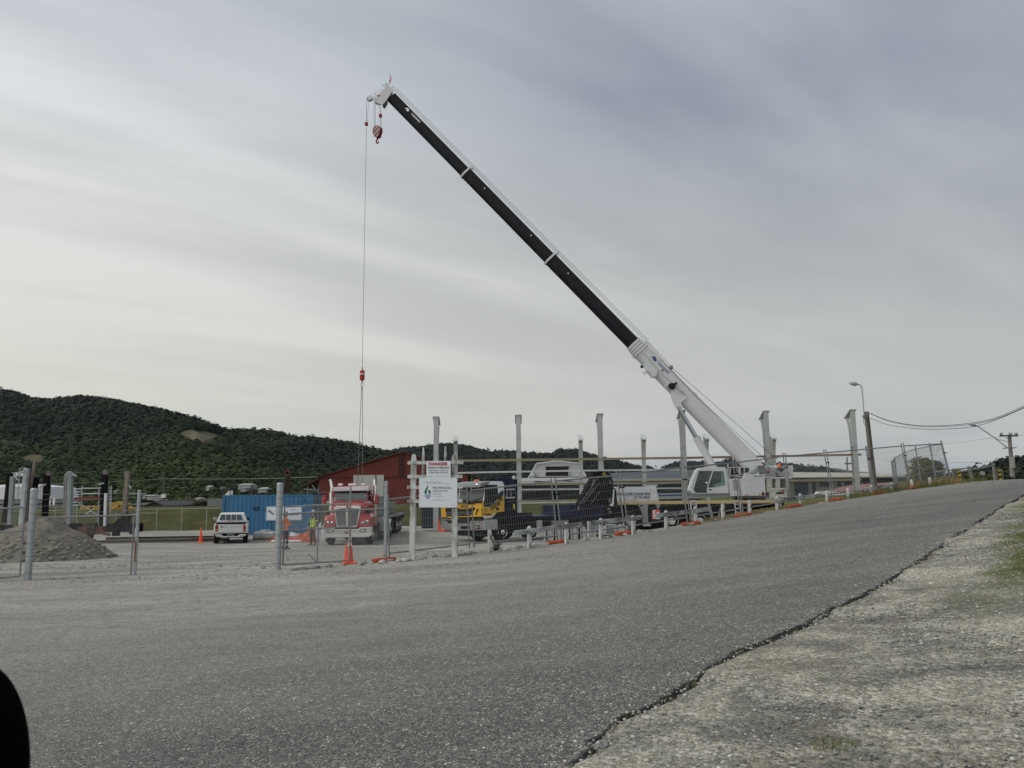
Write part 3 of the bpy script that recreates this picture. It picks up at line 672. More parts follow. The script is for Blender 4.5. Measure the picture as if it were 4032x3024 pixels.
# --- sign frame with its two boards
def sign_frame():
    T = empty('sign_frame', (0,0,0), 0, 'weathered white timber frame of posts and rails carrying the danger sign and the fund sign', 'sign frame')
    Y = 23.75
    wood = OLDW
    def W_(px, py, dy=0): return at(px, py, Y + dy)
    def post(px0, py0, px1, py1, w, taper, dy=0, nm='post', pointed=True):
        a = W_(px0, py0, dy); b = W_(px1, py1, dy); a.z -= .15; wt = w*.9; h = w/2
        m = MB(); top = b.z
        m.loft([[(a.x-h,a.y-h,a.z),(a.x+h,a.y-h,a.z),(a.x+h,a.y+h,a.z),(a.x-h,a.y+h,a.z)],
                [(b.x-h*.95,b.y-h*.95,top-taper),(b.x+h*.95,b.y-h*.95,top-taper),(b.x+h*.95,b.y+h*.95,top-taper),(b.x-h*.95,b.y+h*.95,top-taper)],
                [(b.x-h*.55,b.y-h*.6,top),(b.x+h*.55,b.y-h*.6,top),(b.x+h*.5,b.y+h*.5,top),(b.x-h*.5,b.y+h*.5,top)]])
        m.build(nm, wood, T, .006)
    post(1622, 2204, 1630, 1789, .165, .16); post(1791, 2178, 1789, 1790, .165, .14)
    post(1665, 1869, 1667, 1762, .075, .22, .17, 'picket'); post(1752, 1872, 1754, 1757, .075, .25, .17, 'picket')
    m_ = [(1605, 1822.5, 1824, 1821), (1605, 1877, 1822, 1876), (1603, 1919, 1822, 1917), (1602, 1974, 1822, 1972)]
    for x0, y0, x1, y1 in m_:
        a, b = W_(x0, y0, -.10), W_(x1, y1, -.10); MB().bar(a, b, .04, .098).build('rail', wood, T, .005)
    # danger board
    def board(nm, x0, y0, x1, y1, dy, mat):
        a, b, c, d = W_(x0,y1,dy), W_(x1,y1,dy), W_(x1,y0,dy), W_(x0,y0,dy); k = Vector((0,.012,0))
        MBb = MB().hexa([a, b, b+k, a+k], [d, c, c+k, d+k]); return MBb.build(nm, mat, T), a, (b-a), (d-a)
    sg = pm('sign board white', (.70,.74,.78), .35, var=.03, dirt=(.45,.46,.46), dirt_amt=.05)
    ob, o, rx, uy = board('danger_board', 1679, 1815, 1774, 1882, -.145, sg)
    REDI = pm('danger red', (.42,.012,.03), .5, var=.05)
    def T_(s, fx, fy_, h, w, mat=INK, bold=.02, al='LEFT', ob=ob, o=o, rx=rx, uy=uy):
        text(s, 'lettering', ob, o + rx*fx + uy*fy_, rx, uy, h*uy.length, None if w is None else w*rx.length, mat, bold, al, .004)
    T_('DANGER', .09, .745, .165, .80, REDI, .05); T_('SLIPWAY IN OPERATION', .06, .555, .095, .88, INK, .035)
    T_('KEEP WELL CLEAR OF', .09, .40, .075, .81, INK, .01); T_('ROPES AND CRADLES', .10, .275, .075, .79, INK, .01)
    T_('By Order', .07, .085, .045, .19, INK, 0); T_('Port Department', .42, .085, .04, .5, pm('grey ink', (.16,.16,.17), .6), 0)
    ob, o, rx, uy = board('fund_board', 1650, 1881.5, 1800, 1998, -.15, sg)
    k = dict(ob=ob, o=o, rx=rx, uy=uy); G1 = pm('charcoal ink', (.05,.05,.055), .6); G2 = pm('pale grey ink', (.30,.32,.34), .6)
    T_('This project is supported by:', .14, .835, .035, .45, G1, 0, **k)
    T_('PROVINCIAL', .36, .625, .075, .505, G1, .004, **k); T_('GROWTH', .36, .52, .075, .385, pm('mid grey ink', (.11,.11,.12), .6), 0, **k)
    T_('FUND', .36, .415, .075, .23, G2, -.004, **k); T_('TUAWHENUA', .365, .345, .035, .27, G2, 0, **k)
    T_('growregions.govt.nz', .36, .235, .04, .46, G2, 0, **k); T_('www.govt.nz', .80, .07, .014, .15, G2, 0, **k)
    n = rx.normalized().cross(uy.normalized())
    def P(fx, f, d=.004): return o + rx*fx + uy*f + n*d
    MB().add([P(.14,.800),P(.87,.803),P(.87,.807),P(.14,.804)], [(0,1,2,3)]).build('rule_line', G1, ob)
    # hook shaped emblem: green upper, blue striped lower
    GRN = pm('emblem green', (.02,.16,.13), .5, var=.03); BLU = pm('emblem blue', (.04,.07,.27), .5, var=.03)
    L1 = [(.215,.745),(.232,.735),(.24,.70),(.236,.66),(.222,.61),(.206,.56),(.20,.50),(.205,.47),(.145,.47),(.142,.52),(.155,.58),(.185,.64),(.207,.69)]
    L2 = [(.285,.60),(.297,.56),(.31,.51),(.312,.47),(.262,.47),(.256,.50),(.238,.52),(.222,.50),(.232,.54),(.255,.57)]
    e = MB(); e.add([P(a,b) for a, b in L1], [tuple(range(len(L1)))]); e.add([P(a,b) for a, b in L2], [tuple(range(len(L2)))]); e.build('emblem', GRN, ob)
    e = MB()
    for a, b, w in [(.44,.455,.084),(.405,.418,.084),(.372,.386,.078),(.342,.355,.064),(.315,.327,.045),(.285,.302,.022)]:
        e.add([P(.228-w,a),P(.228+w,a),P(.228+w,b),P(.228-w,b)], [(0,1,2,3)])
    e.build('emblem', BLU, ob)
    sc = MB()
    for a, b in [(.01,.985),(.33,.985),(.6,.985),(.985,.985),(.01,.5),(.985,.5),(.01,.02),(.22,.02),(.48,.02),(.73,.02),(.985,.02)]: sc.cyl(P(a,b,0), P(a,b,.006), .007, n=6)
    sc.build('screw', DARK, ob)
sign_frame()

# --- white kerb posts and timber rails
KP = [(1928,24.35),(2084,24.85),(2230,25.3),(2365,26.0),(2492,26.8),(2622,27.7),(2737,28.5),(2845,29.3),(2950,30.2),(3058,31.2),(3150,32.2),(3255,33.3),(3338,34.2),(3431,35.1),(3510,35.9),(3589,36.6),(3660,37.2)]
KT = [2085,2070,2057,2040,2028,2008,1993,1982,1968,1954,1942,1931,1921,1910,1900,1888,1879]
kdesc = ['short white kerb post by the bumper of the yellow truck, bark torn off its side','white kerb post in front of the yellow truck rear steering wheel','white kerb post carrying the end of a rail, left of the knuckle crane','white kerb post beside the grey barrier with painted numbers','white kerb post in front of the front wheel of the mobile crane','white kerb post left of the second crane wheel','white kerb post under the crane cab ladder','clean white kerb post with no rail under the crane cab','white domed kerb post with no rail under the crane engine housing','white domed kerb post at the left end of a pale rail behind the crane','white domed kerb post at the right end of the pale rail','thin chipped kerb post left of the last steel column','chipped kerb post next to the last steel column','dark weathered kerb post left of the lamp pole','small chipped kerb post right of the lamp pole','white kerb post below the bend of the temporary fence','last white kerb post, in the long grass']
kpos = []
for i, ((px, Y), ty) in enumerate(zip(KP, KT)):
    tp = at(px, ty, Y); b = Vector((tp.x, Y, height(tp.x, Y))); kpos.append((b, tp.z)); H = tp.z - b.z
    t = empty('kerb_post', b, math.atan2(fy(b.x+1)-fy(b.x-1), 2), kdesc[i], 'kerb post', 'white kerb posts along the road')
    w = .056
    m = MB().loft([[(-w,-w,-.2),(w,-w,-.2),(w,w,-.2),(-w,w,-.2)], [(-w*.93,-w*.93,H-.09),(w*.93,-w*.93,H-.09),(w*.93,w*.93,H-.09),(-w*.93,w*.93,H-.09)],
              [(-w*1.0,-w*1.0,H-.075),(w*1.0,-w*1.0,H-.075),(w*1.0,w*1.0,H-.075),(-w*1.0,w*1.0,H-.075)], [(-w*.35,-w*.35,H),(w*.35,-w*.35,H),(w*.35,w*.35,H),(-w*.35,w*.35,H)]])
    m.build('shaft', OLDW, t, .008)
    if i in (0, 7, 8): MB().box(.0,w+.003,-w-.006,-w+.02,H-.30,H-.17).build('bare_patch', pm('torn bare wood', (.16,.09,.06), .9, var=.3), t)
    if i > 2: MB().lathe([(w*1.42,H-.27),(w*1.46,H-.265),(w*1.42,H-.26)], n=4).build('wire_tie', DARK, t)
def rail(px0, py0, px1, py1, Y0, Y1, label, h=.14):
    a, b = at(px0, py0, Y0 - .12), at(px1, py1, Y1 - .12)
    o = MB().bar(a, b, .07, h).build('kerb_rail', OLDR, None, .008); tag(o, label, 'rail', 'weathered rails on the kerb posts')
rail(2026,2099,2291,2064,24.6,25.6,'flaking timber rail on the two kerb posts left of the knuckle crane')
rail(2322,2061,2534,2036,25.75,27.1,'flaking timber rail in front of the knuckle crane and first crane wheel')
rail(2583,2031,2790,2005,27.4,28.9,'flaking timber rail on the kerb posts below the left end of the crane cab')
rail(3050,1971,3235,1950,31.1,33.0,'pale timber rail on the two domed kerb posts behind the crane')
rail(3404,1927,3532,1907,34.8,36.1,'dark weathered timber rail in front of the lamp pole')

# --- temporary mesh fence panels in orange blocks
PP = [(1846,1915,25.2),(2177,1877,26.0),(2434,1855,27.2),(2685,1825,28.6),(2890,1807,30.2),(3087,1783,32.0),(3247,1770,33.8),(3412,1755,35.5),(3551,1743,37.0),(3707,1735,38.2)]
tops = [at(1519,1950,24.2)] + [at(*p) for p in PP]
bots = [at(1523,2203,24.2)] + [at(px, py, Y) for px, py, Y in [(1858,2163,25.2),(2205,2132,26.0),(2470,2095,27.2),(2714,2057,28.6),(2922,2022,30.2),(3110,1992,32.0),(3282,1961,33.8),(3440,1943,35.5),(3588,1928,37.0),(3752,1912,38.2)]]
WIREM = pm('temporary fence wire', (.24,.25,.25), .5, .3, var=.1)
def temp_panel(T0, T1, B0, B1, label, group='temporary fence panels along the road', dense=.075):
    o = Vector((B0.x, B0.y, B0.z)); t = empty('temporary_fence_panel', o, 0, label, 'fence panel', group)
    T0, T1, B0, B1 = [v - o for v in (T0, T1, B0, B1)]; B0 = B0 + (T0-B0)*.02; B1 = B1 + (T1-B1)*.02
    e = (T1 - T0).normalized()*.075; A0, A1 = T0 + e, T1 - e; C0, C1 = B0 + e, B1 - e
    lo = lambda a, b, k: a + (b-a)*k
    for nm, a, b in (('upright', C0, lo(C0, A0, 1.0)), ('upright', C1, A1), ('top_rail', lo(C0,A0,.93), lo(C1,A1,.93)), ('bottom_rail', lo(C0,A0,.07), lo(C1,A1,.07))):
        MB().cyl(a, b, .025, n=8).build(nm, DGALV, t, smooth_=True)
    m = MB(); n = max(4, int((T1-T0).length/dense))
    for k in range(1, n):
        m.wire(lo(lo(C0,A0,.07), lo(C1,A1,.07), k/n), lo(lo(C0,A0,.93), lo(C1,A1,.93), k/n), .0034 if dense < .09 else .0026)
    for k in range(8):
        z = .07 + .86*k/7; m.wire(lo(C0,A0,z), lo(C1,A1,z), .0034)
    m.build('wire_mesh', WIREM, t)
    MB().bar(lo(C1,A1,.72)+Vector((0,-.04,0)), lo(C1,A1,.72)+e*3+Vector((0,-.04,0)), .035, .04).build('clamp', DARK, t)
    return t
pdesc = ['wire mesh fence panel behind the sign frame','wire mesh fence panel in front of the yellow truck','wire mesh fence panel in front of the blue truck tray','wire mesh fence panel in front of the knuckle crane and white machine housing','wire mesh fence panel left of the crane cab','wire mesh fence panel in front of the crane engine housing','wire mesh fence panel behind the crane counterweight, against the long shed','wire mesh fence panel crossing the last steel column','wire mesh fence panel just right of the lamp pole','last wire mesh fence panel along the road before the bend']
for i in range(len(tops) - 1): temp_panel(tops[i], tops[i+1], bots[i], bots[i+1], pdesc[i])
# return leg of the temporary fence, turning away into the yard
RT = [(3707,1735,38.2),(3660,1745,42),(3604,1757,46),(3560,1770,50),(3522,1796,56),(3508,1812,61)]
RB = [(3752,1912,38.2),(3690,1915,42),(3630,1922,46),(3583,1925,50),(3537,1930,56),(3522,1932,61)]
rd = ['mesh panel at the corner of the bend, nearest the bush','second mesh panel of the return leg, seen against the bush','third mesh panel of the return leg','fourth mesh panel of the return leg, seen nearly edge on','farthest mesh panel of the return leg']
for i in range(5):
    temp_panel(at(*RT[i]), at(*RT[i+1]), at(*RB[i]), at(*RB[i+1]), rd[i], 'temporary fence panels turning away from the road', .1)
# orange blocks
bprof = [(-.11,0),(.11,0),(.125,.05),(.10,.15),(-.10,.15),(-.125,.05)]
bl = MB().loft([[(x, y*(.9 if abs(x) > .28 else 1), z*(1 if abs(x) < .2 else .82)) for y, z in bprof] for x in (-.36,-.30,-.16,-.09,-.05,.05,.09,.16,.30,.36)])
for v in bl.v:
    if abs(abs(v.x) - .05) < .02 and v.z > .1: v.z -= .045
bl_me = None
bdesc = ['orange fence block at the slim post left of the sign frame','orange fence block behind the third kerb post','orange fence block beside the fifth kerb post, below the knuckle crane','orange fence block under the ladder of the crane cab','orange fence block under the crane engine housing','orange fence block below the domed kerb posts','orange fence block left of the last steel column','orange fence block at the foot of the lamp pole','orange fence block at the kerb post below the fence bend','orange fence block in the grass at the fence corner']
BL = [(1515,24.0),(2190,25.75),(2455,26.9),(2718,28.3),(2924,29.9),(3125,31.8),(3292,33.4),(3455,35.2),(3600,36.6),(3770,38.0)]
for i, (px, Y) in enumerate(BL):
    p = at(px, 2000, Y); b = Vector((p.x, Y, height(p.x, Y)))
    if i == 0: r0 = bl.build('fence_block', ORANGE, None, .012); o = r0
    else: o = r0.copy(); COL.objects.link(o)
    sl_ = (gprof(b.x+.5) - gprof(b.x-.5)); o.scale = (1,1,.75); o.location = b + Vector((0, -.02, .01)); o.rotation_euler = (0, -math.atan(sl_*.8), [.5,.15,.35,.1,.25,.4,.2,.3,.25,.1][i] + .2)
    tag(o, bdesc[i], 'fence block', 'orange blocks holding the temporary fence')

# --- traffic cones
CONE = pm('cone orange', (.85,.10,.035), .45, var=.08, dirt=(.5,.15,.09), dirt_amt=.1)
def cone(px, Y, H, label, stripes=2, tilt=0, zfix=None, base=True, r=None):
    p = at(px, 2000, Y); b = Vector((p.x, Y, height(p.x, Y)))
    t = empty('traffic_cone', b, .3, label, 'traffic cone', 'orange traffic cones'); t.rotation_euler = (0, tilt, .3)
    R = H*.125 if r is None else r
    if base: MB().box(-H*.235,H*.235,-H*.235,H*.235,0,H*.045).build('base', CONE, t, .015)
    rr = lambda z: R + (H*.035 - R)*z/H
    MB().lathe([(rr(0),.03),(rr(H),H),(rr(H)*.6,H+.012),(.002,H+.014)], n=18).build('body', CONE, t, smooth_=True)
    for z0, z1 in [(.60,.72),(.80,.92)][:stripes]:
        z0 *= H; z1 *= H; MB().lathe([(rr(z0)+.002,z0),(rr(z0)+.004,z0+.002),(rr(z1)+.004,z1-.002),(rr(z1)+.002,z1)], n=18).build('reflective_band', REFL, t, smooth_=True)
cone(1381, 23.95, .86, 'tall orange cone with two white bands behind the open gate leaf', 2)
cone(1366, 24.35, .56, 'lower orange cone hidden behind the gate leaf, left of the banded cone', 0)
cone(796, 45.0, .82, 'plain orange cone left of the white ute', 0)
cone(1752, 56.2, .92, 'banded orange cone at the foot of the first steel column, seen under the fund sign', 2)
cone(1777, 56.6, .88, 'banded orange cone half hidden by the right sign post', 2)
cone(1733, 56.4, .9, 'leaning orange cone right against the first steel column', 0, -.12)
# ================================================================== STEEL COLUMNS
STEEL = pm('pale steel paint', (.42,.44,.43), .5, .1, var=.08, dirt=(.32,.31,.27), dirt_amt=.15)
def column(x, y, zb, zt, back, label, bot=None):
    """I section portal column; the haunch reaches inwards (+y for the front row, -y for the back row)"""
    t = empty('steel_column', (x, y, zb), 0, label, 'steel column', 'back row steel columns' if back else 'front row steel columns')
    H = zt - zb; s = -1 if back else 1; fw, d, tf = .17, .21, .02
    # web and flanges; inner flange runs out along the haunch
    hz = H - 2.6; run = .62; drop = .52
    outer = [(-s*d, 0), (-s*d, H)]
    MB().box(-fw, fw, -d*1.0 if s>0 else d-tf, (-d+tf) if s>0 else d, .02, H-.03).build('outer_flange', STEEL, t)
    inn = [(s*d, 0), (s*d, hz), (s*(d+.08), hz+1.1), (s*(d+.30), hz+1.85), (s*(d+run-.05), H-drop-.08)]
    web = MB().loft([[(-.012, -s*(d-tf-.002), .02)]+[(-.012, a-s*tf*1.05, max(.02,b)) for a, b in inn]+[(-.012, -s*(d-tf-.002), H-.03)], [(.012, -s*(d-tf-.002), .02)]+[(.012, a-s*tf*1.05, max(.02,b)) for a, b in inn]+[(.012, -s*(d-tf-.002), H-.03)]])
    web.build('web', STEEL, t)
    fl = MB()
    fl.loft([[(-fw,a,b),(fw,a,b),(fw,a-s*tf,b),(-fw,a-s*tf,b)] for a, b in inn]); fl.build('inner_flange', STEEL, t)
    # sloping end plate
    a0, a1 = Vector((0,-s*(d+.08),H)), Vector((0,s*(d+run),H-drop)); dd = (a1-a0).normalized(); nn = Vector((0,-dd.z*s, abs(dd.y)))
    p = MB(); w = fw+.07
    p.hexa([(-w,a0.y,a0.z-.03),(w,a0.y,a0.z-.03),(w,a1.y,a1.z-.03),(-w,a1.y,a1.z-.03)], [(-w,a0.y,a0.z+.03),(w,a0.y,a0.z+.03),(w,a1.y,a1.z+.03),(-w,a1.y,a1.z+.03)]); p.build('end_plate', pm('end plate paint', (.5,.52,.51), .5, var=.05), t)
    MB().box(-fw, fw, -d, d, hz-.01, hz+.01).build('stiffener', STEEL, t)
    MB().box(-.26,.26,-.32,.32,-.02,.02).build('base_plate', STEEL, t)
    return t
fr = [(1718,1642,57.0),(2041,1635,56.8),(2361,1630,56.6),(2684,1616,56.3),(3012,1619,56.1),(3352,1614,55.8)]
fd = ['steel column rising behind the fund sign','steel column behind the blue tray of the yellow truck','steel column standing behind the black knuckle crane','steel column crossed by the lift cylinder of the mobile crane','steel column behind the crane counterweight','steel column at the right end of the front row, beside the lamp pole']
cx = []
for (px, py, Y), l in zip(fr, fd):
    p = at(px, py, Y); zb = height(p.x, Y); cx.append(p.x)
    column(p.x, Y, zb, p.z, False, l)
bk = [(1795,1731,74.6),(2043,1729,74.4),(2285,1727,74.2),(2532,1724,74.0),(2778,1722,73.8),(3040,1722,73.5)]
bd = ['smaller back row column seen above the right sign post','back row column almost hidden behind the second front column','back row column in front of the white barn gable','back row column right of the black knuckle crane','back row column between lift cylinder and boom','back row column peeping out behind the fifth front column']
for (px, py, Y), l in zip(bk, bd):
    p = at(px, py, Y); column(p.x, Y, height(p.x, Y), p.z + .35, True, l)
tg = MB().box(cx[0]-.85, cx[0]+1.1, 56.3, 57.9, height(cx[0],57)-.2, height(cx[0],57)+.17); tag(tg.build('concrete_footing', pm('concrete', (.30,.295,.28), .9, var=.15, scale=3), None, .02), 'grey concrete footing block under the first steel column', 'footing')
TIM = pm('new timber', (.25,.215,.14), .75, var=.15, scale=3, stretch=(.2,1,1)); TIMR = pm('reddish timber', (.27,.16,.11), .75, var=.2, scale=3, stretch=(.2,1,1))
GIRT = pm('galvanised girt', (.44,.47,.46), .45, .2, var=.06)
def girt(px0, py0, px1, py1, mat, h, label, Y=56.3):
    a, b = at(px0, py0, Y), at(px1, py1, Y-.6); o = MB().bar(a, b, .06, h).build('girt', mat, None); tag(o, label, 'girt', 'girts spanning the steel columns')
girt(1800,1814,2690,1803,TIM,.16,'long timber girt, highest of the left half, crossing the hills')
girt(2690,1803,3392,1790,TIMR,.15,'reddish timber girt, highest of the right half, behind the crane boom')
girt(1800,1862,2040,1857,GIRT,.12,'pale metal girt above the cab of the yellow truck')
girt(2045,1857,2290,1853,GIRT,.12,'pale metal girt crossing the white barn gable')
girt(2290,1853,2676,1849,GIRT,.12,'pale metal girt above the knuckle crane and white machine housing')
girt(2040,1907,2690,1900,TIM,.17,'timber girt along the eave of the long shed')
girt(2690,1900,3392,1888,TIM,.17,'timber girt in front of the blue clad shed on the right')
girt(2043,1928,2690,1922,GIRT,.11,'lower pale metal girt in front of the dark shed wall')
girt(2040,1974,2300,1970,TIM,.15,'lowest timber girt between the blue tray and the knuckle crane')
girt(2043,1980.5,2300,1976.5,GIRT,.10,'lowest pale metal girt between the blue tray and the knuckle crane')
for k, (y, m, l) in enumerate([(1941,GIRT,'pale purlin lying on top of the stack right of the white machine housing'),(1947,pm('blue purlin', (.03,.08,.30), .4, var=.1),'blue purlin in the stack right of the white machine housing'),(1952,GIRT,'middle pale purlin in the stack right of the white machine housing'),(1958,GIRT,'lowest pale purlin in the stack right of the white machine housing')]):
    a, b = at(2592, y+5, 58.5), at(2880, y-3, 58.5); tag(MB().bar(a, b, .25, .11).build('purlin', m), l, 'purlin', 'purlins stacked behind the crane')

# ================================================================== BUILDINGS
def corr(name, col, scale=20, axis=0, var=.08, **k):
    """corrugated sheet: bump and tone bands across one local axis"""
    m = pm(name, col, k.pop('rough', .55), var=var, **k)
    nt = m.node_tree; N = nt.nodes.new; L = nt.links.new
    tc = N('ShaderNodeTexCoord'); w = N('ShaderNodeTexWave'); w.inputs['Scale'].default_value = scale; w.bands_direction = 'XYZ'[axis]; L(tc.outputs['Object'], w.inputs[0])
    b = N('ShaderNodeBump'); b.inputs['Strength'].default_value = 1; b.inputs['Distance'].default_value = .05; L(w.outputs[0], b.inputs['Height'])
    L(b.outputs[0], nt.nodes['Principled BSDF'].inputs['Normal']); return m
BG = -.95
def xz(px, py, Y): p = at(px, py, Y); return p.x, p.z
def red_shed():
    Y = 86; RED = corr('red corrugated wall', (.155,.036,.028), 1.15); ROOF = corr('red roof', (.11,.03,.026), 1.15)
    DRK = pm('dark red flashing', (.06,.018,.016), .6)
    t = empty('red_shed', (at(1589,1900,Y).x, Y, BG), 0, 'large dark red corrugated shed with a cream sliding door behind the red truck', 'shed')
    o = t.location
    def W_(px, py, dy=0): x, z = xz(px, py, Y+dy); return (x - o.x, dy, z - o.z)
    e0, pk, e1 = W_(1256,1880), W_(1589,1783), W_(1846,1869)
    D = 24
    wall = MB(); prof = [(e0[0],0),(e1[0]-2.2,0),(e1[0]-2.2,pk[2]-(pk[2]-e1[2])*(e1[0]-2.2-pk[0])/(e1[0]-pk[0])),(pk[0],pk[2]),(e0[0],e0[2])]
    wall.loft([[(x,0,z) for x,z in prof],[(x,D,z) for x,z in prof]]); wall.build('wall', RED, t)
    r = MB(); th = .09
    r.loft([[(e0[0]-.15,-.3,e0[2]),(pk[0],-.3,pk[2]+.03),(pk[0],-.3,pk[2]+th+.03),(e0[0]-.15,-.3,e0[2]+th)],[(e0[0]-.15,D+.3,e0[2]),(pk[0],D+.3,pk[2]+.03),(pk[0],D+.3,pk[2]+th+.03),(e0[0]-.15,D+.3,e0[2]+th)]]).build('roof', ROOF, t)
    r = MB(); r.loft([[(pk[0],-.3,pk[2]+.03),(e1[0]+.2,-.3,e1[2]),(e1[0]+.2,-.3,e1[2]+th),(pk[0],-.3,pk[2]+th+.03)],[(pk[0],D+.3,pk[2]+.03),(e1[0]+.2,D+.3,e1[2]),(e1[0]+.2,D+.3,e1[2]+th),(pk[0],D+.3,pk[2]+th+.03)]]).build('roof', ROOF, t)
    MB().box(e0[0]-.02,e1[0]-2.18,-.06,-.003,e0[2]-.12,e0[2]+.0).build('wall_flashing', DRK, t)
    q = W_(1571,1795); MB().hexa([(q[0],-.05,e0[2]),(q[0]+.62,-.05,e0[2]),(q[0]+.62,-.002,e0[2]),(q[0],-.002,e0[2])],[(q[0],-.05,pk[2]-.3),(q[0]+.62,-.05,pk[2]-.15),(q[0]+.62,-.002,pk[2]-.15),(q[0],-.002,pk[2]-.3)]).build('dark_strip', DRK, t)
    a, b = W_(1392,1871), W_(1511,1960); MB().box(a[0],b[0],-.10,-.01,.1,a[2]).build('sliding_door', pm('cream door', (.46,.46,.43), .6, var=.06, dirt=(.35,.34,.3), dirt_amt=.2), t)
    MB().box(a[0]+2.4,a[0]+2.5,-.13,-.101,.1,a[2]).build('door_post', DRK, t)
    # lean-to on the left with struts
    l0 = W_(1186,1922); m = MB(); m.loft([[(l0[0],-.2,l0[2]),(e0[0],-.2,l0[2]+.95),(e0[0],-.2,l0[2]+1.1),(l0[0],-.2,l0[2]+.12)],[(l0[0],14,l0[2]),(e0[0],14,l0[2]+.95),(e0[0],14,l0[2]+1.1),(l0[0],14,l0[2]+.12)]]).build('lean_to_roof', ROOF, t)
    m = MB()
    for x in (l0[0]+.7, l0[0]+1.9): m.cyl((x,0,0),(x,0,l0[2]+.3),.05,n=6)
    m.bar((l0[0]+.3,0,l0[2]-.1),(e0[0],0,l0[2]-.25),.06,.12).bar((l0[0]+1.2,0,l0[2]+.3),(e0[0]-.3,0,l0[2]-.25),.06,.12); m.build('lean_to_frame', DGALV, t)
    MB().box(e0[0]-.02,e0[0]+.6,-.03,-.004,0,l0[2]-.9).build('pale_panel', WHITE, t)
    # open bay at the right end
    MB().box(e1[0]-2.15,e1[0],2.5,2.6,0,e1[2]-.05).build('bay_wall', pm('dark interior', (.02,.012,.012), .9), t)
    m = MB().prism([(e1[0]-2.17,e1[2]-.6),(e1[0]-.1,e1[2]-.75),(e1[0]-.1,e1[2]-.02),(e1[0]-2.17,e1[2]+.62)], 'y', .0, .12); m.build('bay_fascia', RED, t)
    MB().cyl((e1[0]-1.8,.05,0),(e1[0]-1.8,.05,e1[2]-.6),.05,n=6).build('bay_post', WHITE, t)
red_shed()

def barn():
    Y = 98; C = corr('white corrugated wall', (.60,.61,.60), 2.2); CR = pm('white roof edge', (.62,.63,.62), .5, var=.05)
    DK = corr('dark corrugated wall', (.016,.018,.019), 1.5, var=.3, rough=.6); GR_ = pm('grey roof', (.20,.205,.20), .6, var=.08)
    t = empty('white_barn', (at(2195,1900,Y).x, Y, BG), 0, 'long dark shed with a white gambrel gable and dark window above its roof', 'shed'); o = t.location
    def W_(px, py, dy=0): x, z = xz(px, py, Y+dy); return (x-o.x, z-o.z)
    g = [W_(2083,1879,6), W_(2307,1877,6), W_(2279,1826,6), W_(2195,1817,6), W_(2112,1827,6)]
    MB().prism(g, 'y', 6, 22).build('gable', C, t)
    gr = MB(); pts = [g[0], g[4], g[3], g[2], g[1]]
    for a, b in zip(pts, pts[1:]): gr.bar((a[0],5.9,a[1]+.06),(b[0],5.9,b[1]+.06),.25,.16)
    gr.build('gable_trim', CR, t)
    a, b = W_(2149,1837,5.9), W_(2241,1873,5.9); MB().box(a[0],b[0],5.88,5.99,b[1],a[1]).build('window', DK, t)
    z1 = (a[1]+b[1])/2; MB().box(a[0],b[0],5.83,5.87,z1-.08,z1+.08).build('window_bar', CR, t)
    a = W_(2241,1845,5.5); b = W_(2238,1884,5.5); MB().cyl((a[0],5.4,b[1]),(a[0],5.4,a[1]),.12,n=8).build('flue', GALV, t)
    a = W_(2179,1811,8); MB().cyl((a[0],9,g[3][1]-.2),(a[0],9,a[1]+.2),.22,n=10).build('roof_vent', CR, t)
    l, r = W_(2046,1900)[0], W_(2420,1900)[0]
    zt, zb_ = W_(2200,1880,4)[1], W_(2200,1898)[1]
    MB().hexa([(l,-.2,zb_-.12),(r,-.2,zb_-.12),(r,6,zt-.5),(l,6,zt-.5)],[(l,-.2,zb_),(r,-.2,zb_),(r,6,zt-.35),(l,6,zt-.35)]).build('lower_roof', GR_, t)
    MB().box(l,r,5.2,5.8,zt-.42,zt+.0).build('roof_band', CR, t); MB().box(l,r,-.36,-.21,zb_-.25,zb_+.02).build('gutter', CR, t)
    for px in (2107, 2225):
        a = W_(px,1886,2); MB().hexa([(a[0],.5,zb_+.13*1.3),(a[0]+1.2,.5,zb_+.13*1.3),(a[0]+.9,4.0,zb_+(zt-.35-zb_)*.68),(a[0]-.3,4.0,zb_+(zt-.35-zb_)*.68)],[(a[0],.5,zb_+.13*1.3+.04),(a[0]+1.2,.5,zb_+.13*1.3+.04),(a[0]+.9,4.0,zb_+(zt-.35-zb_)*.68+.04),(a[0]-.3,4.0,zb_+(zt-.35-zb_)*.68+.04)]).build('skylight', CR, t)
    MB().box(l,r,0,22,-.5,zb_-.2).build('wall', DK, t)
    m = MB(); a = W_(2099,1873,5.7); m.sphere((a[0],5.7,a[1]+.0),.42,8,6); m.build('roof_ventilator', GALV, t)
barn()
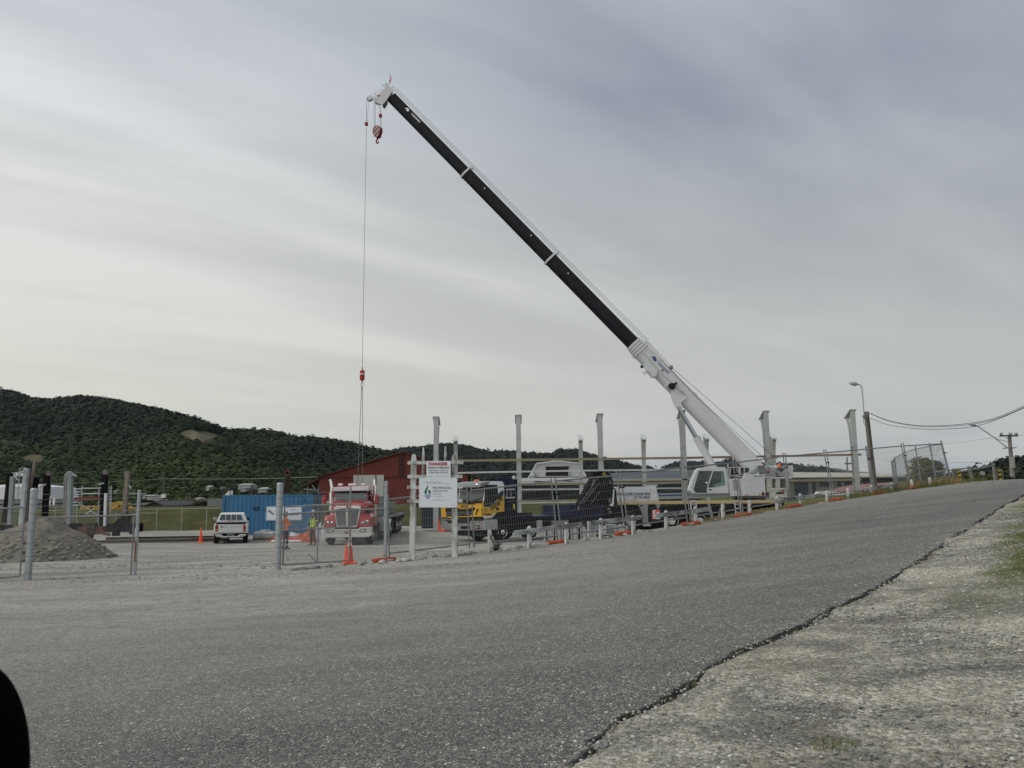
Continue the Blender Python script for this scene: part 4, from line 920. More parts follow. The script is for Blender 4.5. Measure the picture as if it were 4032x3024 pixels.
def black_shed():
    Y = 94; DK = MATS['dark corrugated wall']; BR = corr('blue grey corrugated roof', (.055,.075,.085), 1.5, var=.12); CR = pm('cream gutter', (.38,.375,.32), .5, var=.06)
    x0, x1 = at(2392,1900,Y).x, at(3000,1900,Y).x
    t = empty('long_black_shed', ((x0+x1)/2, Y, BG), 0, 'long black corrugated shed with a blue grey roof and cream gutter behind the crane cab', 'shed'); o = t.location; w = (x1-x0)/2
    zg = at(2700,1888,Y).z - o.z; zr = at(2700,1850,Y+12).z - o.z; zr0 = at(2400,1868,Y+12).z - o.z
    MB().box(-w,w,0,12,-.5,zg-.1).build('wall', DK, t)
    MB().hexa([(-w,-.3,zg),(w,-.3,zg),(w,12,zr),(-w,12,zr0)],[(-w,-.3,zg+.12),(w,-.3,zg+.12),(w,12,zr+.12),(-w,12,zr0+.12)]).build('roof', BR, t)
    MB().box(-w,w,-.75,-.31,zg-.12,zg+.16).build('gutter', CR, t)
    MB().hexa([(-w,12.01,zg),(w,12.01,zg),(w,24,zg),(-w,24,zg)],[(-w,12.01,zr0+.12),(w,12.01,zr+.12),(w,24,zg+.1),(-w,24,zg+.1)]).build('roof', BR, t)
black_shed()
def blue_shed():
    Y = 88; BL = corr('navy corrugated panel', (.028,.042,.065), 1.6, var=.2); CW = pm('cream block wall', (.21,.20,.17), .8, var=.08, scale=1); RF = corr('cream roof sheet', (.44,.425,.36), 1.3)
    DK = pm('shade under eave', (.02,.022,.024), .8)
    x0, x1 = at(2980,1900,Y).x, at(3752,1900,Y).x; gz = 1.1
    t = empty('blue_panelled_shed', ((x0+x1)/2, Y, gz), 0, 'long low shed with navy panels, cream pilasters and a cream roof at the right', 'shed'); o = t.location; w = (x1-x0)/2
    ze = at(3300,1877,Y).z - gz; zr = at(3300,1856,Y+9).z - gz
    MB().box(-w,w,0,18,-1.5,ze-.15).build('wall', CW, t)
    MB().hexa([(-w,-1.0,ze-.1),(w,-1.0,ze-.16),(w-6,9,zr-.3),(-w,9,zr)],[(-w,-1.0,ze),(w,-1.0,ze-.04),(w-6,9,zr-.2),(-w,9,zr+.1)]).build('roof', RF, t)
    MB().hexa([(-w,9.01,zr),(w-6,9.01,zr-.3),(w,19,ze-.16),(-w,19,ze-.1)],[(-w,9.01,zr+.1),(w-6,9.01,zr-.2),(w,19,ze-.04),(-w,19,ze)]).build('roof', RF, t)
    MB().box(-w,w,-.12,-.01,ze-.55,ze-.17).build('eave_shade', DK, t)  # dark strip, its colour stands in for the shade below the eave
    for a, b, y0 in [(2985,3090,1946),(3127,3180,1946),(3197,3210,1946),(3226,3272,1915),(3297,3309,1915),(3326,3352,1915),(3452,3498,1906),(3518,3530,1906)]:
        xa, xb = at(a,1900,Y).x-o.x, at(b,1900,Y).x-o.x; zz = at(3300,y0,Y).z-gz; MB().box(xa,xb,-.07,-.012,zz,ze-.56).build('wall_panel', BL, t)
    for a, b in [(3376,3392),(3398,3416),(3424,3434)]:
        xa, xb = at(a,1900,Y).x-o.x, at(b,1900,Y).x-o.x; MB().box(xa,xb,-.06,-.011,at(3300,1905,Y).z-gz,ze-.2).build('window', GLASS, t)
    for a, b in [(3672,3686),(3692,3712)]:
        xa, xb = at(a,1900,Y).x-o.x, at(b,1900,Y).x-o.x; MB().box(xa,xb,-.08,-.013,at(3600,1898,Y).z-gz,at(3600,1882,Y).z-gz).build('pale_board', WHITE, t)
blue_shed()
# low pink roof and white beams on the ground behind the fence
t = empty('low_red_roof', at(3430,1925,66), 0, 'low faded red metal roof lying behind the fence near the last column', 'roof')
PK = corr('faded red roof', (.30,.135,.115), 2.5); o = t.location
def rel(px, py, Y): return tuple(at(px,py,Y) - o)
MB().hexa([rel(3240,1937,64),rel(3440,1934,64),rel(3535,1908,70),rel(3530,1915,74)],[rel(3240,1936,64),rel(3445,1931,64),rel(3535,1898,70),rel(3350,1909,74)]).build('roof_sheet', PK, t)
t = empty('white_beam_stack', at(3290,1940,60), 0, 'stack of white beams lying on the grass left of the last column', 'beams'); o = t.location
for y0, y1, x0, x1 in [(1949,1945,3203,3394),(1943,1939,3212,3360),(1938,1936,3216,3285)]:
    MB().bar(rel(x0,y0,60), rel(x1,y1,60), .5, .10).build('beam', WHITE, t)
# white tank at the far left
def tank():
    Y = 96; c = at(-20,1950,Y); R = 6.0
    t = empty('white_tank', (c.x, Y+R, BG), 0, 'large white storage tank with a conical roof, ladder and gooseneck vent at the left edge', 'tank')
    zt = at(100,1966,Y).z-BG; zr = at(-20,1906,Y+R).z-BG; zm = at(100,1985,Y).z-BG
    TW = pm('tank white', (.55,.56,.57), .5, var=.04, dirt=(.4,.4,.39), dirt_amt=.2); TG = corr('tank grey', (.33,.34,.34), 1.5)
    MB().lathe([(R,0),(R,zt)], n=40).build('wall', TG, t, smooth_=True); MB().lathe([(R+.1,zt),(R*.93,zt+1.5),(R*.45,zr-.15),(.01,zr)], n=40).build('roof', TW, t, smooth_=True)
    MB().lathe([(R+.05,zt-.08),(R+.1,zt),(R+.05,zt+.08)], n=40).build('rim', DARK, t); MB().lathe([(R+.04,zm-.06),(R+.08,zm),(R+.04,zm+.06)], n=40).build('hoop', DARK, t)
    MB().tube([(1.0,-2,zr-.6),(1.0,-2,zr+.7),(.9,-2,zr+1.0),(.5,-2,zr+1.2),(-.1,-2,zr+1.1),(-.3,-2,zr+.8)], .22, 10).build('vent_pipe', TW, t, smooth_=True)
    m = MB(); a = rad(-56); x, y = (R+.3)*math.cos(a), (R+.3)*math.sin(a)
    for dx in (-.22,.22): m.cyl((x+dx,y,1),(x*.96+dx,y*.96,zt+2.2),.03,n=5)
    for k in range(12): m.cyl((x-.22,y,1.2+k*.4),(x+.22,y,1.2+k*.4),.02,n=4)
    m.build('ladder', GALV, t)
tank()
def house(px0, px1, ye, yp, yb, Y, wallc, roofc, label, name='house', gable=False, ry=8):
    a, b = at(px0, ye, Y), at(px1, ye, Y); zb = at(px0, yb, Y).z; zp = at((px0+px1)/2, yp, Y+ry/2).z; w = (b.x-a.x)/2
    t = empty(name, ((a.x+b.x)/2, Y, zb), 0, label, 'house'); ze = a.z - zb; zp -= zb
    ov = .3 if w > 3 else .12; MB().box(-w,w,0,ry,-3 if Y < 130 else -.5,ze).build('wall', wallc, t)
    if gable:
        MB().prism([(-w*.98,ze),(w*.98,ze),(0,zp-.05)], 'y', .02, ry).build('gable', wallc, t)
        for s in (-1,1): MB().loft([[(s*(w+.3),-.4,ze-.1),(0,-.4,zp),(0,-.4,zp+.15),(s*(w+.3),-.4,ze+.06)],[(s*(w+.3),ry,ze-.1),(0,ry,zp),(0,ry,zp+.15),(s*(w+.3),ry,ze+.06)]]).build('roof', roofc, t)
    else: MB().hexa([(-w-ov,-.2,ze),(w+ov,-.2,ze),(w+ov,ry+.4,ze),(-w-ov,ry+.4,ze)],[(-w-ov,-.2,ze+.08),(w+ov,-.2,ze+.08),(w*.8,ry/2,zp),(-w*.8,ry/2,zp)]).build('roof', roofc, t)
    return t
WW = pm('house white', (.36,.36,.34), .6, var=.05); WR = pm('pale roof', (.34,.35,.36), .45, var=.05); BRW = pm('brown boards', (.075,.062,.06), .8, var=.2, scale=4, stretch=(6,1,.3)); BRR = pm('dark roof', (.06,.062,.068), .7, var=.15)
h = house(577,645,1993,1976,2003,108,BRW,BRR,'dark brown house with a gabled roof just above the flood bank',gable=True,ry=12)
h = house(500,574,1991,1979,2003,110,BRW,BRR,'dark roofed wing joined to the left of the brown gabled house',ry=10)
hs = [(938,986,1910,1904,1920,250,'long white house high on the hillside above the container'),(1017,1048,1926,1919,1934,240,'pale house with a light roof on the hillside, right of the long white house'),(949,967,1922,1919,1930,235,'small white house just below the long white house'),(811,824,1919,1911,1926,250,'narrow white house left of the dark tree'),(866,873,1921,1918,1925,250,'tiny white house right of the dark tree'),(562,574,1953,1948,1957,260,'small white roofed house at the foot of the hill, leftmost of the row'),(579,602,1953,1948,1962,255,'white roofed house at the foot of the hill, second of the row'),(604,617,1960,1956,1964,250,'small pale house right of the white roofed house'),(692,706,1973,1968,1976,200,'small pale house at the hill foot between the two power poles'),(764,782,1964,1959,1970,190,'low house with a pale roof left of the container'),(778,806,1973,1970,1979,150,'cream roofed building in the bushes left of the container'),(614,622,1968,1964,1971,230,'tiny white house right of the brown gabled house'),(448,458,1933,1929,1936,260,'tiny pale house in the bush right of the scaffold')]
t = tag(MB().box(-.85,.85,0,.1,0,1.5).build('corrugated_fence', corr('grey fence sheet', (.20,.21,.22), 1.2)), 'grey corrugated fence left of the blue container', 'fence'); p = at(848,1985,84); t.location = (p.x, 84, 0.1)
t = tag(MB().loft([[(-2.8,-1,.3),(2.8,-1,.3),(2.8,1,.3),(-2.8,1,.3)],[(-2.7,-1,1.0),(2.6,-1,1.0),(2.6,1,1.0),(-2.7,1,1.0)],[(-1.6,-.8,1.6),(1.8,-.8,1.6),(1.8,.8,1.6),(-1.6,.8,1.6)]]).build('parked_van', WHITE, None, .15), 'small white van parked behind the flood bank', 'van'); p = at(671,1996,120); t.location = (p.x, 120, p.z-1.0)
t = tag(MB().hexa([(-.9,0,0),(.9,0,0),(.9,3,0),(-.9,3,0)],[(-1,-.2,.7),(1,-.2,.7),(.8,3,1.1),(-.7,3,1.1)]).build('red_roof_hut', pm('dull red', (.2,.03,.03), .6)), 'dull red roofed hut beside the white van', 'hut'); p = at(655,1990,130); t.location = (p.x, 130, p.z-.8)

# ================================================================== HILLS
def ridge_fn(tab): return lambda px: interp(tab, px)
BIG = [(-900,1560),(-400,1545),(-150,1520),(0,1531),(29,1528),(47,1546),(127,1560),(181,1560),(253,1558),(304,1549),(380,1555),(452,1566),(542,1587),(633,1609),(687,1625),(741,1642),(800,1656),(913,1686),(1017,1689),(1116,1706),(1207,1726),(1297,1732),(1379,1747),(1433,1760),(1523,1774),(1600,1790),(1700,1822),(1800,1850),(1950,1890),(2150,1935)]
MID = [(1300,1800),(1500,1790),(1595,1776),(1659,1768),(1700,1762),(1750,1760),(1804,1768),(1858,1781),(1924,1797),(1981,1791),(2039,1794),(2112,1806),(2180,1806),(2192,1798),(2202,1790),(2267,1792),(2314,1804),(2365,1812),(2437,1830),(2510,1846),(2570,1856),(2640,1885),(2700,1905)]
M3 = [(2590,1880),(2616,1846),(2657,1828),(2733,1825),(2776,1829),(2817,1828),(2868,1812),(2900,1815),(2960,1828),(3060,1830),(3110,1838),(3150,1845),(3200,1845),(3258,1855),(3330,1868),(3420,1890)]
M4 = [(3100,1880),(3190,1856),(3211,1846),(3250,1839),(3280,1840),(3339,1853),(3400,1857),(3480,1868),(3600,1890)]
RGT = [(3770,1900),(3829,1850),(3860,1848),(3879,1838),(3917,1824),(3924,1812),(3979,1808),(4032,1801),(4200,1790),(4500,1800),(4900,1850)]
def fbm(x, y, s, o=4, seed=0):
    v, a = 0, 1
    for k in range(o): v += a*nz(x/s + seed, y/s, seed*1.7 + k); a *= .5; s *= .5
    return v
HILLS = []
def hill(name, tab, dr, df, db, base, mat, cols, rows_, spur=6, seed=0, drf=None):
    """hill between foot distance df and back db with its crest at dr(px); shape from the photographed skyline"""
    pxs = np.linspace(tab[0][0], tab[-1][0], cols); Vv = np.zeros((rows_, cols, 3))
    for i, px in enumerate(pxs):
        D = dr if drf is None else drf(px); sx = (px-2016)/FPX; zr = max(at(px, interp(tab, px), D).z - 5.0*(D/450 if D < 1000 else 0), base + .5)
        for j in range(rows_):
            u = j/(rows_-1)
            if u < .75: k = u/.75; d = df + (D-df)*k; z = base + (zr-base)*(k**1.15*(.55) + .45*math.sin(k*math.pi/2)); amp = math.sin(math.pi*min(1,k))
            else: k = (u-.75)/.25; d = D + (db-D)*k; z = zr + (base-zr)*smooth(0,1,k)*.9; amp = 0
            x = sx*d; ridge = 1 - abs(fbm(x*.8 + d*.25, d*.35, spur*14, 4, seed))*2
            z += amp*(ridge*spur - spur*.45)*(1 if amp else 0)
            Vv[j,i] = (x, d, z)
    ix = np.arange(rows_*cols).reshape(rows_, cols); Fh = np.stack([ix[:-1,:-1], ix[:-1,1:], ix[1:,1:], ix[1:,:-1]], -1).reshape(-1,4)
    tag(np_mesh(name, Vv.reshape(-1,3), Fh, mat, smooth_=True), kind='structure'); return Vv, pxs
HM = pm('bush covered slope', (.030,.042,.020), .95, var=.4, scale=.03, spec=.1)
bigV, bigpx = hill('hill', BIG, 470, 215, 700, -1.5, pm('hill ground', (.035,.048,.018), .95, var=.45, scale=.02, spec=.1), 240, 90, 9, 2, drf=lambda px: 560 - 60*smooth(-500,900,px) - 60*smooth(1000,1900,px))
midV, midpx = hill('far_hill', MID, 1150, 700, 1500, -2, HM, 160, 50, 20, 5)
m3V, m3px = hill('far_hill', M3, 1900, 1300, 2300, -2, HM, 90, 24, 22, 8)
m4V, m4px = hill('mountain', M4, 7500, 5500, 9000, -5, HM, 50, 14, 60, 11)
rV, rpx = hill('hill', RGT, 260, 130, 400, 0, HM, 60, 30, 4, 3)

def crown_variants(n, leaves, leaf, seed, low=False):
    out = []; rg = random.Random(seed)
    for k in range(n):
        Vs, Fs = [], []
        for q in range(leaves):
            u = rg.uniform(-.35, 1); th = rg.random()*6.283; rr = math.sqrt(max(0, 1-u*u)); R = (.72 + .34*rg.random())*(1 + .25*math.sin(3*th + k))
            c = Vector((rr*math.cos(th)*R, rr*math.sin(th)*R, u*R*.85)); n_ = (c + Vector((rg.uniform(-.35,.35), rg.uniform(-.35,.35), rg.uniform(-.1,.5)))).normalized()
            a = n_.orthogonal().normalized(); b = n_.cross(a); r_ = rg.random()*6.283; a, b = a*math.cos(r_)+b*math.sin(r_), b*math.cos(r_)-a*math.sin(r_)
            s = leaf*rg.uniform(.6,1.3); o = len(Vs)
            Vs += [c + a*s, c - a*s*.5 + b*s*.8 , c - a*s*.5 - b*s*.8]; Fs.append((o,o+1,o+2))
        out.append((np.array([v[:] for v in Vs]), np.array(Fs)))
    return out
def foliage_mat(name, stops, sc=.05, sc2=.6, spur=0):
    m = bpy.data.materials.new(name); m.use_nodes = True; nt = m.node_tree; N = nt.nodes.new; L = nt.links.new
    p = nt.nodes['Principled BSDF']; p.inputs['Roughness'].default_value = .8; p.inputs['Specular IOR Level'].default_value = .15
    g = N('ShaderNodeNewGeometry'); r = N('ShaderNodeValToRGB')
    n1 = N('ShaderNodeTexNoise'); L(g.outputs['Position'], n1.inputs[0]); n1.inputs['Scale'].default_value = sc; n1.inputs['Detail'].default_value = 4
    n2 = N('ShaderNodeTexNoise'); L(g.outputs['Position'], n2.inputs[0]); n2.inputs['Scale'].default_value = sc2; n2.inputs['Detail'].default_value = 3
    a = N('ShaderNodeMath'); a.operation = 'ADD'; L(n1.outputs[0], a.inputs[0]); 
    b = N('ShaderNodeMath'); b.operation = 'MULTIPLY_ADD'; L(n2.outputs[0], b.inputs[0]); b.inputs[1].default_value = .5; b.inputs[2].default_value = -.25
    ri = N('ShaderNodeMath'); ri.operation = 'MULTIPLY_ADD'; L(g.outputs['Random Per Island'], ri.inputs[0]); ri.inputs[1].default_value = .14; ri.inputs[2].default_value = -.07
    L(b.outputs[0], a.inputs[1]); c = N('ShaderNodeMath'); L(a.outputs[0], c.inputs[0]); L(ri.outputs[0], c.inputs[1]); L(c.outputs[0], r.inputs[0])
    e = r.color_ramp.elements; e[0].position = stops[0][0]; e[0].color = (*stops[0][1],1); e[1].position = stops[-1][0]; e[1].color = (*stops[-1][1],1)
    for s in stops[1:-1]: q = e.new(s[0]); q.color = (*s[1],1)
    if spur:   # paler, greener base colour towards the nearer, lower slopes
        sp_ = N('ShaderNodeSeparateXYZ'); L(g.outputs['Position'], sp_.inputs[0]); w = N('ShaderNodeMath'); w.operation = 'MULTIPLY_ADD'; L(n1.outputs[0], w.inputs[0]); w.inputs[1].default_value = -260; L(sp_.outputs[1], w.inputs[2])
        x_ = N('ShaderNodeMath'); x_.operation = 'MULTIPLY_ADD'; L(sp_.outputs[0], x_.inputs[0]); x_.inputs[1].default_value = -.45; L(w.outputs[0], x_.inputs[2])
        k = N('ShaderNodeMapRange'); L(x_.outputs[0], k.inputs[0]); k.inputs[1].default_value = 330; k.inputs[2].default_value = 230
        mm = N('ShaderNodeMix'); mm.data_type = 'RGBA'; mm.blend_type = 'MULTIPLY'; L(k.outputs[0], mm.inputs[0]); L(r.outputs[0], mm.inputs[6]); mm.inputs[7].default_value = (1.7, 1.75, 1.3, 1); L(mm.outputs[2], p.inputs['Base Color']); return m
    L(r.outputs[0], p.inputs['Base Color']); return m
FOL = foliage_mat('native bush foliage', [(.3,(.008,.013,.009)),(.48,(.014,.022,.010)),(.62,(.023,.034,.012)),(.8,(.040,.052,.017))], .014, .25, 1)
FOLD = foliage_mat('dark far foliage', [(.3,(.008,.013,.010)),(.7,(.018,.026,.014))], .01, .1)
# clearings on the hill: pixel ellipses turned into ground areas
def in_clear(px, py, m=0): return ((px-785)/(92+m))**2 + ((py-1722-m*.6 - (px-785)*.10)/(24+m))**2 < 1 or ((px-130)/(54+m))**2 + ((py-1808-m*.6)/(18+m))**2 < 1 or ((px-750)/30)**2 + ((py-1918)/14)**2 < 1
def near_house(px, py): return any(x0-6 < px < x1+6 and yp-2 < py < yb+11 for x0, x1, ye, yp, yb, Y, l in hs)
def cam_px(p):
    v = p - CAM; f = v.dot(_F); return 2016 + FPX*v.dot(_R)/f, 1512 - FPX*v.dot(_U)/f
def sample_hill(Vv, rng, jmax):
    R_, C_ = Vv.shape[:2]; j = rng.random()*jmax*(R_-1); i = rng.random()*(C_-1.001); j0, i0 = int(j), int(i); a, b = j-j0, i-i0
    j0 = min(j0, R_-2); q = (Vv[j0,i0]*(1-a)*(1-b) + Vv[j0+1,i0]*a*(1-b) + Vv[j0,i0+1]*(1-a)*b + Vv[j0+1,i0+1]*a*b); return Vector(q)
CV = crown_variants(8, 76, .27, 4); rgh = random.Random(21); pts = []
tries = 0
while len(pts) < 19000 and tries < 110000:
    tries += 1; p = sample_hill(bigV, rgh, .80)
    if p.x < -.75*p.y or p.x > .1*p.y: continue
    px, py = cam_px(p)
    if in_clear(px, py, 6) or near_house(px, py): continue
    s = (1.3 + 2.1*rgh.random()**1.8)*(.75 + .55*smooth(215, 480, p.y)) * (1 + .5*max(0, fbm(p.x, p.y, 60, 2, 3)))
    if py < interp(BIG, px) + 14 : s *= rgh.choice([.7,.9,1.15])
    pts.append((p.x, p.y, p.z + s*.15, s*1.15, s*1.15, s*rgh.uniform(.75,1.1), rgh.random()*6.28))
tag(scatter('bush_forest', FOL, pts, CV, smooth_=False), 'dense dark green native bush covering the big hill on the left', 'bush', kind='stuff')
# clearings grass
pts = []; n = 0
while n < 1500:
    p = sample_hill(bigV, rgh, .75); n += 1
pts = []
CV2 = crown_variants(5, 26, .45, 9)
for Vv, N_, jm, sc in ((midV, 5200, .80, 7.5), (m3V, 1600, .8, 10), ):
    for k in range(N_):
        p = sample_hill(Vv, rgh, jm); s = sc*rgh.uniform(.5,1.15); pts.append((p.x, p.y, p.z, s*1.15, s*1.15, s*.9, rgh.random()*6.28))
tag(scatter('far_forest', FOLD, pts, CV2, smooth_=False), 'dark forest covering the more distant hills behind the sheds', 'forest', kind='stuff')
pts = []
for k in range(2600):
    p = sample_hill(rV, rgh, .8); s = rgh.uniform(1.2,3.0); pts.append((p.x, p.y, p.z + .3*s, s*1.1, s*1.1, s, rgh.random()*6.28))
p = at(3855,1838,255); pts += [(p.x,p.y,p.z-3,3.4,3.4,4,1),(p.x-8,p.y,p.z-6,3,3,2.6,2)]
tag(scatter('hill_trees', foliage_mat('right hill foliage', [(.3,(.010,.016,.010)),(.7,(.030,.040,.018))], .03, .4), pts, CV, smooth_=False), 'dark tree covered hillside at the right edge', 'trees', kind='stuff')
def tree(px, yb, yt, w, Y, mat, label, name='tree', n=14, cat='tree', seed=0):
    b = at(px, yb, Y); H = at(px, yt, Y).z - b.z; R = w*Y/FPX/2; rg = random.Random(seed+px)
    t = empty(name, b, 0, label, cat); m = MB(); m.tube([(0,0,-1),(.05*R,0,H*.3),(0,.05*R,H*.62)], [R*.12,R*.09,R*.04], 7)
    for k in range(5):
        a = rg.random()*6.28; m.tube([(0,0,H*(.25+.08*k)),(R*.35*math.cos(a),R*.35*math.sin(a),H*(.45+.07*k)),(R*.6*math.cos(a),R*.6*math.sin(a),H*(.55+.07*k))], [R*.05,R*.035,R*.015], 5)
    m.build('trunk', pm('bark', (.09,.075,.06), .9, var=.3, scale=4), t)
    pts = []
    for k in range(n*5):
        a = rg.random()*6.28; u = rg.random(); z = H*(.22 + .72*u); rr = R*math.sqrt(max(.03, 1-((z/H-.5)/.55)**2))*rg.random()**.5*.8; s = R*rg.uniform(.16,.34)
        pts.append((rr*math.cos(a), rr*math.sin(a), z, s, s, s*.8, a))
    o = scatter('crown', mat, pts, CV, smooth_=False); o.parent = t; return t
GT = foliage_mat('bright bush foliage', [(.3,(.035,.045,.016)),(.5,(.075,.085,.025)),(.7,(.13,.13,.04))], .4, 2)
DT = foliage_mat('dark conifer foliage', [(.3,(.006,.011,.008)),(.7,(.018,.026,.014))], .4, 2)
OT = foliage_mat('olive bush foliage', [(.3,(.03,.036,.014)),(.55,(.07,.075,.028)),(.75,(.12,.11,.05))], .4, 2)
for px, yb, yt, w, Y, l in [(655,1999,1975,90,150,'low dark bush behind the brown gabled house'),(730,1998,1962,80,140,'rounded bush on the flat left of the container, left of the pair'),(790,1996,1975,70,115,'bright green bush just behind the flood bank'),(852,1992,1958,80,120,'bright green bush left of the container top'),(450,1998,1965,60,140,'dark bush behind the yellow machine'),(215,1998,1968,60,140,'green bush right of the white tank'),(480,1975,1940,60,180,'olive bush above the scaffold'),(900,1985,1962,60,150,'green bush beside the blue flag on the container')]:
    tree(px, yb, yt, w, Y, GT if 'right' not in l else OT, l, 'bush', 8, 'bush')
tree(3652,1925,1806,150,84,GT,'broad olive green tree behind the return leg of the mesh fence','broad_tree',16)
tree(3755,1925,1855,70,80,OT,'thin straggly bush right of the broad tree','bush',8,'bush')
for px, yt, w, Y, l in [(3830,1866,110,70,'olive bush between the two striped bridge posts, left one'),(3890,1872,90,66,'olive bush between the two striped bridge posts, right one'),(3960,1876,90,62,'dark green bush under the far power pole'),(4030,1880,80,70,'dark bush at the right edge of the photo'),(3795,1872,60,75,'scrubby bush at the left striped bridge post')]:
    tree(px, 1925, yt, w, Y, OT if 'olive' in l or 'scrub' in l else DT, l, 'bush', 10, 'bush')
# grass clearings: sheets that follow the hill
CLG = foliage_mat('clearing grass', [(.3,(.032,.038,.016)),(.5,(.075,.07,.03)),(.7,(.13,.105,.055))], .06, .4)
Rr, Cc = bigV.shape[:2]; proj = np.zeros((Rr, Cc, 2))
for j in range(Rr):
    for i in range(Cc): proj[j,i] = cam_px(Vector(bigV[j,i]))
vid = {}; V2, F2 = [], []
SUB = 4
def bil(j, i):
    j0, i0 = min(int(j), Rr-2), min(int(i), Cc-2); a, b = j-j0, i-i0
    return bigV[j0,i0]*(1-a)*(1-b)+bigV[j0+1,i0]*a*(1-b)+bigV[j0,i0+1]*(1-a)*b+bigV[j0+1,i0+1]*a*b
for j in range(int(Rr*.76)):
    for i in range(Cc-1):
        px, py = proj[j,i]
        if not (60 < px < 900 and 1680 < py < 1940): continue
        if not any(in_clear(px+dx, py+dy) for dx in (-12,0,12) for dy in (-8,0,8)): continue
        for a in range(SUB):
            for b in range(SUB):
                q = bil(j+(a+.5)/SUB, i+(b+.5)/SUB); x, y = cam_px(Vector(q))
                n_ = 26*nz(x*.045, y*.12) + 10*nz(x*.14, y*.3)
                if not in_clear(x + n_, y + n_*.4): continue
                c = []
                for da, db in ((0,0),(0,1),(1,1),(1,0)):
                    k = (j*SUB+a+da, i*SUB+b+db)
                    if k not in vid: vid[k] = len(V2); q2 = bil(k[0]/SUB, k[1]/SUB); V2.append((q2[0], q2[1], q2[2]+.35))
                    c.append(vid[k])
                F2.append(c)
if F2: tag(np_mesh('hill_clearing', np.array(V2), np.array(F2), CLG, smooth_=True), kind='structure')

def hill_depth(px, py):
    d = (proj[:int(Rr*.75),:,0]-px)**2 + ((proj[:int(Rr*.75),:,1]-py)*2)**2; k = np.unravel_index(np.argmin(d), d.shape); return float(bigV[k[0],k[1],1]) - 3
tree(842,1938,1893,46,hill_depth(842,1938),DT,'very dark dense tree standing alone at the foot of the hill','dark_tree')
for x0, x1, ye, yp, yb, Y, l in hs: house(x0, x1, ye, yp, yb, max(200, hill_depth((x0+x1)/2, yb) - 9), WW, WR, l, 'hillside_house', ry=6)
# ================================================================== VEHICLES
class Proj:
    """turns photograph pixels into points of a thing's own frame on a chosen plane"""
    def __init__(s, t, rz=0): s.o = Vector(t.location); s.R = Matrix.Rotation(-rz, 3, 'Z')
    def on(s, px, py, ax, val):
        c = s.R @ (CAM - s.o); d = s.R @ (_F*FPX + _R*(px-2016) + _U*(1512-py)); k = (val - c[ax])/d[ax]; return c + d*k
def crop(ox, oy, sc): return lambda x, y: (ox + x*sc, oy + y*sc)
def slab(pts, nrm, th):
    """polygon given thickness along nrm"""
    n = Vector(nrm).normalized()*th; m = MB(); m.loft([[Vector(p) for p in pts], [Vector(p)+n for p in pts]]); return m
def wheel(parent, c, r, w, side, rim, rimr=.58, holes=8, label=None, name='wheel'):
    """axle along local x; side +1/-1 tells which face shows"""
    m = MB(); m.lathe([(r*.56,-w/2+.01),(r*.9,-w/2),(r*.985,-w/2+.03),(r,-w/4),(r,w/4),(r*.985,w/2-.03),(r*.9,w/2),(r*.56,w/2-.01)], c, 'x', 28)
    o = m.build(name, TYRE, parent, smooth_=True)
    q = c[0] + side*(w/2 - .012); s_ = side
    m = MB(); m.lathe([(r*rimr,0),(r*(rimr-.02),s_*.014),(r*(rimr-.09),s_*-.02),(r*(rimr-.12),s_*-.07),(r*.30,s_*-.03),(r*.27,s_*.03),(r*.14,s_*.05),(.003,s_*.05)], (q,c[1],c[2]), 'x', 28); m.build('rim', rim, o, smooth_=True)
    m = MB()
    for k in range(holes):
        a = 6.283*k/holes; cy, cz = c[1]+r*.39*math.cos(a), c[2]+r*.39*math.sin(a); m.cyl((q-s_*.06,cy,cz),(q-s_*.038,cy,cz), r*.055, n=8)
    m.build('rim_holes', BLACK, o); return o
def wheel_y(parent, c, r, w, rim, rimr=.6, holes=8):    # axle along local y, showing towards -y
    m = MB(); m.lathe([(r*.56,-w/2+.01),(r*.9,-w/2),(r*.985,-w/2+.03),(r,-w/4),(r,w/4),(r*.985,w/2-.03),(r*.9,w/2),(r*.56,w/2-.01)], c, 'y', 30)
    o = m.build('wheel', TYRE, parent, smooth_=True); q = c[1] - w/2 + .012
    MB().lathe([(r*rimr,0),(r*(rimr-.03),-.02),(r*(rimr-.09),.02),(r*(rimr-.13),.05),(r*.32,.02),(r*.28,-.03),(r*.16,-.05),(.003,-.05)], (c[0],q,c[2]), 'y', 30).build('rim', rim, o, smooth_=True)
    m = MB()
    for k in range(holes):
        a = 6.283*k/holes; m.cyl((c[0]+r*.42*math.cos(a),q+.035,c[2]+r*.42*math.sin(a)),(c[0]+r*.42*math.cos(a),q+.012,c[2]+r*.42*math.sin(a)), r*.05, n=8)
    m.build('rim_holes', BLACK, o); return o
CRW = pm('crane white', (.57,.585,.60), .38, var=.03, dirt=(.5,.5,.48), dirt_amt=.1)
RIMW = pm('rim white', (.50,.50,.49), .5, var=.08, dirt=(.2,.19,.17), dirt_amt=.3)
NAVY = pm('navy paint', (.008,.012,.038), .45, var=.15, spec=.2, dirt=(.03,.03,.04), dirt_amt=.2)
NAVYL = pm('navy lettering', (.015,.02,.13), .5)

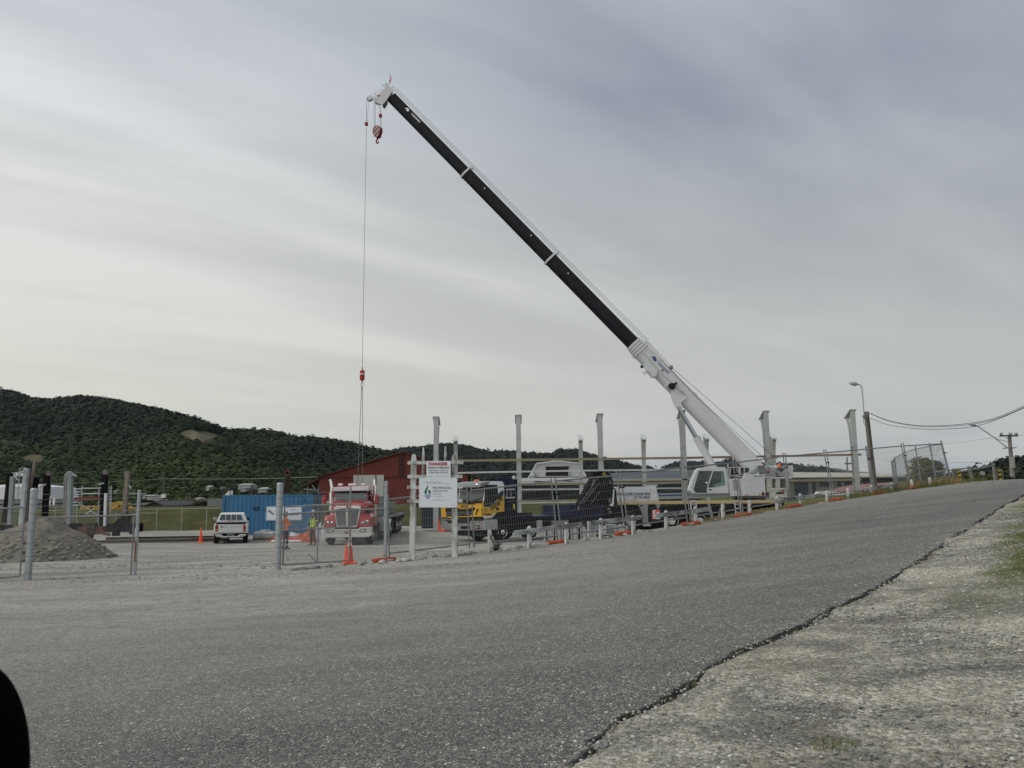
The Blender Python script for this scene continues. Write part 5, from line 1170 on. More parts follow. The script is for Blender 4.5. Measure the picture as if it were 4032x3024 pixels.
# ------------------------------------------------------------------ mobile crane
def mobile_crane():
    Y0 = 51.0; cx_ = at(2760,2000,Y0).x; gz = height(cx_, 52)
    t = empty('mobile_crane', (cx_, Y0, gz), 0, 'big white mobile crane with a long black telescopic boom raised over the yard', 'crane'); P = Proj(t)
    C2 = crop(2680,1820,.226); C1 = crop(2380,1880,.1808)
    def p(cr, x, y, dy=0): return P.on(*cr(x, y), 1, dy)
    def poly(cr, pts, dy, th, name, mat, bevel=0, par=t): return slab([p(cr, x, y, dy) for x, y in pts], (0,1,0), th).build(name, mat, par, bevel)
    # carrier
    zs = p(C1,1000,550).z; xl, xr = P.on(2432,1980,1,0).x, P.on(3107,1976,1,0).x
    BUFF = pm('buff deck stripe', (.50,.36,.16), .5, var=.06)
    car = MB().box(xl+.1, xr-.2, .35, 2.5, .30, zs-.1); car.build('chassis', DARK, t)
    MB().box(xl, xr, .02, 2.75, zs-.09, zs-.02).build('deck', pm('dark deck', (.10,.10,.10), .7), t)
    MB().box(xl, xr, -.02, .018, zs-.10, zs+.10).build('deck_stripe', BUFF, t); MB().box(xl, xr, -.03, -.021, zs+.02, zs+.05).build('stripe_line', pm('pale stripe', (.62,.58,.45), .5), t)
    m = MB()
    for px in (2562, 2700, 2820, 2950, 3070): q = P.on(px,2000,1,0); m.box(q.x-.6,q.x+.6,.30,2.6,.2,.9)
    m.build('axle_housing', DARK, t); MB().box(xl+.3, xr-.3, .35, 2.4, .75, zs-.1).build('mudguard', BLACK, t)
    for i, (px, py) in enumerate([(2478,2043),(2646,2040),(2757,2039),(2884,2037),(3010,2034)]):
        q = P.on(px,py,1,.1); wheel_y(t, (q.x,.30,.72), .72, .42, RIMW, .58, 10)
    for i, px in enumerate([2478,2646,2757,2884,3010]): q = P.on(px,2040,1,.1); MB().lathe([(.5,-.2),(.72,-.2),(.72,.2),(.5,.2)], (q.x,2.45,.72), 'y', 20).build('wheel', TYRE, t)
    # engine cover with the lettering
    ec = [(235,205),(1000,200),(1010,522),(275,525),(262,400)]
    o = poly(C1, ec, .12, 2.4, 'engine_cover', CRW, .02); 
    o2 = poly(C1, [(1006,190),(1120,180),(1192,522),(1015,522)], .10, 2.4, 'engine_cover', CRW, .02)
    a, b = p(C1,270,385,.115), p(C1,990,380,.115); text('EVAN JONES CRANE HIRE', 'lettering', o, a, b-a, (0,0,1), .155, (b-a).length, NAVYL, .03, depth=.004)
    a, b = p(C1,655,458,.115), p(C1,990,455,.115); text('03 756 8026', 'lettering', o, a, b-a, (0,0,1), .13, (b-a).length, NAVYL, .03, depth=.004)
    a, b = p(C1,440,480,.115), p(C1,540,480,.115); MB().add([a,b,b+Vector((0,0,.06)),a+Vector((0,0,.06))],[(0,1,2,3)]).build('maker_plate', GALV, o)
    m = MB()
    for x in (325,575,685,955): q = p(C1,x,500,.11); m.box(q.x-.015,q.x+.015,.09,.12,q.z-.05,q.z+.05)
    q0, q1 = p(C1,275,402,.11), p(C1,1000,398,.11); m.bar(q0, q1, .006, .012); q0, q1 = p(C1,628,402,.11), p(C1,628,522,.11); m.bar(q0, q1, .012, .012, (0,1,0)); m.build('latch', BLACK, t)
    q = p(C1,1060,170,.6); MB().box(q.x-.3,q.x+.25,.4,1.6,q.z-.08,q.z+.05).build('exhaust_box', GALV, t)
    # outriggers: grey box struts with reflective chevrons
    GREY = pm('outrigger grey', (.24,.25,.25), .5, var=.08)
    poly(C1, [(735,575),(945,575),(950,880),(955,980),(840,980),(835,800)], -.08, .5, 'outrigger', GREY, .01)
    poly(C1, [(1100,575),(1218,575),(1178,705)], -.06, .2, 'outrigger_arm', GREY)
    q = p(C1,800,615,-.09); MB().cyl((q.x,-.10,q.z),(q.x,-.085,q.z),.07,n=12).build('outrigger_eye', BLACK, t)
    a, b = p(C1,1040,905,-.35), p(C1,1205,705,-.35)
    ch = MB().box(a.x,b.x,-.37,-.34,a.z,b.z).build('chevron_board', REFL, t); RR = pm('reflector red', (.55,.03,.02), .4)
    m = MB(); mx_ = (a.x+b.x)/2+.12
    for k in range(2):
        z0 = a.z + .06 + k*.28; m.add([(mx_-.18,-.375,z0-.05),(mx_,-.375,z0+.14),(mx_+.14,-.375,z0-.0),(mx_+.14,-.375,z0+.17),(mx_,-.375,z0+.30),(mx_-.18,-.375,z0+.12)], [(0,1,4,5),(1,2,3,4)])
    m.box(a.x,a.x+.05,-.376,-.372,a.z,b.z); m.box(a.x+.1,a.x+.14,-.376,-.372,a.z,b.z); m.build('chevron', RR, ch)
    poly(C1, [(855,1020),(1010,1018),(1012,1060),(858,1065)], -.2, .6, 'outrigger_pad', pm('timber pad', (.42,.40,.36), .8))
    for pts in ([(470,722),(510,718),(570,945),(540,1000)],[(690,800),(700,820),(665,990),(648,990)]): poly(C2, pts, -.05, .15, 'strut', GREY)
    # ladders
    def ladder(x0, x1, y0, y1, n, slant=10):
        m = MB()
        a0, a1, b0, b1 = p(C2,x0,y0,-.12), p(C2,x1,y0,-.12), p(C2,x0+slant,y1,-.15), p(C2,x1+slant,y1,-.15)
        m.bar(a0,b0,.05,.03,(0,1,0)); m.bar(a1,b1,.05,.03,(0,1,0)); m.bar(a0,a1,.05,.05)
        for k in range(1,n+1): m.bar(a0.lerp(b0,k/(n+.5)), a1.lerp(b1,k/(n+.5)), .05, .03)
        m.build('ladder', CRW, t)
    ladder(170,265,668,1010,4,30); ladder(938,1030,668,900,3,26); ladder(1690,1745,690,830,2,0)
    # slewing platform
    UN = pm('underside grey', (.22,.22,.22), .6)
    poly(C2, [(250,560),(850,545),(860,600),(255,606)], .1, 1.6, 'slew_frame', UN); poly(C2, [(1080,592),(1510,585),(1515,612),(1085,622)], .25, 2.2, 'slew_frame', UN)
    q = p(C2,1200,640,1.4); MB().cyl((q.x,1.4,zs),(q.x,1.4,zs+.4),1.0,n=28).build('slew_ring', BLACK, t)
    # operator cab
    cab = [(175,462),(215,330),(300,130),(345,100),(480,85),(775,85),(803,130),(848,542),(265,556),(222,535),(178,505)]
    cb = poly(C2, cab, .0, 1.0, 'cab', CRW, .03)
    gl = [(228,480),(318,152),(553,148),(462,400),(456,532),(262,534)]; CG = glass('crane cab glass', (.035,.05,.048)); poly(C2, gl, -.012, .01, 'side_window', CG, 0, cb)
    dw = [(478,442),(570,158),(748,155),(776,398),(575,438)]
    dr = [(458,470),(470,400),(555,150),(575,138),(760,138),(790,160),(838,538),(480,540),(460,525)]
    d_ = poly(C2, dr, -.022, .02, 'door', CRW, .008, cb); poly(C2, dw, -.034, .01, 'door_window', CG, 0, d_); poly(C2, [(570,400),(705,340),(718,160),(748,158),(775,396),(576,436)], -.037, .002, 'window_tint', pm('green tint', (.13,.21,.19), .15), 0, d_)
    poly(C2, [(487,470),(543,470),(543,492),(487,492)], -.03, .01, 'door_handle', BLACK, 0, d_)
    m = MB(); 
    for k in (0, 1): m.tube([p(C2,157+k*28,440,-.05),p(C2,185+k*25,330,-.05),p(C2,245+k*25,180,-.05),p(C2,285+k*25,118,-.05)], .025, 6)
    m.tube([p(C2,157,440,-.05),p(C2,185,440,-.05)],.025,6); m.build('front_guard', CRW, cb, smooth_=True)
    poly(C2, [(172,460),(225,462),(232,500),(250,540),(200,545),(176,510)], -.03, .06, 'bumper', CRW, .01, cb)
    m = MB().box(p(C2,265,500,-.1).x, p(C2,330,500,-.1).x, .25,.7, p(C2,300,480).z, p(C2,300,340).z); m.build('seat', BLACK, cb)
    m = MB(); q = p(C2,450,360,-.06); m.sphere(q, .09, 8, 6); m.build('work_lamp', CHROME, cb)
    q = p(C2,372,180,-.05); MB().sphere(q,.07,8,6).build('work_lamp', BLACK, cb)
    # ladder bay, engine housing
    lb = poly(C2, [(820,292),(1090,288),(1100,590),(866,592)], .02, 1.6, 'ladder_bay', CRW, .015); m = MB()
    for k in range(5): a, b = p(C2,912+k*4,372+k*44-60,.0), p(C2,1018+k*3,370+k*44-60,.0); m.bar(a, b, .04, .035)
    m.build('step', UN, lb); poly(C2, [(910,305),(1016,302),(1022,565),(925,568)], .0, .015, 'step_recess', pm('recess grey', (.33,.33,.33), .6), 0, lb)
    poly(C2, [(924,485),(1012,480),(1014,560),(928,564)], -.012, .01, 'locker', CRW, 0, lb)
    eh = poly(C2, [(1088,262),(1120,205),(1468,212),(1482,582),(1105,588)], -.05, 2.4, 'engine_housing', CRW, .02)
    pl = poly(C2, [(1278,232),(1430,228),(1431,250),(1279,254)], -.056, .004, 'name_plate', INK, 0, eh); a, b = p(C2,1284,248,-.06), p(C2,1424,246,-.06)
    text('ATF-400G-6.1', 'lettering', pl, a, b-a, (0,0,1), .065, (b-a).length, REFL, .02)
    a = p(C2,1353,573,-.056); b = p(C2,1404,571,-.056); c_ = p(C2,1378,535,-.056); MB().add([a,b,c_],[(0,1,2)]).build('warning_sign', pm('warning yellow', (.55,.40,.02), .5), eh)
    q = p(C2,1438,550,-.056); MB().lathe([(.11,0),(.11,-.004),(.085,-.004),(.085,0)], q, 'y', 20).build('prohibition_ring', pm('ring red', (.35,.03,.04), .5), eh); MB().bar(q+Vector((-.06,-.002,.05)), q+Vector((.06,-.002,-.05)),.004,.02,(0,0,1)).build('prohibition_mark', INK, eh)
    poly(C2, [(1115,570),(1195,567),(1195,574),(1115,577)], -.06, .008, 'vent_strip', RR, 0, eh)
    # roof kit: coolers, hoses, hinged screen
    for pts, mt in (([(880,95),(1000,92),(1000,215),(884,218)],BLACK),([(1000,92),(1108,88),(1110,210),(1004,214)],CRW),([(1045,95),(1100,93),(1100,195),(1050,198)],BLACK),([(1108,90),(1340,85),(1345,190),(1112,194)],CRW),([(1120,100),(1188,98),(1188,182),(1122,184)],BLACK),([(1220,135),(1330,95),(1335,180),(1224,184)],pm('hose grey',(.4,.41,.42),.5,var=.3,scale=8))):
        poly(C2, pts, .18 if mt is CRW else .14, .8, 'roof_unit', mt, .01)
    m = MB()
    for a, b in [((860,92),(860,260)),((1108,85),(1110,215)),((860,92),(1108,86)),((822,20),(826,270)),((900,232),(1085,262)),((1345,90),(1100,215))]: m.bar(p(C2,*a,.05), p(C2,*b,.05), .05, .035, (0,1,0))
    m.build('roof_frame', CRW, t); poly(C2, [(905,235),(1085,222),(1085,275),(900,285)], .2, .6, 'hose_tray', pm('dark hoses', (.06,.06,.065), .6, var=.5, scale=10), 0)
    poly(C2, [(1342,68),(1455,58),(1482,178),(1366,190)], -.06, .04, 'hinged_screen', pm('screen', (.17,.19,.18), .6, var=.2, scale=8), 0); 
    m = MB(); fr_ = [(1342,68),(1455,58),(1482,178),(1366,190),(1342,68)]
    for a, b in zip(fr_, fr_[1:]): m.bar(p(C2,*a,-.08), p(C2,*b,-.08), .03, .03, (0,1,0))
    m.build('screen_frame', pm('rusty frame', (.13,.07,.05), .7), t)
    # winches and counterweight
    poly(C2, [(1480,262),(1945,262),(1942,285),(1482,285)], .0, 2.4, 'winch_platform', CRW, .01)
    rg = random.Random(4)
    for k, (x0, y0, x1, y1) in enumerate([(1490,75,1580,262),(1575,90,1665,262),(1660,55,1700,262),(1785,70,1850,262),(1850,62,1962,262)]):
        poly(C2, [(x0,y0),(x1,y0-6),(x1,y1),(x0,y1)], .15+.2*(k%3), 1.4, 'winch_frame', CRW, .02)
    m = MB()
    for x, y, r in [(1525,160,.30),(1742,170,.28),(1740,110,.2)]: q = p(C2,x,y,.1); m.lathe([(r,0),(r,.06),(r*.6,.08),(r*.6,1.0),(r,1.02),(r,1.08)], (q.x,.05,q.z), 'y', 18)
    m.build('winch_drum', pm('winch grey', (.30,.31,.32), .45, .4, var=.3, scale=6), t, smooth_=True)
    m = MB()
    for k in range(16):
        a = p(C2,rg.uniform(1490,1940),rg.uniform(70,250),.08); b = p(C2,rg.uniform(1490,1940),rg.uniform(90,258),.1); b = a + (b-a)*.35; m.tube([a,(a+b)/2+Vector((0,-.05,.06)),b], .022, 5)
    m.build('hydraulic_hose', pm('mixed hose', (.25,.26,.26), .5, var=.6, scale=6), t)
    q = p(C2,1525,165,.02); MB().sphere(q,.10,8,6).build('red_cap', pm('cap red', (.25,.03,.03), .5), t)
    q = p(C2,1717,68,.1); MB().lathe([(.10,-.12),(.10,.08),(.06,.15),(.002,.17)], q, 'z', 12).build('beacon', pm('amber beacon', (.75,.13,.03), .25), t, smooth_=True)
    BE = pm('frame beige white', (.56,.55,.49), .5, var=.06, dirt=(.3,.28,.22), dirt_amt=.3)
    for pts in ([(1495,286),(1595,286),(1600,445),(1500,445)],[(1655,286),(1735,286),(1735,445),(1655,445)],[(1500,450),(1868,448),(1870,480),(1500,492)],[(1500,500),(1870,495),(1870,510),(1500,520)],[(1840,290),(1862,290),(1868,450),(1848,450)],[(1552,528),(1660,528),(1660,620),(1552,620)],[(1815,520),(1868,520),(1868,612),(1815,612)],[(1665,560),(1810,560),(1810,610),(1665,610)]): poly(C2, pts, .1, 1.8, 'counterweight_frame', BE, .01)
    m = MB().add([p(C2,1758,492,-.02),p(C2,1800,498,-.02),p(C2,1812,530,-.02),p(C2,1775,520,-.02)],[(0,1,2,3)]); m.build('red_flag', RR, t)
    # ---- boom
    YB, YH = 1.35, 3.2
    A = P.on(2966,1837,1,YB); B = P.on(1536,379,1,YH); d = (B-A).normalized(); Lb = (B-A).length
    sdv = d.cross(Vector((0,0,1))).normalized(); 
    if sdv.y > 0: sdv = -sdv
    n = Vector((0,0,1)) - d*d.z; n.normalize()
    def frac(px):   # distance along the boom for a pixel column
        py = 1837 + (px-2966)*(379-1837)/(1536-2966); v = _F*FPX + _R*(px-2016) + _U*(1512-py); c0 = CAM - P.o
        # closest point on the boom line to the ray
        w0 = A - c0; a, b, c = d.dot(d), d.dot(v), v.dot(v); dd, e = d.dot(w0), v.dot(w0); return (b*e - c*dd)/(a*c - b*b)
    def sec(s, h, w): # boom profile: box above, rounded tray below
        C = A + d*s; pr = [(-w/2, h/2-.05),(-w/2+.05,h/2),(w/2-.05,h/2),(w/2,h/2-.05),(w/2,-.02*h)]
        for k in range(1,8): a = math.pi*k/8; pr.append((w/2*math.cos(a), -.02*h - .48*h*math.sin(a)**.85))
        pr.append((-w/2,-.02*h)); return [C + sdv*x + n*z for x, z in pr]
    s1, s2, s3, s4 = frac(2522), frac(2169), frac(1837), Lb
    BK = pm('boom black', (.009,.010,.013), .42, var=.2, scale=1.5, dirt=(.028,.025,.02), dirt_amt=.3, spec=.15)
    bs = MB().loft([sec(-.4,.95,.85), sec(.6,1.16,.86), sec(s1,1.16,.86)]).build('boom_base', CRW, t, smooth_=True)
    secs = []
    for nm, a, b, h, w in (('boom_section',s1-.1,s2+.1,.93,.66),('boom_section',s2-.1,s3+.1,.85,.60),('boom_section',s3-.1,s4-.2,.77,.54)):
        secs.append(MB().loft([sec(a,h,w), sec(b,h,w)]).build(nm, BK, t, smooth_=True))
    def ring(s, h, w, l, nm='boom_collar', mat=CRW, par=t): MB().loft([sec(s,h,w), sec(s+l,h,w)]).build(nm, mat, par, .01)
    for k in range(4): ring(s1 - .05 + k*.21, 1.30 - .07*k, .98 - .06*k, .17)
    ring(s1 - .2, 1.00, .72, 1.0, 'collar_core', BLACK); ring(s2, 1.04, .76, .14); ring(s3, .96, .70, .14)
    def blk(s, zn, l, hh, ww, nm, mat, off=0):
        C = A + d*s + n*zn + sdv*off; MB().bar(C, C + d*l, ww, hh, n).build(nm, mat, t, .01)
    for s, h in ((s1+.2,.62),(s2+.03,.55),(s3+.03,.51)):
        C = A + d*s + n*h; [MB().bar(C + sdv*k_, C + sdv*k_ + n*.22, .05, .12, d).build('rope_guide', CRW, t) for k_ in (-.12, .12)]
    # marks on the sections
    def mark(s, zn, string, hgt, ln, mat, secw, par):
        o = A + d*s + n*zn + sdv*(secw/2); rt = -d; upv = n; text(string, 'lettering', par, o, rt, upv, hgt, ln, mat, .03, depth=.006)
    LOGO = pm('logo navy', (.03,.05,.22), .5)
    mark(s1-1.35, .18, 'TADANO', .15, 1.05, LOGO, .86, bs)
    mark(Lb-2.25, .12, 'TADANO', .13, .95, REFL, .54, secs[2])
    def emblem(s, zn, k, mat, secw, par):
        o = A + d*s + n*zn + sdv*(secw/2+.005); rt = -d; e = lambda a, b: o + rt*a*k + n*b*k
        MB().add([e(0,.1),e(.45,.62),e(1.0,.62),e(.62,.2)],[(3,2,1,0)][::-1]).add([e(.50,0),e(.85,.42),e(1.15,.42),e(1.15,.1),e(.8,.0)],[(0,1,2,3,4)][::-1]).build('emblem', mat, par)
    emblem(s1-.75, .13, .42, LOGO, .86, bs); emblem(Lb-1.6, .07, .34, REFL, .54, secs[2])
    m = MB(); 
    for s, w, a in ((s1+2.3,.66,.1),(s1+9,.66,.1),(s2+3.0,.60,.1),(s2+8.2,.6,.1),(s3-2.2,.6,.15),(s3+5,.54,.1)): C = A + d*s + n*a + sdv*(w/2); m.cyl(C-sdv*.02, C+sdv*.012, .05, n=8)
    m.build('boom_plug', BLACK, t)
    m = MB()
    for s, w in ((s2+2.2,.6),(s2-1.6,.66),(s3-1.8,.6)): C = A + d*s + n*.16 + sdv*(w/2); m.cyl(C-sdv*.02, C+sdv*.02, .045, n=8)
    m.build('boom_plug', REFL, t)
    C3 = crop(2400,1300,.271); yB = lambda dy=0: YB-.48+dy
    # fittings on the base section
    def bp(x, y): # point on near side face of the base section
        px, py = C3(x, y); v = _F*FPX + _R*(px-2016) + _U*(1512-py); c0 = CAM-P.o; nn = sdv; k = ((A+sdv*.44)-c0).dot(nn)/v.dot(nn); return c0 + v*k
    def bpoly(pts, th, nm, mat, bev=.01): slab([bp(x,y)+sdv*th for x,y in pts], -sdv, th+.05).build(nm, mat, bs, bev)
    bpoly([(880,770),(1060,960),(1130,980),(1040,1060),(1075,1130),(1040,1135),(1000,1165),(965,1140),(930,1080),(890,960),(900,900)], .03, 'cylinder_bracket', CRW)
    bpoly([(480,510),(560,440),(700,570),(690,650),(640,700),(560,640)], .03, 'side_cover', CRW); bpoly([(795,800),(870,760),(870,775),(810,840)], .01, 'seam_plate', CRW, 0)
    q = bp(905,818); MB().lathe([(.25,.02),(.25,-.12),(.16,-.14),(.003,-.14)], (0,0,0), 'y', 16)
    MB().cyl(q, q+sdv*.16, .23, n=16).build('cable_reel', BLACK, bs); MB().bar(q+n*.1, q+n*.42-d*.05, .12, .14, d).build('reel_arm', BLACK, bs)
    q = bp(1005,1125); MB().cyl(q-sdv*.0, q+sdv*.10, .11, n=12).build('pin', GALV, bs); q = bp(1048,885); MB().cyl(q, q+sdv*.06, .08, n=12).build('lug', GALV, bs); q = bp(775,592); MB().bar(q, q+d*.1+sdv*.01, .02, .12, n).build('label_plate', INK, bs)
    m = MB()
    for a, b in [((480,600),(530,640)),((500,640),(560,600)),((520,590),(600,640)),((570,650),(620,700)),((600,690),(690,660)),((690,620),(690,660)),((660,690),(640,705)),((490,620),(500,650))]: m.cyl(bp(*a)+sdv*.05, bp(*b)+sdv*.05, .022, n=6)
    m.build('pipework', GALV, bs); q = bp(470,530); MB().sphere(q,.11,8,6).build('camera_unit', BLACK, bs)
    bl_ = [(500,335),(1130,985)]; m = MB(); m.cyl(bp(500,335)+sdv*.03, bp(600,450)+sdv*.03,.012,n=5).cyl(bp(600,450)+sdv*.03,bp(705,580)+sdv*.03,.012,n=5).cyl(bp(720,600)+sdv*.03,bp(900,760)+sdv*.03,.012,n=5).cyl(bp(945,810)+sdv*.03,bp(1130,960)+sdv*.03,.012,n=5); m.build('cable', GALV, bs)
    for x, y in ((595,310),(700,425),(1240,940)): q = bp(x,y); MB().bar(q, q+n*.14, .05, .3, d).build('guide_lug', CRW, bs)
    # lift cylinder
    c0, c1, c2 = P.on(2676,1612,1,YB), P.on(2741,1722,1,YB), P.on(2822,1862,1,YB)
    MB().cyl(c0, c1+(c1-c0)*.05, .145, n=18).build('cylinder_rod', pm('polished rod', (.42,.45,.50), .22, .9, var=.05), t, smooth_=True)
    MB().cyl(c1, c2, .235, n=20).build('lift_cylinder', CRW, t, smooth_=True); MB().cyl(c1, c1+(c2-c1)*.09, .25, n=20).build('cylinder_gland', CRW, t, smooth_=True)
    # boom head
    C0 = crop(1400,280,.193)
    def hp(x, y, dy=0): return P.on(*C0(x, y), 1, YH-.36+dy)
    H1 = [(600,345),(650,275),(770,365),(775,425),(740,425),(620,610),(545,690),(380,620),(335,545),(430,500)]
    hd = slab([hp(x,y) for x,y in H1], (0,1,0), .05).build('boom_head', CRW, t, .006); slab([hp(x,y,.62) for x,y in H1], (0,1,0), .05).build('head_plate', CRW, hd, .006)
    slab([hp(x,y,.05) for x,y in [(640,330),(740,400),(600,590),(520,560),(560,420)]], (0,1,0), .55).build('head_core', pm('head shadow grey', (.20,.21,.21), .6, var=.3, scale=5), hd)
    for x, y, r, dy in ((290,565,.235,.1),(290,565,.235,.4),(470,595,.36,.12),(470,595,.36,.3),(470,595,.36,.48)):
        q = hp(x,y,dy); MB().lathe([(r,-.03),(r-.035,0),(r,.03),(r*.75,.03),(r*.7,.01),(.02,.01),(.02,-.01),(r*.7,-.01),(r*.75,-.03)], q, 'y', 24).build('sheave', GALV, hd, smooth_=True)
    slab([hp(x,y,-.02) for x,y in [(225,540),(245,505),(320,505),(450,560),(430,600),(330,560),(280,600)]], (0,1,0), .04).build('nose_plate', CRW, hd)
    slab([hp(x,y,.05) for x,y in [(540,620),(620,560),(640,600),(575,700),(545,690)]], (0,1,0), .5).build('head_foot', pm('head dark red', (.08,.03,.03), .5), hd)
    slab([hp(x,y,-.01) for x,y in [(440,505),(470,485),(515,492),(470,522)]], (0,1,0), .01).build('red_mark', RR, hd)
    m = MB()
    for a, b in [((545,280),(605,330)),((600,260),(640,310)),((630,245),(665,290)),((655,270),(690,320)),((395,470),(430,500)),((370,520),(380,560)),((750,300),(765,340)),((680,260),(700,130)),((700,250),(725,140))]: m.cyl(hp(*a,.2), hp(*b,.2), .03, n=5)
    for a, b in [((700,130),(705,85)),((685,92),(722,98)),((525,640),(515,690)),((550,650),(565,700))]: m.cyl(hp(*a,.2), hp(*b,.2), .035, n=5)
    m.build('head_bracket', GALV, hd); m = MB(); m.tube([hp(690,235,.2),hp(715,190,.2),hp(730,150,.2),hp(712,128,.2)], .03, 6).tube([hp(700,240,.2),hp(690,200,.2),hp(700,170,.2)], .035, 6); m.build('anemometer_arm', RR, hd)
    # ropes along the boom and down to the winches
    RP = pm('wire rope', (.045,.045,.045), .5, .4); m = MB(); dr_ = P.on(2700,1845,1,.9)
    g3, g2, g1 = [A + d*s + n*h for s, h in ((s3,.66),(s2,.70),(s1+.2,.80))]; g0 = hp(770,350,.3)
    for k, o_ in enumerate((-.12,.12)):
        q = sdv*o_ + n*(.0 + .1*k); m.tube([g0+q, g3+q, g2+q, g1+q], .014, 5)
    wA = P.on(3046,1838,1,.6); wB = P.on(3096,1840,1,.9); L1, L2 = P.on(2642,1444,1,YB-.2), P.on(2742,1561,1,YB-.2)
    m.tube([g1+n*.05, L1, wB], .014, 5); m.tube([g1-sdv*.12, P.on(2636,1450,1,YB-.2), L2, wA], .014, 5)
    m.build('hoist_rope', RP, t); q = P.on(2643,1446,1,YB-.2); MB().lathe([(.13,-.1),(.13,.1),(.06,.1),(.06,-.1)], q, 'x', 14).build('rope_roller', DGALV, t)
    m = MB(); m.cyl(hp(222,600,.2), hp(222,1060,.2), .012, n=4).cyl(hp(265,655,.2), hp(232,1050,.2), .009, n=4); r_ = hp(222,600,.2)
    for x0, x1 in ((378,378),(401,404),(484,508),(516,512)): m.cyl(hp(x0,650,.3), hp(x1,1140 if x0 < 450 else 890,.3), .011, n=4)
    for x0, x1 in ((506,500),(520,524)): m.cyl(hp(x0,930,.3), hp(x1,1140,.3), .011, n=4)
    m.cyl(hp(300,498,.2), hp(560,365,.2), .010, n=4)
    hoist_top = hp(222,1075,.2); ball_top = P.on(1431,1447,1,YH-.16); ball_top.y = hoist_top.y; ball_top.x = hoist_top.x
    m.cyl(hoist_top, ball_top, .013, n=4); m.build('fall_rope', RP, t)
    for q in (hoist_top, hp(508,908,.3)): MB().box(q.x-.11,q.x+.11,q.y-.1,q.y+.1,q.z-.12,q.z+.1).build('rope_weight', pm('weight red', (.30,.03,.035), .5), t, .02)
    return t, t.location + hp(450,1240,.3), t.location + ball_top, t.location + hp(450,1120,.3)
crane, HB, BT, HBt = mobile_crane()
REDP = pm('hook red', (.17,.014,.018), .45, var=.1); PINKW = pm('hook block white', (.28,.235,.235), .5, var=.06)
def hook_block():
    t = empty('hook_block', HB, rad(-28), 'red and white striped hook block hanging under the tip of the boom', 'hook block'); t.scale = (.86,)*3
    pr = [(-.17,.50),(.17,.50),(.36,.28),(.38,.0),(.22,-.46),(.08,-.53),(-.10,-.53),(-.22,-.46),(-.38,.0),(-.36,.28)]
    MB().prism(pr, 'y', -.20, -.16).build('side_plate', PINKW, t, .004); MB().prism(pr, 'y', .16, .20).build('side_plate', REDP, t, .004)
    MB().prism([(x*.93, z*.95) for x, z in pr], 'y', -.158, .158).build('block_body', REDP, t)
    m = MB()
    for k in range(-1, 3):
        y0 = -.60 + k*.42; a = [(-.36,y0-.05),(-.36,y0+.12),(.36,y0+.62),(.36,y0+.45)]
        # clip the stripe to the plate outline roughly
        pts = []
        for i in range(13):
            x = -.36 + .72*i/12; zt_, zb_ = y0+.12+.5*i/12, y0-.05+.5*i/12; w = interp([(-.38,.0),(-.36,.28),(-.17,.5),(.17,.5),(.36,.28),(.38,0)], x); lo = interp([(-.38,0),(-.22,-.46),(-.08,-.53),(.08,-.53),(.22,-.46),(.38,0)], x)
            pts.append((x, max(lo+.01,min(w-.01,zb_)), max(lo+.01,min(w-.01,zt_))))
        for p0, p1 in zip(pts, pts[1:]):
            if p0[2]-p0[1] > .01 or p1[2]-p1[1] > .01: m.add([(p0[0],-.203,p0[1]),(p1[0],-.203,p1[1]),(p1[0],-.203,p1[2]),(p0[0],-.203,p0[2])],[(0,1,2,3)])
    m.build('warning_stripe', REDP, t)
    m = MB().cyl((0,0,-.5),(0,0,-.68),.07,n=10); m.build('swivel', REDP, t, smooth_=True)
    m = MB(); m.tube([(0,0,-.66),(-.10,0,-.74),(-.13,0,-.86),(-.06,0,-.99),(.06,0,-1.0),(.12,0,-.92),(.11,0,-.84)], [.06,.06,.065,.07,.06,.045,.02], 8); m.build('hook', REDP, t, smooth_=True)
hook_block()
def ball():
    t = empty('headache_ball', BT, 0, 'red cylindrical hook weight on the long fall rope, above the slings', 'hook weight')
    MB().cyl((0,0,.0),(0,0,-.22),.05,n=10).build('socket', DGALV, t); MB().lathe([(.03,-.2),(.16,-.22),(.17,-.26),(.17,-.86),(.15,-.89),(.03,-.9)], n=18).build('weight', pm('ball red', (.36,.05,.045), .45, var=.1), t, smooth_=True)
    MB().lathe([(.172,-.50),(.174,-.49),(.174,-.44),(.172,-.43)], n=18).build('white_band', REFL, t)
    m = MB(); m.tube([(0,0,-.88),(0,0,-1.05)], .05, 8); m.build('swivel', REDP, t)
    ring = [(.085*math.cos(a)*1.0, 0, -1.22 + .14*math.sin(a)) for a in [6.283*k/14 for k in range(15)]]; MB().tube(ring, .022, 6).build('link', DGALV, t)
    MB().cyl((0,0,-1.36),(0,0,-1.54),.055,.03,n=8).build('shackle', REDP, t)
    return t
ball()
sl0 = BT + Vector((0,0,-1.5)); lo_ = at(1419,1990,sl0.y); lo_.x = sl0.x
s_ = MB(); s_.cyl(sl0 - Vector((.04,0,0)), Vector((sl0.x-.16, sl0.y-.3, lo_.z)), .02, n=5).cyl(sl0 + Vector((.04,0,0)), Vector((sl0.x+.10, sl0.y+.3, lo_.z)), .02, n=5)
tag(s_.build('lifting_sling', pm('sling grey', (.16,.16,.15), .8)), 'pair of grey lifting slings running down behind the cab of the red truck', 'sling')

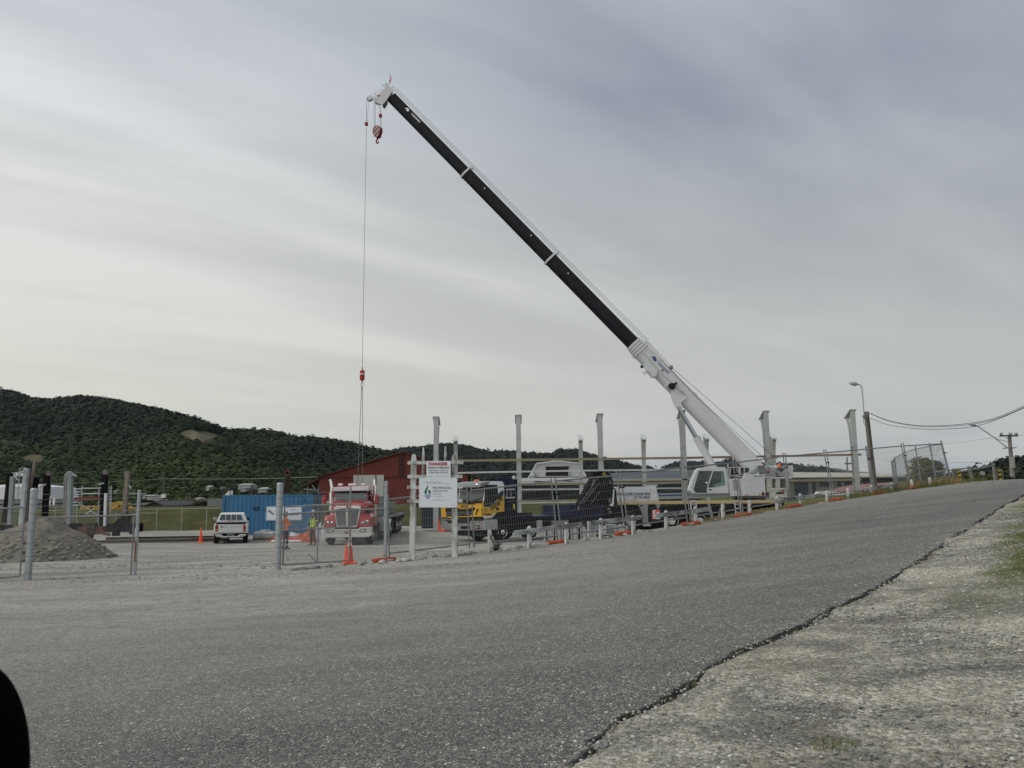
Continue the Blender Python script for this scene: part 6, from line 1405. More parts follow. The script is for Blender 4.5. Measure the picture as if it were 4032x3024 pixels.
# ------------------------------------------------------------------ red conventional truck
def red_truck():
    C = crop(1150,1750,.3014); p0 = at(*C(729,1290),41); g = height(p0.x,42)
    t = empty('red_truck', (p0.x, 41, g), 0, 'red bonneted truck with a chrome grille, white visor and twin exhausts, seen from the front', 'truck'); P = Proj(t)
    RED = pm('truck red', (.33,.022,.024), .25, var=.08, coat=.5, dirt=(.22,.06,.05), dirt_amt=.15); q = lambda x, y, dy=0: P.on(*C(x,y), 1, dy)
    def pf(pts, dy, th, nm, mat, bev=0, par=t): return slab([q(x,y,dy) for x,y in pts], (0,1,0), th).build(nm, mat, par, bev)
    bp = pf([(420,1092),(545,1095),(565,1108),(870,1103),(890,1082),(1040,1078),(1035,1190),(1000,1206),(450,1216),(430,1205)], -.05, .35, 'bumper', CHROME, .02)
    pf([(428,1172),(1036,1160),(1030,1192),(1000,1208),(450,1218),(430,1205)], -.07, .02, 'bumper_skirt', ALU, 0, bp)
    for x0, x1 in ((463,540),(883,962)): f = pf([(x0,1108),(x1,1103),(x1,1142),(x0,1148)], -.075, .02, 'fog_lamp', BLACK, .005, bp); pf([(x0+9,1113),(x1-9,1110),(x1-9,1136),(x0+9,1140)], -.09, .012, 'lens', pm('lamp lens', (.45,.45,.42), .2), 0, f)
    pl = pf([(668,1115),(738,1112),(738,1140),(668,1143)], -.07, .01, 'number_plate', ALU, 0, bp); a, b = q(675,1138,-.075), q(732,1136,-.075); text('KEL71', 'lettering', pl, a, b-a, (0,0,1), .085, (b-a).length, INK)
    pf([(682,1147),(700,1142),(732,1145),(738,1160),(716,1168),(690,1166)], -.075, .012, 'red_badge', pm('badge red', (.3,.02,.03), .4), 0, bp)
    # grille with surround
    gs = pf([(545,822),(600,808),(840,800),(897,812),(893,870),(850,1070),(840,1082),(590,1084),(578,1070),(552,880)], .0, .12, 'grille_surround', CHROME, .01)
    GRM = pm('grille mesh', (.13,.135,.14), .4, .6, var=.5, scale=60)
    pf([(562,850),(700,830),(702,1062),(600,1066),(590,1050)], -.02, .015, 'grille_mesh', GRM, 0, gs); pf([(735,830),(878,838),(842,1050),(830,1062),(733,1062)], -.02, .015, 'grille_mesh', GRM, 0, gs)
    pf([(703,822),(732,822),(731,1065),(705,1065)], -.04, .03, 'grille_bar', CHROME, 0, gs); e = pf([(705,798),(722,790),(738,798),(734,840),(720,850),(708,838)], -.06, .03, 'grille_badge', pm('badge gold', (.30,.09,.05), .4), 0, gs)
    # bonnet: loft of arched sections from grille to windscreen
    def arch(y, w, z0, z1, wt): return [(-w,y,z0),(-w,y,z1-.22),(-wt,y,z1-.05),(-wt*.4,y,z1),(wt*.4,y,z1),(wt,y,z1-.05),(w,y,z1-.22),(w,y,z0)]
    zt = q(720,800,.05).z; zb = q(720,735,2.0).z; cxm = q(722,900,0).x
    bn = MB().loft([[Vector(v)+Vector((cxm,0,0)) for v in arch(*r)] for r in ((.10,.66,.85,zt,.55),(.5,.80,.85,zt+.10,.66),(1.2,.90,.9,(zt+zb)/2+.12,.74),(2.0,.98,.9,zb+.02,.84))]); bn.build('bonnet', RED, t, .02, True)
    # wings with headlamps
    for s in (-1, 1):
        m = MB(); secs = []
        for y, x0, x1, z0, z1 in ((-.02,.62,1.16,.88,1.02),(.02,.60,1.20,.86,1.32),(.18,.60,1.22,.86,1.52),(.7,.6,1.24,1.02,1.60),(1.5,.6,1.24,1.02,1.55),(1.9,.6,1.22,.9,1.25)):
            secs.append([(cxm+s*x0,y,z0),(cxm+s*x1,y,z0),(cxm+s*x1,y,z1-.16),(cxm+s*(x1-.14),y,z1),(cxm+s*x0,y,z1+.05)])
        m.loft(secs); w_ = m.build('wing', RED, t, .03, True)
        x0, x1 = (437,545) if s < 0 else (878,1012)
        hl = pf([(x0,1040),(x0+8,1000),(x0+45,985),(x1,1035),(x1-5,1050)] if s < 0 else [(x0,1048),(x0+10,1025),(x1-40,978),(x1-6,975),(x1,1030)], -.045, .03, 'headlight', pm('headlamp lens', (.24,.15,.15), .2, .1), .01, w_)
        for xx in ((x0+35,x0+85) if s < 0 else (x0+45,x0+108)): c_ = q(xx,1022 if s < 0 else (1020 if xx == x0+45 else 1002),-.06); MB().sphere(c_,.055,10,6,(1,.4,1)).build('lamp_bulb', CHROME, hl, smooth_=True)
    # cab
    W0, W1 = q(525,740,2.0).x, q(990,740,2.0).x; zr = q(720,545,2.3).z; zw0, zw1 = q(720,735,2.0).z, q(720,608,2.15).z
    cab = MB().loft([[(W0,1.9,.8),(W1,1.9,.8),(W1,2.0,zw0),(W0,2.0,zw0)],[(W0,3.9,.8),(W1,3.9,.8),(W1,3.9,zw0),(W0,3.9,zw0)]]); cab.hexa([(W0,3.2,zw0),(W1,3.2,zw0),(W1,3.9,zw0),(W0,3.9,zw0)],[(W0+.1,3.2,zr),(W1-.1,3.2,zr),(W1-.1,3.9,zr),(W0+.1,3.9,zr)]).hexa([(W0+.05,2.2,zw1),(W1-.05,2.2,zw1),(W1-.05,3.9,zw1),(W0+.05,3.9,zw1)],[(W0+.12,2.4,zr),(W1-.12,2.4,zr),(W1-.12,3.9,zr),(W0+.12,3.9,zr)])
    cb = cab.build('cab', RED, t, .04)
    for s, X in ((-1,W0),(1,W1)): MB().hexa([(X-.04 if s>0 else X,2.0,zw0),(X if s>0 else X+.04,2.0,zw0),(X if s>0 else X+.04,2.08,zw0),(X-.04 if s>0 else X,2.08,zw0)],[(X-.09 if s>0 else X+.05,2.2,zw1),(X-.05 if s>0 else X+.09,2.2,zw1),(X-.05 if s>0 else X+.09,2.28,zw1),(X-.09 if s>0 else X+.05,2.28,zw1)]).build('pillar', RED, cb)
    ws = slab([(W0+.05,2.03,zw0+.01),(W1-.05,2.03,zw0+.01),(W1-.1,2.19,zw1),(W0+.1,2.19,zw1)], (0,1,0), .01).build('windscreen', clearglass('truck glass',(.38,.43,.42)), cb)
    MB().box(W0+.08,W1-.08,3.15,3.19,zw0-.3,zw1).build('cab_interior', pm('cab interior', (.03,.03,.032), .9), cb)
    vs = slab([q(x,y,1.95) for x,y in [(522,610),(535,560),(1000,545),(1003,604),(760,606)]], (0,1,.0), .28).build('sun_visor', CHROME, t, .02); vs.data.materials[0] = pm('visor white', (.62,.63,.64), .3)
    for x0, x1 in ((600,655),(735,830),(905,950)): a, b = q(x0,530,2.6), q(x1,514,2.6); MB().box(a.x,b.x,2.6,2.85,a.z-.04,b.z+.02).build('roof_unit', WHITE, t, .02)
    m = MB()
    for x in (560,705,760,890,955): c_ = q(x,543,2.15); m.sphere(c_,.028,8,5)
    m.build('marker_lamp', pm('marker red', (.5,.05,.03), .3), t)
    for x, s in ((507,-1),(1077,1)):
        a, b, c_, d_ = q(x+3,830,3.6), q(x+6*(s<0),560,3.6), q(x-2 if s<0 else x+2,490,3.6), q(x-14 if s<0 else x+10,458,3.6)
        MB().tube([(a.x,3.6,.7),(a.x,3.6,b.z),(c_.x,3.6,c_.z),(d_.x,3.6,d_.z)], [.09,.09,.085,.085], 12).build('exhaust_stack', CHROME, t, smooth_=True); MB().cyl((a.x,3.6,1.1),(a.x,3.6,b.z-.3),.12,n=14).build('heat_shield', CHROME, t, smooth_=True)
        mx0, mx1 = (395,446) if s < 0 else (1082,1129); a, b = q(mx0,775 if s<0 else 778,2.0), q(mx1,668 if s<0 else 655,2.0); mm = MB().box(a.x,b.x,1.95,2.13,a.z,b.z).build('mirror', RED, t, .04)
        m = MB()
        for yy in (745,765): m.cyl(q(420 if s<0 else 1105,yy,2.05), q(530 if s<0 else 990,yy-4,2.05), .02, n=6)
        m.build('mirror_arm', CHROME if s < 0 else BLACK, mm)
        MB().sphere(q(470 if s<0 else 990,895 if s<0 else 885,.6),.12,8,6,(1,.6,1)).build('wing_mirror', BLACK, t)
        MB().cyl((W0-.2 if s<0 else W1+.2,4.6,1.0),(W0-.2 if s<0 else W1+.2,5.6,1.0),.30,n=18).build('fuel_tank', ALU, t, smooth_=True)
        MB().box(*((W0-.28,W0-.05) if s<0 else (W1+.05,W1+.28)),3.0,4.4,.5,1.0).build('step_box', DARK, t, .02)
        MB().cyl((W1+.12 if s>0 else W0-.12,3.45,1.3),(W1+.12 if s>0 else W0-.12,3.45,zw0+.2),.17,n=14).build('air_cleaner', CHROME, t, smooth_=True)
    for s in (-1, 1): wheel(t, (cxm+s*1.02,.95,.50), .50, .30, s, ALU, .58)
    m = MB().box(cxm-.42,cxm+.42,.2,9.0,.55,.85).box(cxm-.9,cxm+.9,.6,1.2,.35,.6); m.build('chassis', DARK, t)
    for y in (5.6,6.9):
        for s in (-1, 1): wheel(t, (cxm-.05+s*.98,y,.50), .50, .52, s, ALU, .5); 
        for s in (-1,1): MB().loft([[(cxm-.05+s*(.98-.3),y+.62*math.cos(a),.50+.62*math.sin(a)) for a in [math.pi*k/8 for k in range(9)]],[(cxm-.05+s*(.98+.3),y+.62*math.cos(a),.50+.62*math.sin(a)) for a in [math.pi*k/8 for k in range(9)]]], closed=False).build('mudguard', ALU, t)
    return t, P, q, cxm, g, p0
rt, RP_, rq, rcx, rg_, rp0 = red_truck()
def trailer():
    t = empty('flatbed_trailer', (rp0.x + rcx - .25, 45.8, rg_), rad(2.0), 'flatbed semi trailer coupled behind the red truck', 'trailer')
    MB().box(-1.22,1.22,0,12,1.18,1.32).build('deck', DARK, t); MB().box(-.5,.5,.3,11.8,.85,1.17).build('frame', DARK, t)
    MB().box(1.225,1.30,0,12,1.16,1.34).build('side_rail', pm('rail grey', (.3,.31,.31), .5), t)
    for y in (8.2,9.5,10.8):
        for s in (-1,1): wheel(t, (s*.95,y,.50), .50, .5, s, ALU, .5)
    MB().box(-1.2,1.2,7.4,11.6,1.02,1.12).build('mudguard', BLACK, t)
    MB().box(1.0,1.28,11.7,12.1,.9,1.4).build('tail_board', BLACK, t)
trailer()
BEAM = pm('galvanised beam', (.33,.35,.34), .5, .3, var=.12)
for k, (x0, z0, y0, y1, ang) in enumerate([(.75,1.34,.3,9.5,0),(.35,1.34,.3,9.5,.01),(-.1,1.34,.2,9.0,0),(.8,1.72,.0,8.6,-.02),(.2,1.72,.1,8.8,.015),(.7,2.1,.1,7.0,.02)]):
    bb = MB().box(-.02,.02,y0,y1,.03,.33).box(-.13,.13,y0,y1,0,.029).box(-.13,.13,y0,y1,.331,.36)
    o = bb.build('steel_beam', BEAM); o.location = (rp0.x + rcx - .25 + x0, 45.8, rg_+z0); o.rotation_euler = (0,0,rad(2)+ang)
    tag(o, ['lowest outer grey steel beam on the trailer behind the red truck','lowest middle grey steel beam on the trailer','lowest inner grey steel beam on the trailer','second layer outer grey steel beam on the trailer','second layer inner grey steel beam on the trailer','topmost grey steel beam on the trailer'][k], 'steel beam', 'steel beams loaded on the trailer')

# ------------------------------------------------------------------ cab-over crane truck
def crane_truck():
    ph = rad(38); rz = ph - math.pi/2; cn = at(1906,2000,42); off = Vector((math.cos(rz), math.sin(rz), 0))*1.25
    o = Vector((cn.x, 42, 0)) - off; g = height(cn.x+1, 43.5); o.z = g
    t = empty('crane_truck', o, rz, 'yellow, white and navy crane truck with a long blue tray and black folding crane', 'truck'); P = Proj(t, rz)
    C4 = crop(1780,1860,.1808); C5 = crop(2080,1820,.193)
    YEL = pm('truck yellow', (.60,.345,.03), .3, var=.04, coat=.4); WH = pm('cab white', (.66,.68,.68), .3, var=.03, coat=.3)
    sp = lambda cr, x, y, X=1.25: P.on(*cr(x,y), 0, X)
    fp = lambda cr, x, y, Y=0: P.on(*cr(x,y), 1, Y)
    def side(cr, pts, X, th, nm, mat, bev=0, par=t): return slab([sp(cr,x,y,X) for x,y in pts], (-1,0,0), th).build(nm, mat, par, bev)
    def front(cr, pts, Y, th, nm, mat, bev=0, par=t): return slab([fp(cr,x,y,Y) for x,y in pts], (0,1,0), th).build(nm, mat, par, bev)
    zr = sp(C4,900,195).z; zb = sp(C4,900,850).z; yr = sp(C4,1140,600).y; zy = sp(C4,690,620).z; zbt = sp(C4,690,1020).z
    prof = [(.02,zbt+.02),(.0,zy),(.16,zr-.25),(.42,zr),(yr-.1,zr),(yr,zr-.2),(yr,zb),(sp(C4,1000,880).y,zb-.02),(sp(C4,870,950).y,zbt+.05)]
    cb = MB().prism(prof, 'x', -1.25, 1.25).build('cab', WH, t, .03)
    # yellow and navy cladding on the side
    side(C4, [(660,765),(800,765),(1125,490),(1142,852),(1000,868),(930,890),(860,950),(660,950)], 1.262, .012, 'yellow_panel', YEL, 0, cb)
    side(C4, [(1000,470),(1115,375),(1128,488),(1002,600)], 1.262, .012, 'navy_panel', NAVY, 0, cb)
    side(C4, [(655,620),(690,615),(700,765),(660,765)], 1.262, .012, 'yellow_panel', YEL, 0, cb)
    side(C4, [(722,272),(985,270),(1000,470),(1002,560),(800,755),(700,755),(690,700),(700,600)], 1.266, .012, 'door_window', GLASS, 0, cb)
    side(C4, [(1145,340),(1160,340),(1165,860),(1148,860)], 1.1, .6, 'cab_back', DARK, 0, cb); side(C4, [(960,765),(1020,765),(1020,822),(960,822)], 1.275, .015, 'door_handle', BLACK, 0, cb); side(C4, [(640,770),(650,770),(653,940),(643,940)], 1.272, .01, 'door_gap', BLACK, 0, cb)
    def tx(s, x0, y0, x1, y1, hh, mat=INK, bold=.03, cr=C4):
        a, b = sp(cr,x0,y0,1.268), sp(cr,x1,y1,1.268); r = b-a; up = Vector((0,-r.z,r.y)); up = up if up.z > 0 else -up; text(s, 'lettering', cb, a, r, up, hh, r.length, mat, bold, depth=.005)
    tx('EVAN JONES', 835,790,1118,585,.25); tx('CRANE HIRE', 860,838,1060,690,.15); tx('03 756 8026', 675,935,850,930,.10)
    m = MB()
    for y in (790,812,835): a, b = sp(C4,685,y,1.266), sp(C4,790,y,1.266); m.bar(a,b,.004,.012)
    m.build('door_lines', INK, cb); a = sp(C4,580,900,1.266)
    # front: yellow grille panel, grille, lettering
    g1 = front(C4, [(-260,660),(470,655),(555,618),(655,615),(655,950),(430,955),(-220,975)], -.03, .05, 'grille_panel', YEL, .01)
    front(C4, [(-150,775),(150,770),(180,795),(380,795),(400,775),(505,765),(440,880),(385,950),(-120,960)], -.05, .03, 'grille', pm('grille black', (.012,.012,.014), .4), 0, g1)
    m = MB(); 
    for y in (865,905): m.bar(fp(C4,-130,y+6,-.055), fp(C4,440 if y<880 else 420,y,-.055), .02, .02)
    m.build('grille_bar', GALV, g1); front(C4, [(-100,965),(470,948),(655,946),(655,960),(-100,985)], -.05, .03, 'lip', YEL, 0, g1)
    front(C4, [(535,800),(575,795),(520,930),(505,930)], -.05, .02, 'air_slot', BLACK, 0, g1)
    a, b = fp(C4,-40,720,-.034), fp(C4,515,705,-.034); text('EVAN JONES CONSTRUCTION', 'lettering', g1, a, b-a, (0,0,1), .11, (b-a).length, pm('brown lettering', (.10,.04,.02), .5), .02)
    a, b = fp(C4,185,778,-.06), fp(C4,352,775,-.06); front(C4, [(130,745),(385,742),(375,795),(170,798)], -.055, .02, 'badge_panel', YEL, 0, g1); text('IVECO', 'lettering', g1, a, b-a, (0,0,1), .15, (b-a).length, INK, .03, depth=.004)
    # bumper
    bu = front(C4, [(-210,1022),(690,1030),(705,1265),(-150,1275),(-220,1180)], -.10, .9, 'bumper', ALU, .04); bu.data.materials[0] = pm('bumper silver', (.38,.38,.38), .28, .5)
    front(C4, [(-200,1020),(690,1028),(690,1050),(-200,1048)], -.12, .02, 'chrome_strip', CHROME, 0, bu); front(C4, [(-120,1052),(385,1052),(385,1108),(-90,1105)], -.115, .015, 'intake', BLACK, 0, bu)
    front(C4, [(180,1172),(388,1172),(385,1230),(220,1235),(185,1205)], -.115, .015, 'intake', BLACK, 0, bu); front(C4, [(-160,1260),(120,1250),(330,1252),(500,1245),(600,1190),(615,1200),(560,1268),(-160,1280)], -.125, .02, 'chrome_strip', CHROME, 0, bu)
    front(C4, [(232,1112),(320,1112),(320,1165),(232,1165)], -.12, .01, 'number_plate', GALV, 0, bu)
    h = front(C4, [(495,1090),(608,1092),(605,1150),(570,1162),(500,1158)], -.12, .02, 'headlight', BLACK, 0, bu); front(C4, [(503,1098),(600,1100),(597,1146),(508,1152)], -.128, .01, 'lens', pm('clear lens', (.5,.5,.48), .1, .4), 0, h)
    h = front(C4, [(490,1170),(590,1170),(560,1218),(495,1220)], -.12, .02, 'headlight', BLACK, 0, bu); front(C4, [(500,1178),(575,1178),(550,1210),(503,1212)], -.128, .01, 'lens', pm('clear lens', (.5,.5,.48)), 0, h)
    MB().box(-1.2,1.2,-.05,.6,.30,.56).build('under_bumper', BLACK, t, .03); MB().box(-1.0,1.0,.3,10.0,.6,.95).build('chassis', DARK, t)
    MB().box(.75,1.2,.6,3.3,.5,1.5).build('wheel_arch', BLACK, t); MB().box(-1.15,1.22,-.0,2.2,zbt-.2,zbt+.12).build('cab_sill', BLACK, t)
    # windscreen, visor
    z0w, z1w = zy+.02, zr-.30; ws = slab([(-1.15,-.02,z0w),(1.15,-.02,z0w),(1.12,.13,z1w),(-1.12,.13,z1w)], (0,1,0), .02).build('windscreen', pm('windscreen grey', (.085,.095,.095), .08, var=.25, scale=1.5), cb)
    m = MB()
    for x in (-.7,.5): m.tube([(x,-.05,z0w+.03),(x+.45,-.03,z0w+.12),(x+.6,-.02,z0w+.2)], .015, 5)
    m.build('wiper', BLACK, cb); MB().box(-1.18,1.18,-.06,-.03,z0w-.14,z0w).build('wiper_bay', BLACK, cb)
    v = MB().loft([[(-1.28,-.28,z1w-.02),(1.28,-.28,z1w-.02),(1.28,-.24,z1w+.20),(-1.28,-.24,z1w+.20)],[(-1.28,.35,zr-.12),(1.28,.35,zr-.12),(1.28,.35,zr+.03),(-1.28,.35,zr+.03)]]); vz = v.build('sun_visor', pm('visor grey', (.20,.205,.205), .4), cb, .03)
    for x in (-.95,.95): MB().sphere((x,-.27,z1w+.12),.13,10,6,(1,.3,.45)).build('visor_lamp', CHROME, vz, smooth_=True)
    MB().lathe([(.17,0),(.17,.06),(.13,.1),(.002,.11)], (-.1,.5,zr+.01), 'z', 14).build('beacon', pm('beacon orange', (.65,.16,.05), .3), cb, smooth_=True)
    q = sp(C4,850,400,1.45); MB().tube([(1.28,.3,q.z+.1),(1.42,.2,q.z+.1),(1.42,.2,q.z)], .02, 6).build('mirror_arm', BLACK, cb)
    # headboard and deck
    zt = sp(C4,1200,170).z + .05; yh = yr+.25
    hb = MB(); a, b = yh, sp(C4,1410,600).y
    for y in (a+.05, b): hb.box(1.05,1.22,y-.08,y+.08,1.0,zt); hb.box(-1.22,-1.05,y-.08,y+.08,1.0,zt)
    hb.box(-1.2,1.2,b-.06,b+.06,zt-.2,zt).box(1.05,1.2,.9,b,zt-.06,zt+.03).box(-1.2,-1.05,.9,b,zt-.06,zt+.03).box(-1.15,1.15,b-.05,b+.04,1.0,zt-.25); hb.build('headboard', NAVY, t, .01)
    q = sp(C4,1355,125,1.2); MB().sphere(q,.13,10,6).build('work_lamp', GALV, t, smooth_=True); 
    m = MB()
    for y in (375,555): m.bar(sp(C4,1165,y,1.26), sp(C4,1365,y-8,1.26), .03, .07)
    for x in (1195,1282): m.bar(sp(C4,x,400,1.26), sp(C4,x-8,550,1.26), .04, .03, (0,1,0))
    m.build('step_frame', ALU, t); side(C4, [(1340,690),(1368,685),(1370,805),(1358,815),(1340,770)], 1.27, .02, 'yellow_tag', pm('tag yellow', (.65,.6,.05), .5), 0)
    MB().box(-1.1,1.1,yr+.05,b-.1,.95,zt-.7).build('engine_bay', pm('engine dark', (.02,.022,.03), .7, var=.5, scale=5), t, .05)
    zd1, zd0 = sp(C4,1500,965).z, sp(C4,1500,1010).z; ye = P.on(2376,2030,0,1.25).y
    MB().box(-1.25,1.25,b+.1,ye,zd0,zd1).build('tray', NAVY, t, .01); MB().box(-1.0,1.0,b+.1,ye,zd0-.18,zd0-.003).build('tray_frame', NAVY, t)
    for (x0,y0,x1,y1), cr, mt in (((1845,1045,1970,1205),C4,ALU),((1975,1040,2120,1180),C4,DARK),((500,1195,830,1300),C5,pm('locker beige',(.27,.26,.24),.6))):
        a, c_ = sp(cr,x0,y0,1.2), sp(cr,x1,y1,1.2); MB().box(.6,1.2,a.y,c_.y,c_.z,a.z).build('locker', mt, t, .02)
    side(C5, [(0,1180),(170,1180),(170,1300),(90,1300)], 1.1, .3, 'mudguard', NAVY); side(C5, [(855,1150),(980,1150),(960,1300),(870,1300)], 1.1, .3, 'mudguard', BLACK)
    # drop sides near the crane
    sd_ = []
    a, c_ = sp(C5,862,965), sp(C5,1535,1095); zt2 = sp(C5,1000,872).z
    MB().box(1.19,1.25,a.y,c_.y,zd1+.003,a.z).build('drop_side', NAVY, t, .008); MB().box(-1.25,-1.19,a.y,c_.y,zd1+.003,a.z).build('drop_side', NAVY, t, .008)
    m = MB()
    for X in (1.17,-1.17):
        m.box(X-.02,X+.06,a.y,c_.y,zt2-.08,zt2) ; m.box(X-.02,X+.05,a.y,c_.y,(zt2+a.z)/2-.02,(zt2+a.z)/2+.02)
        for k in (0,.32,.64,1): y = a.y + (c_.y-a.y)*k; m.box(X-.02,X+.06,y-.04,y+.04,a.z,zt2)
    m.box(-1.15,1.15,a.y-.05,a.y,zd1,zt2); m.build('side_frame', NAVY, t)
    # folding crane
    KX = .35; kp = lambda x, y: P.on(*C5(x,y), 0, KX); KB = pm('knuckle crane black', (.009,.009,.010), .9, var=.4, scale=4, spec=.08)
    def kpoly(pts, X, th, nm, mat, bev=.01): return slab([P.on(*C5(x,y),0,X) for x,y in pts], (-1,0,0), th).build(nm, mat, t, bev)
    kb = kpoly([(1010,872),(1375,195),(1470,190),(1500,330),(1250,872)], .75, .28, 'folding_boom', KB); kpoly([(1240,872),(1480,430),(1560,250),(1640,260),(1560,700),(1520,872)], .65, .55, 'folding_boom', KB)
    kpoly([(1560,250),(1690,235),(1735,400),(1745,870),(1530,880),(1580,500)], .60, .7, 'crane_column', KB); kpoly([(1380,200),(1490,180),(1600,190),(1690,250),(1640,340),(1500,330)], .5, .5, 'boom_knuckle', KB, .03)
    m = MB()
    for a_, b_ in [((1050,865),(1430,310)),((1110,860),(1470,400)),((1270,860),(1460,600)),((1150,800),(1330,530))]: m.cyl(P.on(*C5(*a_),0,.80), P.on(*C5(*b_),0,.80), .035, n=8)
    m.build('boom_cylinder', pm('grey ram', (.13,.12,.12), .4, .4), t, smooth_=True)
    m = MB(); rg = random.Random(8)
    for k in range(26):
        a_ = P.on(*C5(rg.uniform(1360,1700),rg.uniform(210,480)),0,.72+rg.random()*.12); b_ = a_ + Vector((0,rg.uniform(-.4,.4),rg.uniform(-.5,.2))); m.tube([a_,(a_+b_)/2+Vector((.08,.0,.08)),b_], .018, 5)
    m.build('hose_bundle', pm('hose black', (.03,.03,.032), .4, var=.5), t)
    kpoly([(1510,230),(1570,205),(1600,250),(1560,300),(1520,280)], .76, .05, 'yellow_fitting', pm('fitting yellow', (.30,.24,.06), .6, var=.4, scale=8), 0)
    lb = kpoly([(1285,465),(1335,350),(1362,352),(1318,470)], .756, .006, 'maker_plate', pm('plate cream', (.5,.48,.36), .5), 0); a_, b_ = P.on(*C5(1303,455),0,.765), P.on(*C5(1345,362),0,.765); r = b_-a_; u = Vector((0,-r.z,r.y)); u = u if u.z>0 else -u; text('FASSI', 'lettering', lb, a_, r, u, .09, r.length*.9, INK, .02)
    for pts in ([(1650,745),(1690,742),(1688,820),(1648,822)],[(1655,375),(1685,375),(1683,440),(1655,440)],[(1640,1000),(1705,1000),(1705,1026),(1640,1026)],[(1620,935),(1670,935),(1670,970),(1620,972)]): kpoly(pts, .66 if pts[0][1] < 900 else 1.02, .01, 'crane_label', pm('label grey', (.30,.30,.26), .6), 0)
    kpoly([(1545,880),(1760,870),(1780,1150),(1560,1150)], 1.0, 2.0, 'crane_base', KB, .03); kpoly([(1770,520),(1800,560),(1830,1130),(1755,1130),(1745,900)], 1.15, .2, 'stabiliser', KB, .02)
    kpoly([(1740,560),(1762,540),(1752,680),(1745,860),(1720,905),(1665,880),(1670,850),(1710,840)], 1.16, .02, 'hose_guard', REFL, 0); kpoly([(1830,900),(1960,880),(1975,1130),(1840,1130)], .9, 1.6, 'crane_base', KB, .04)
    for px, py in ((1974,2087),(2083,2082)): q = P.on(px,py,0,1.1); wheel(t, (1.07,q.y,.50), .50, .30, 1, CHROME, .6)
    for px in (2290, 2395): q = P.on(px,2075,0,1.1); wheel(t, (.95,q.y,.50), .50, .54, 1, GALV, .5)
    for px in (1974,2083,2290,2395): q = P.on(px,2075,0,1.1); wheel(t, (-1.05,q.y,.50), .50, .32, -1, GALV, .5)
crane_truck()

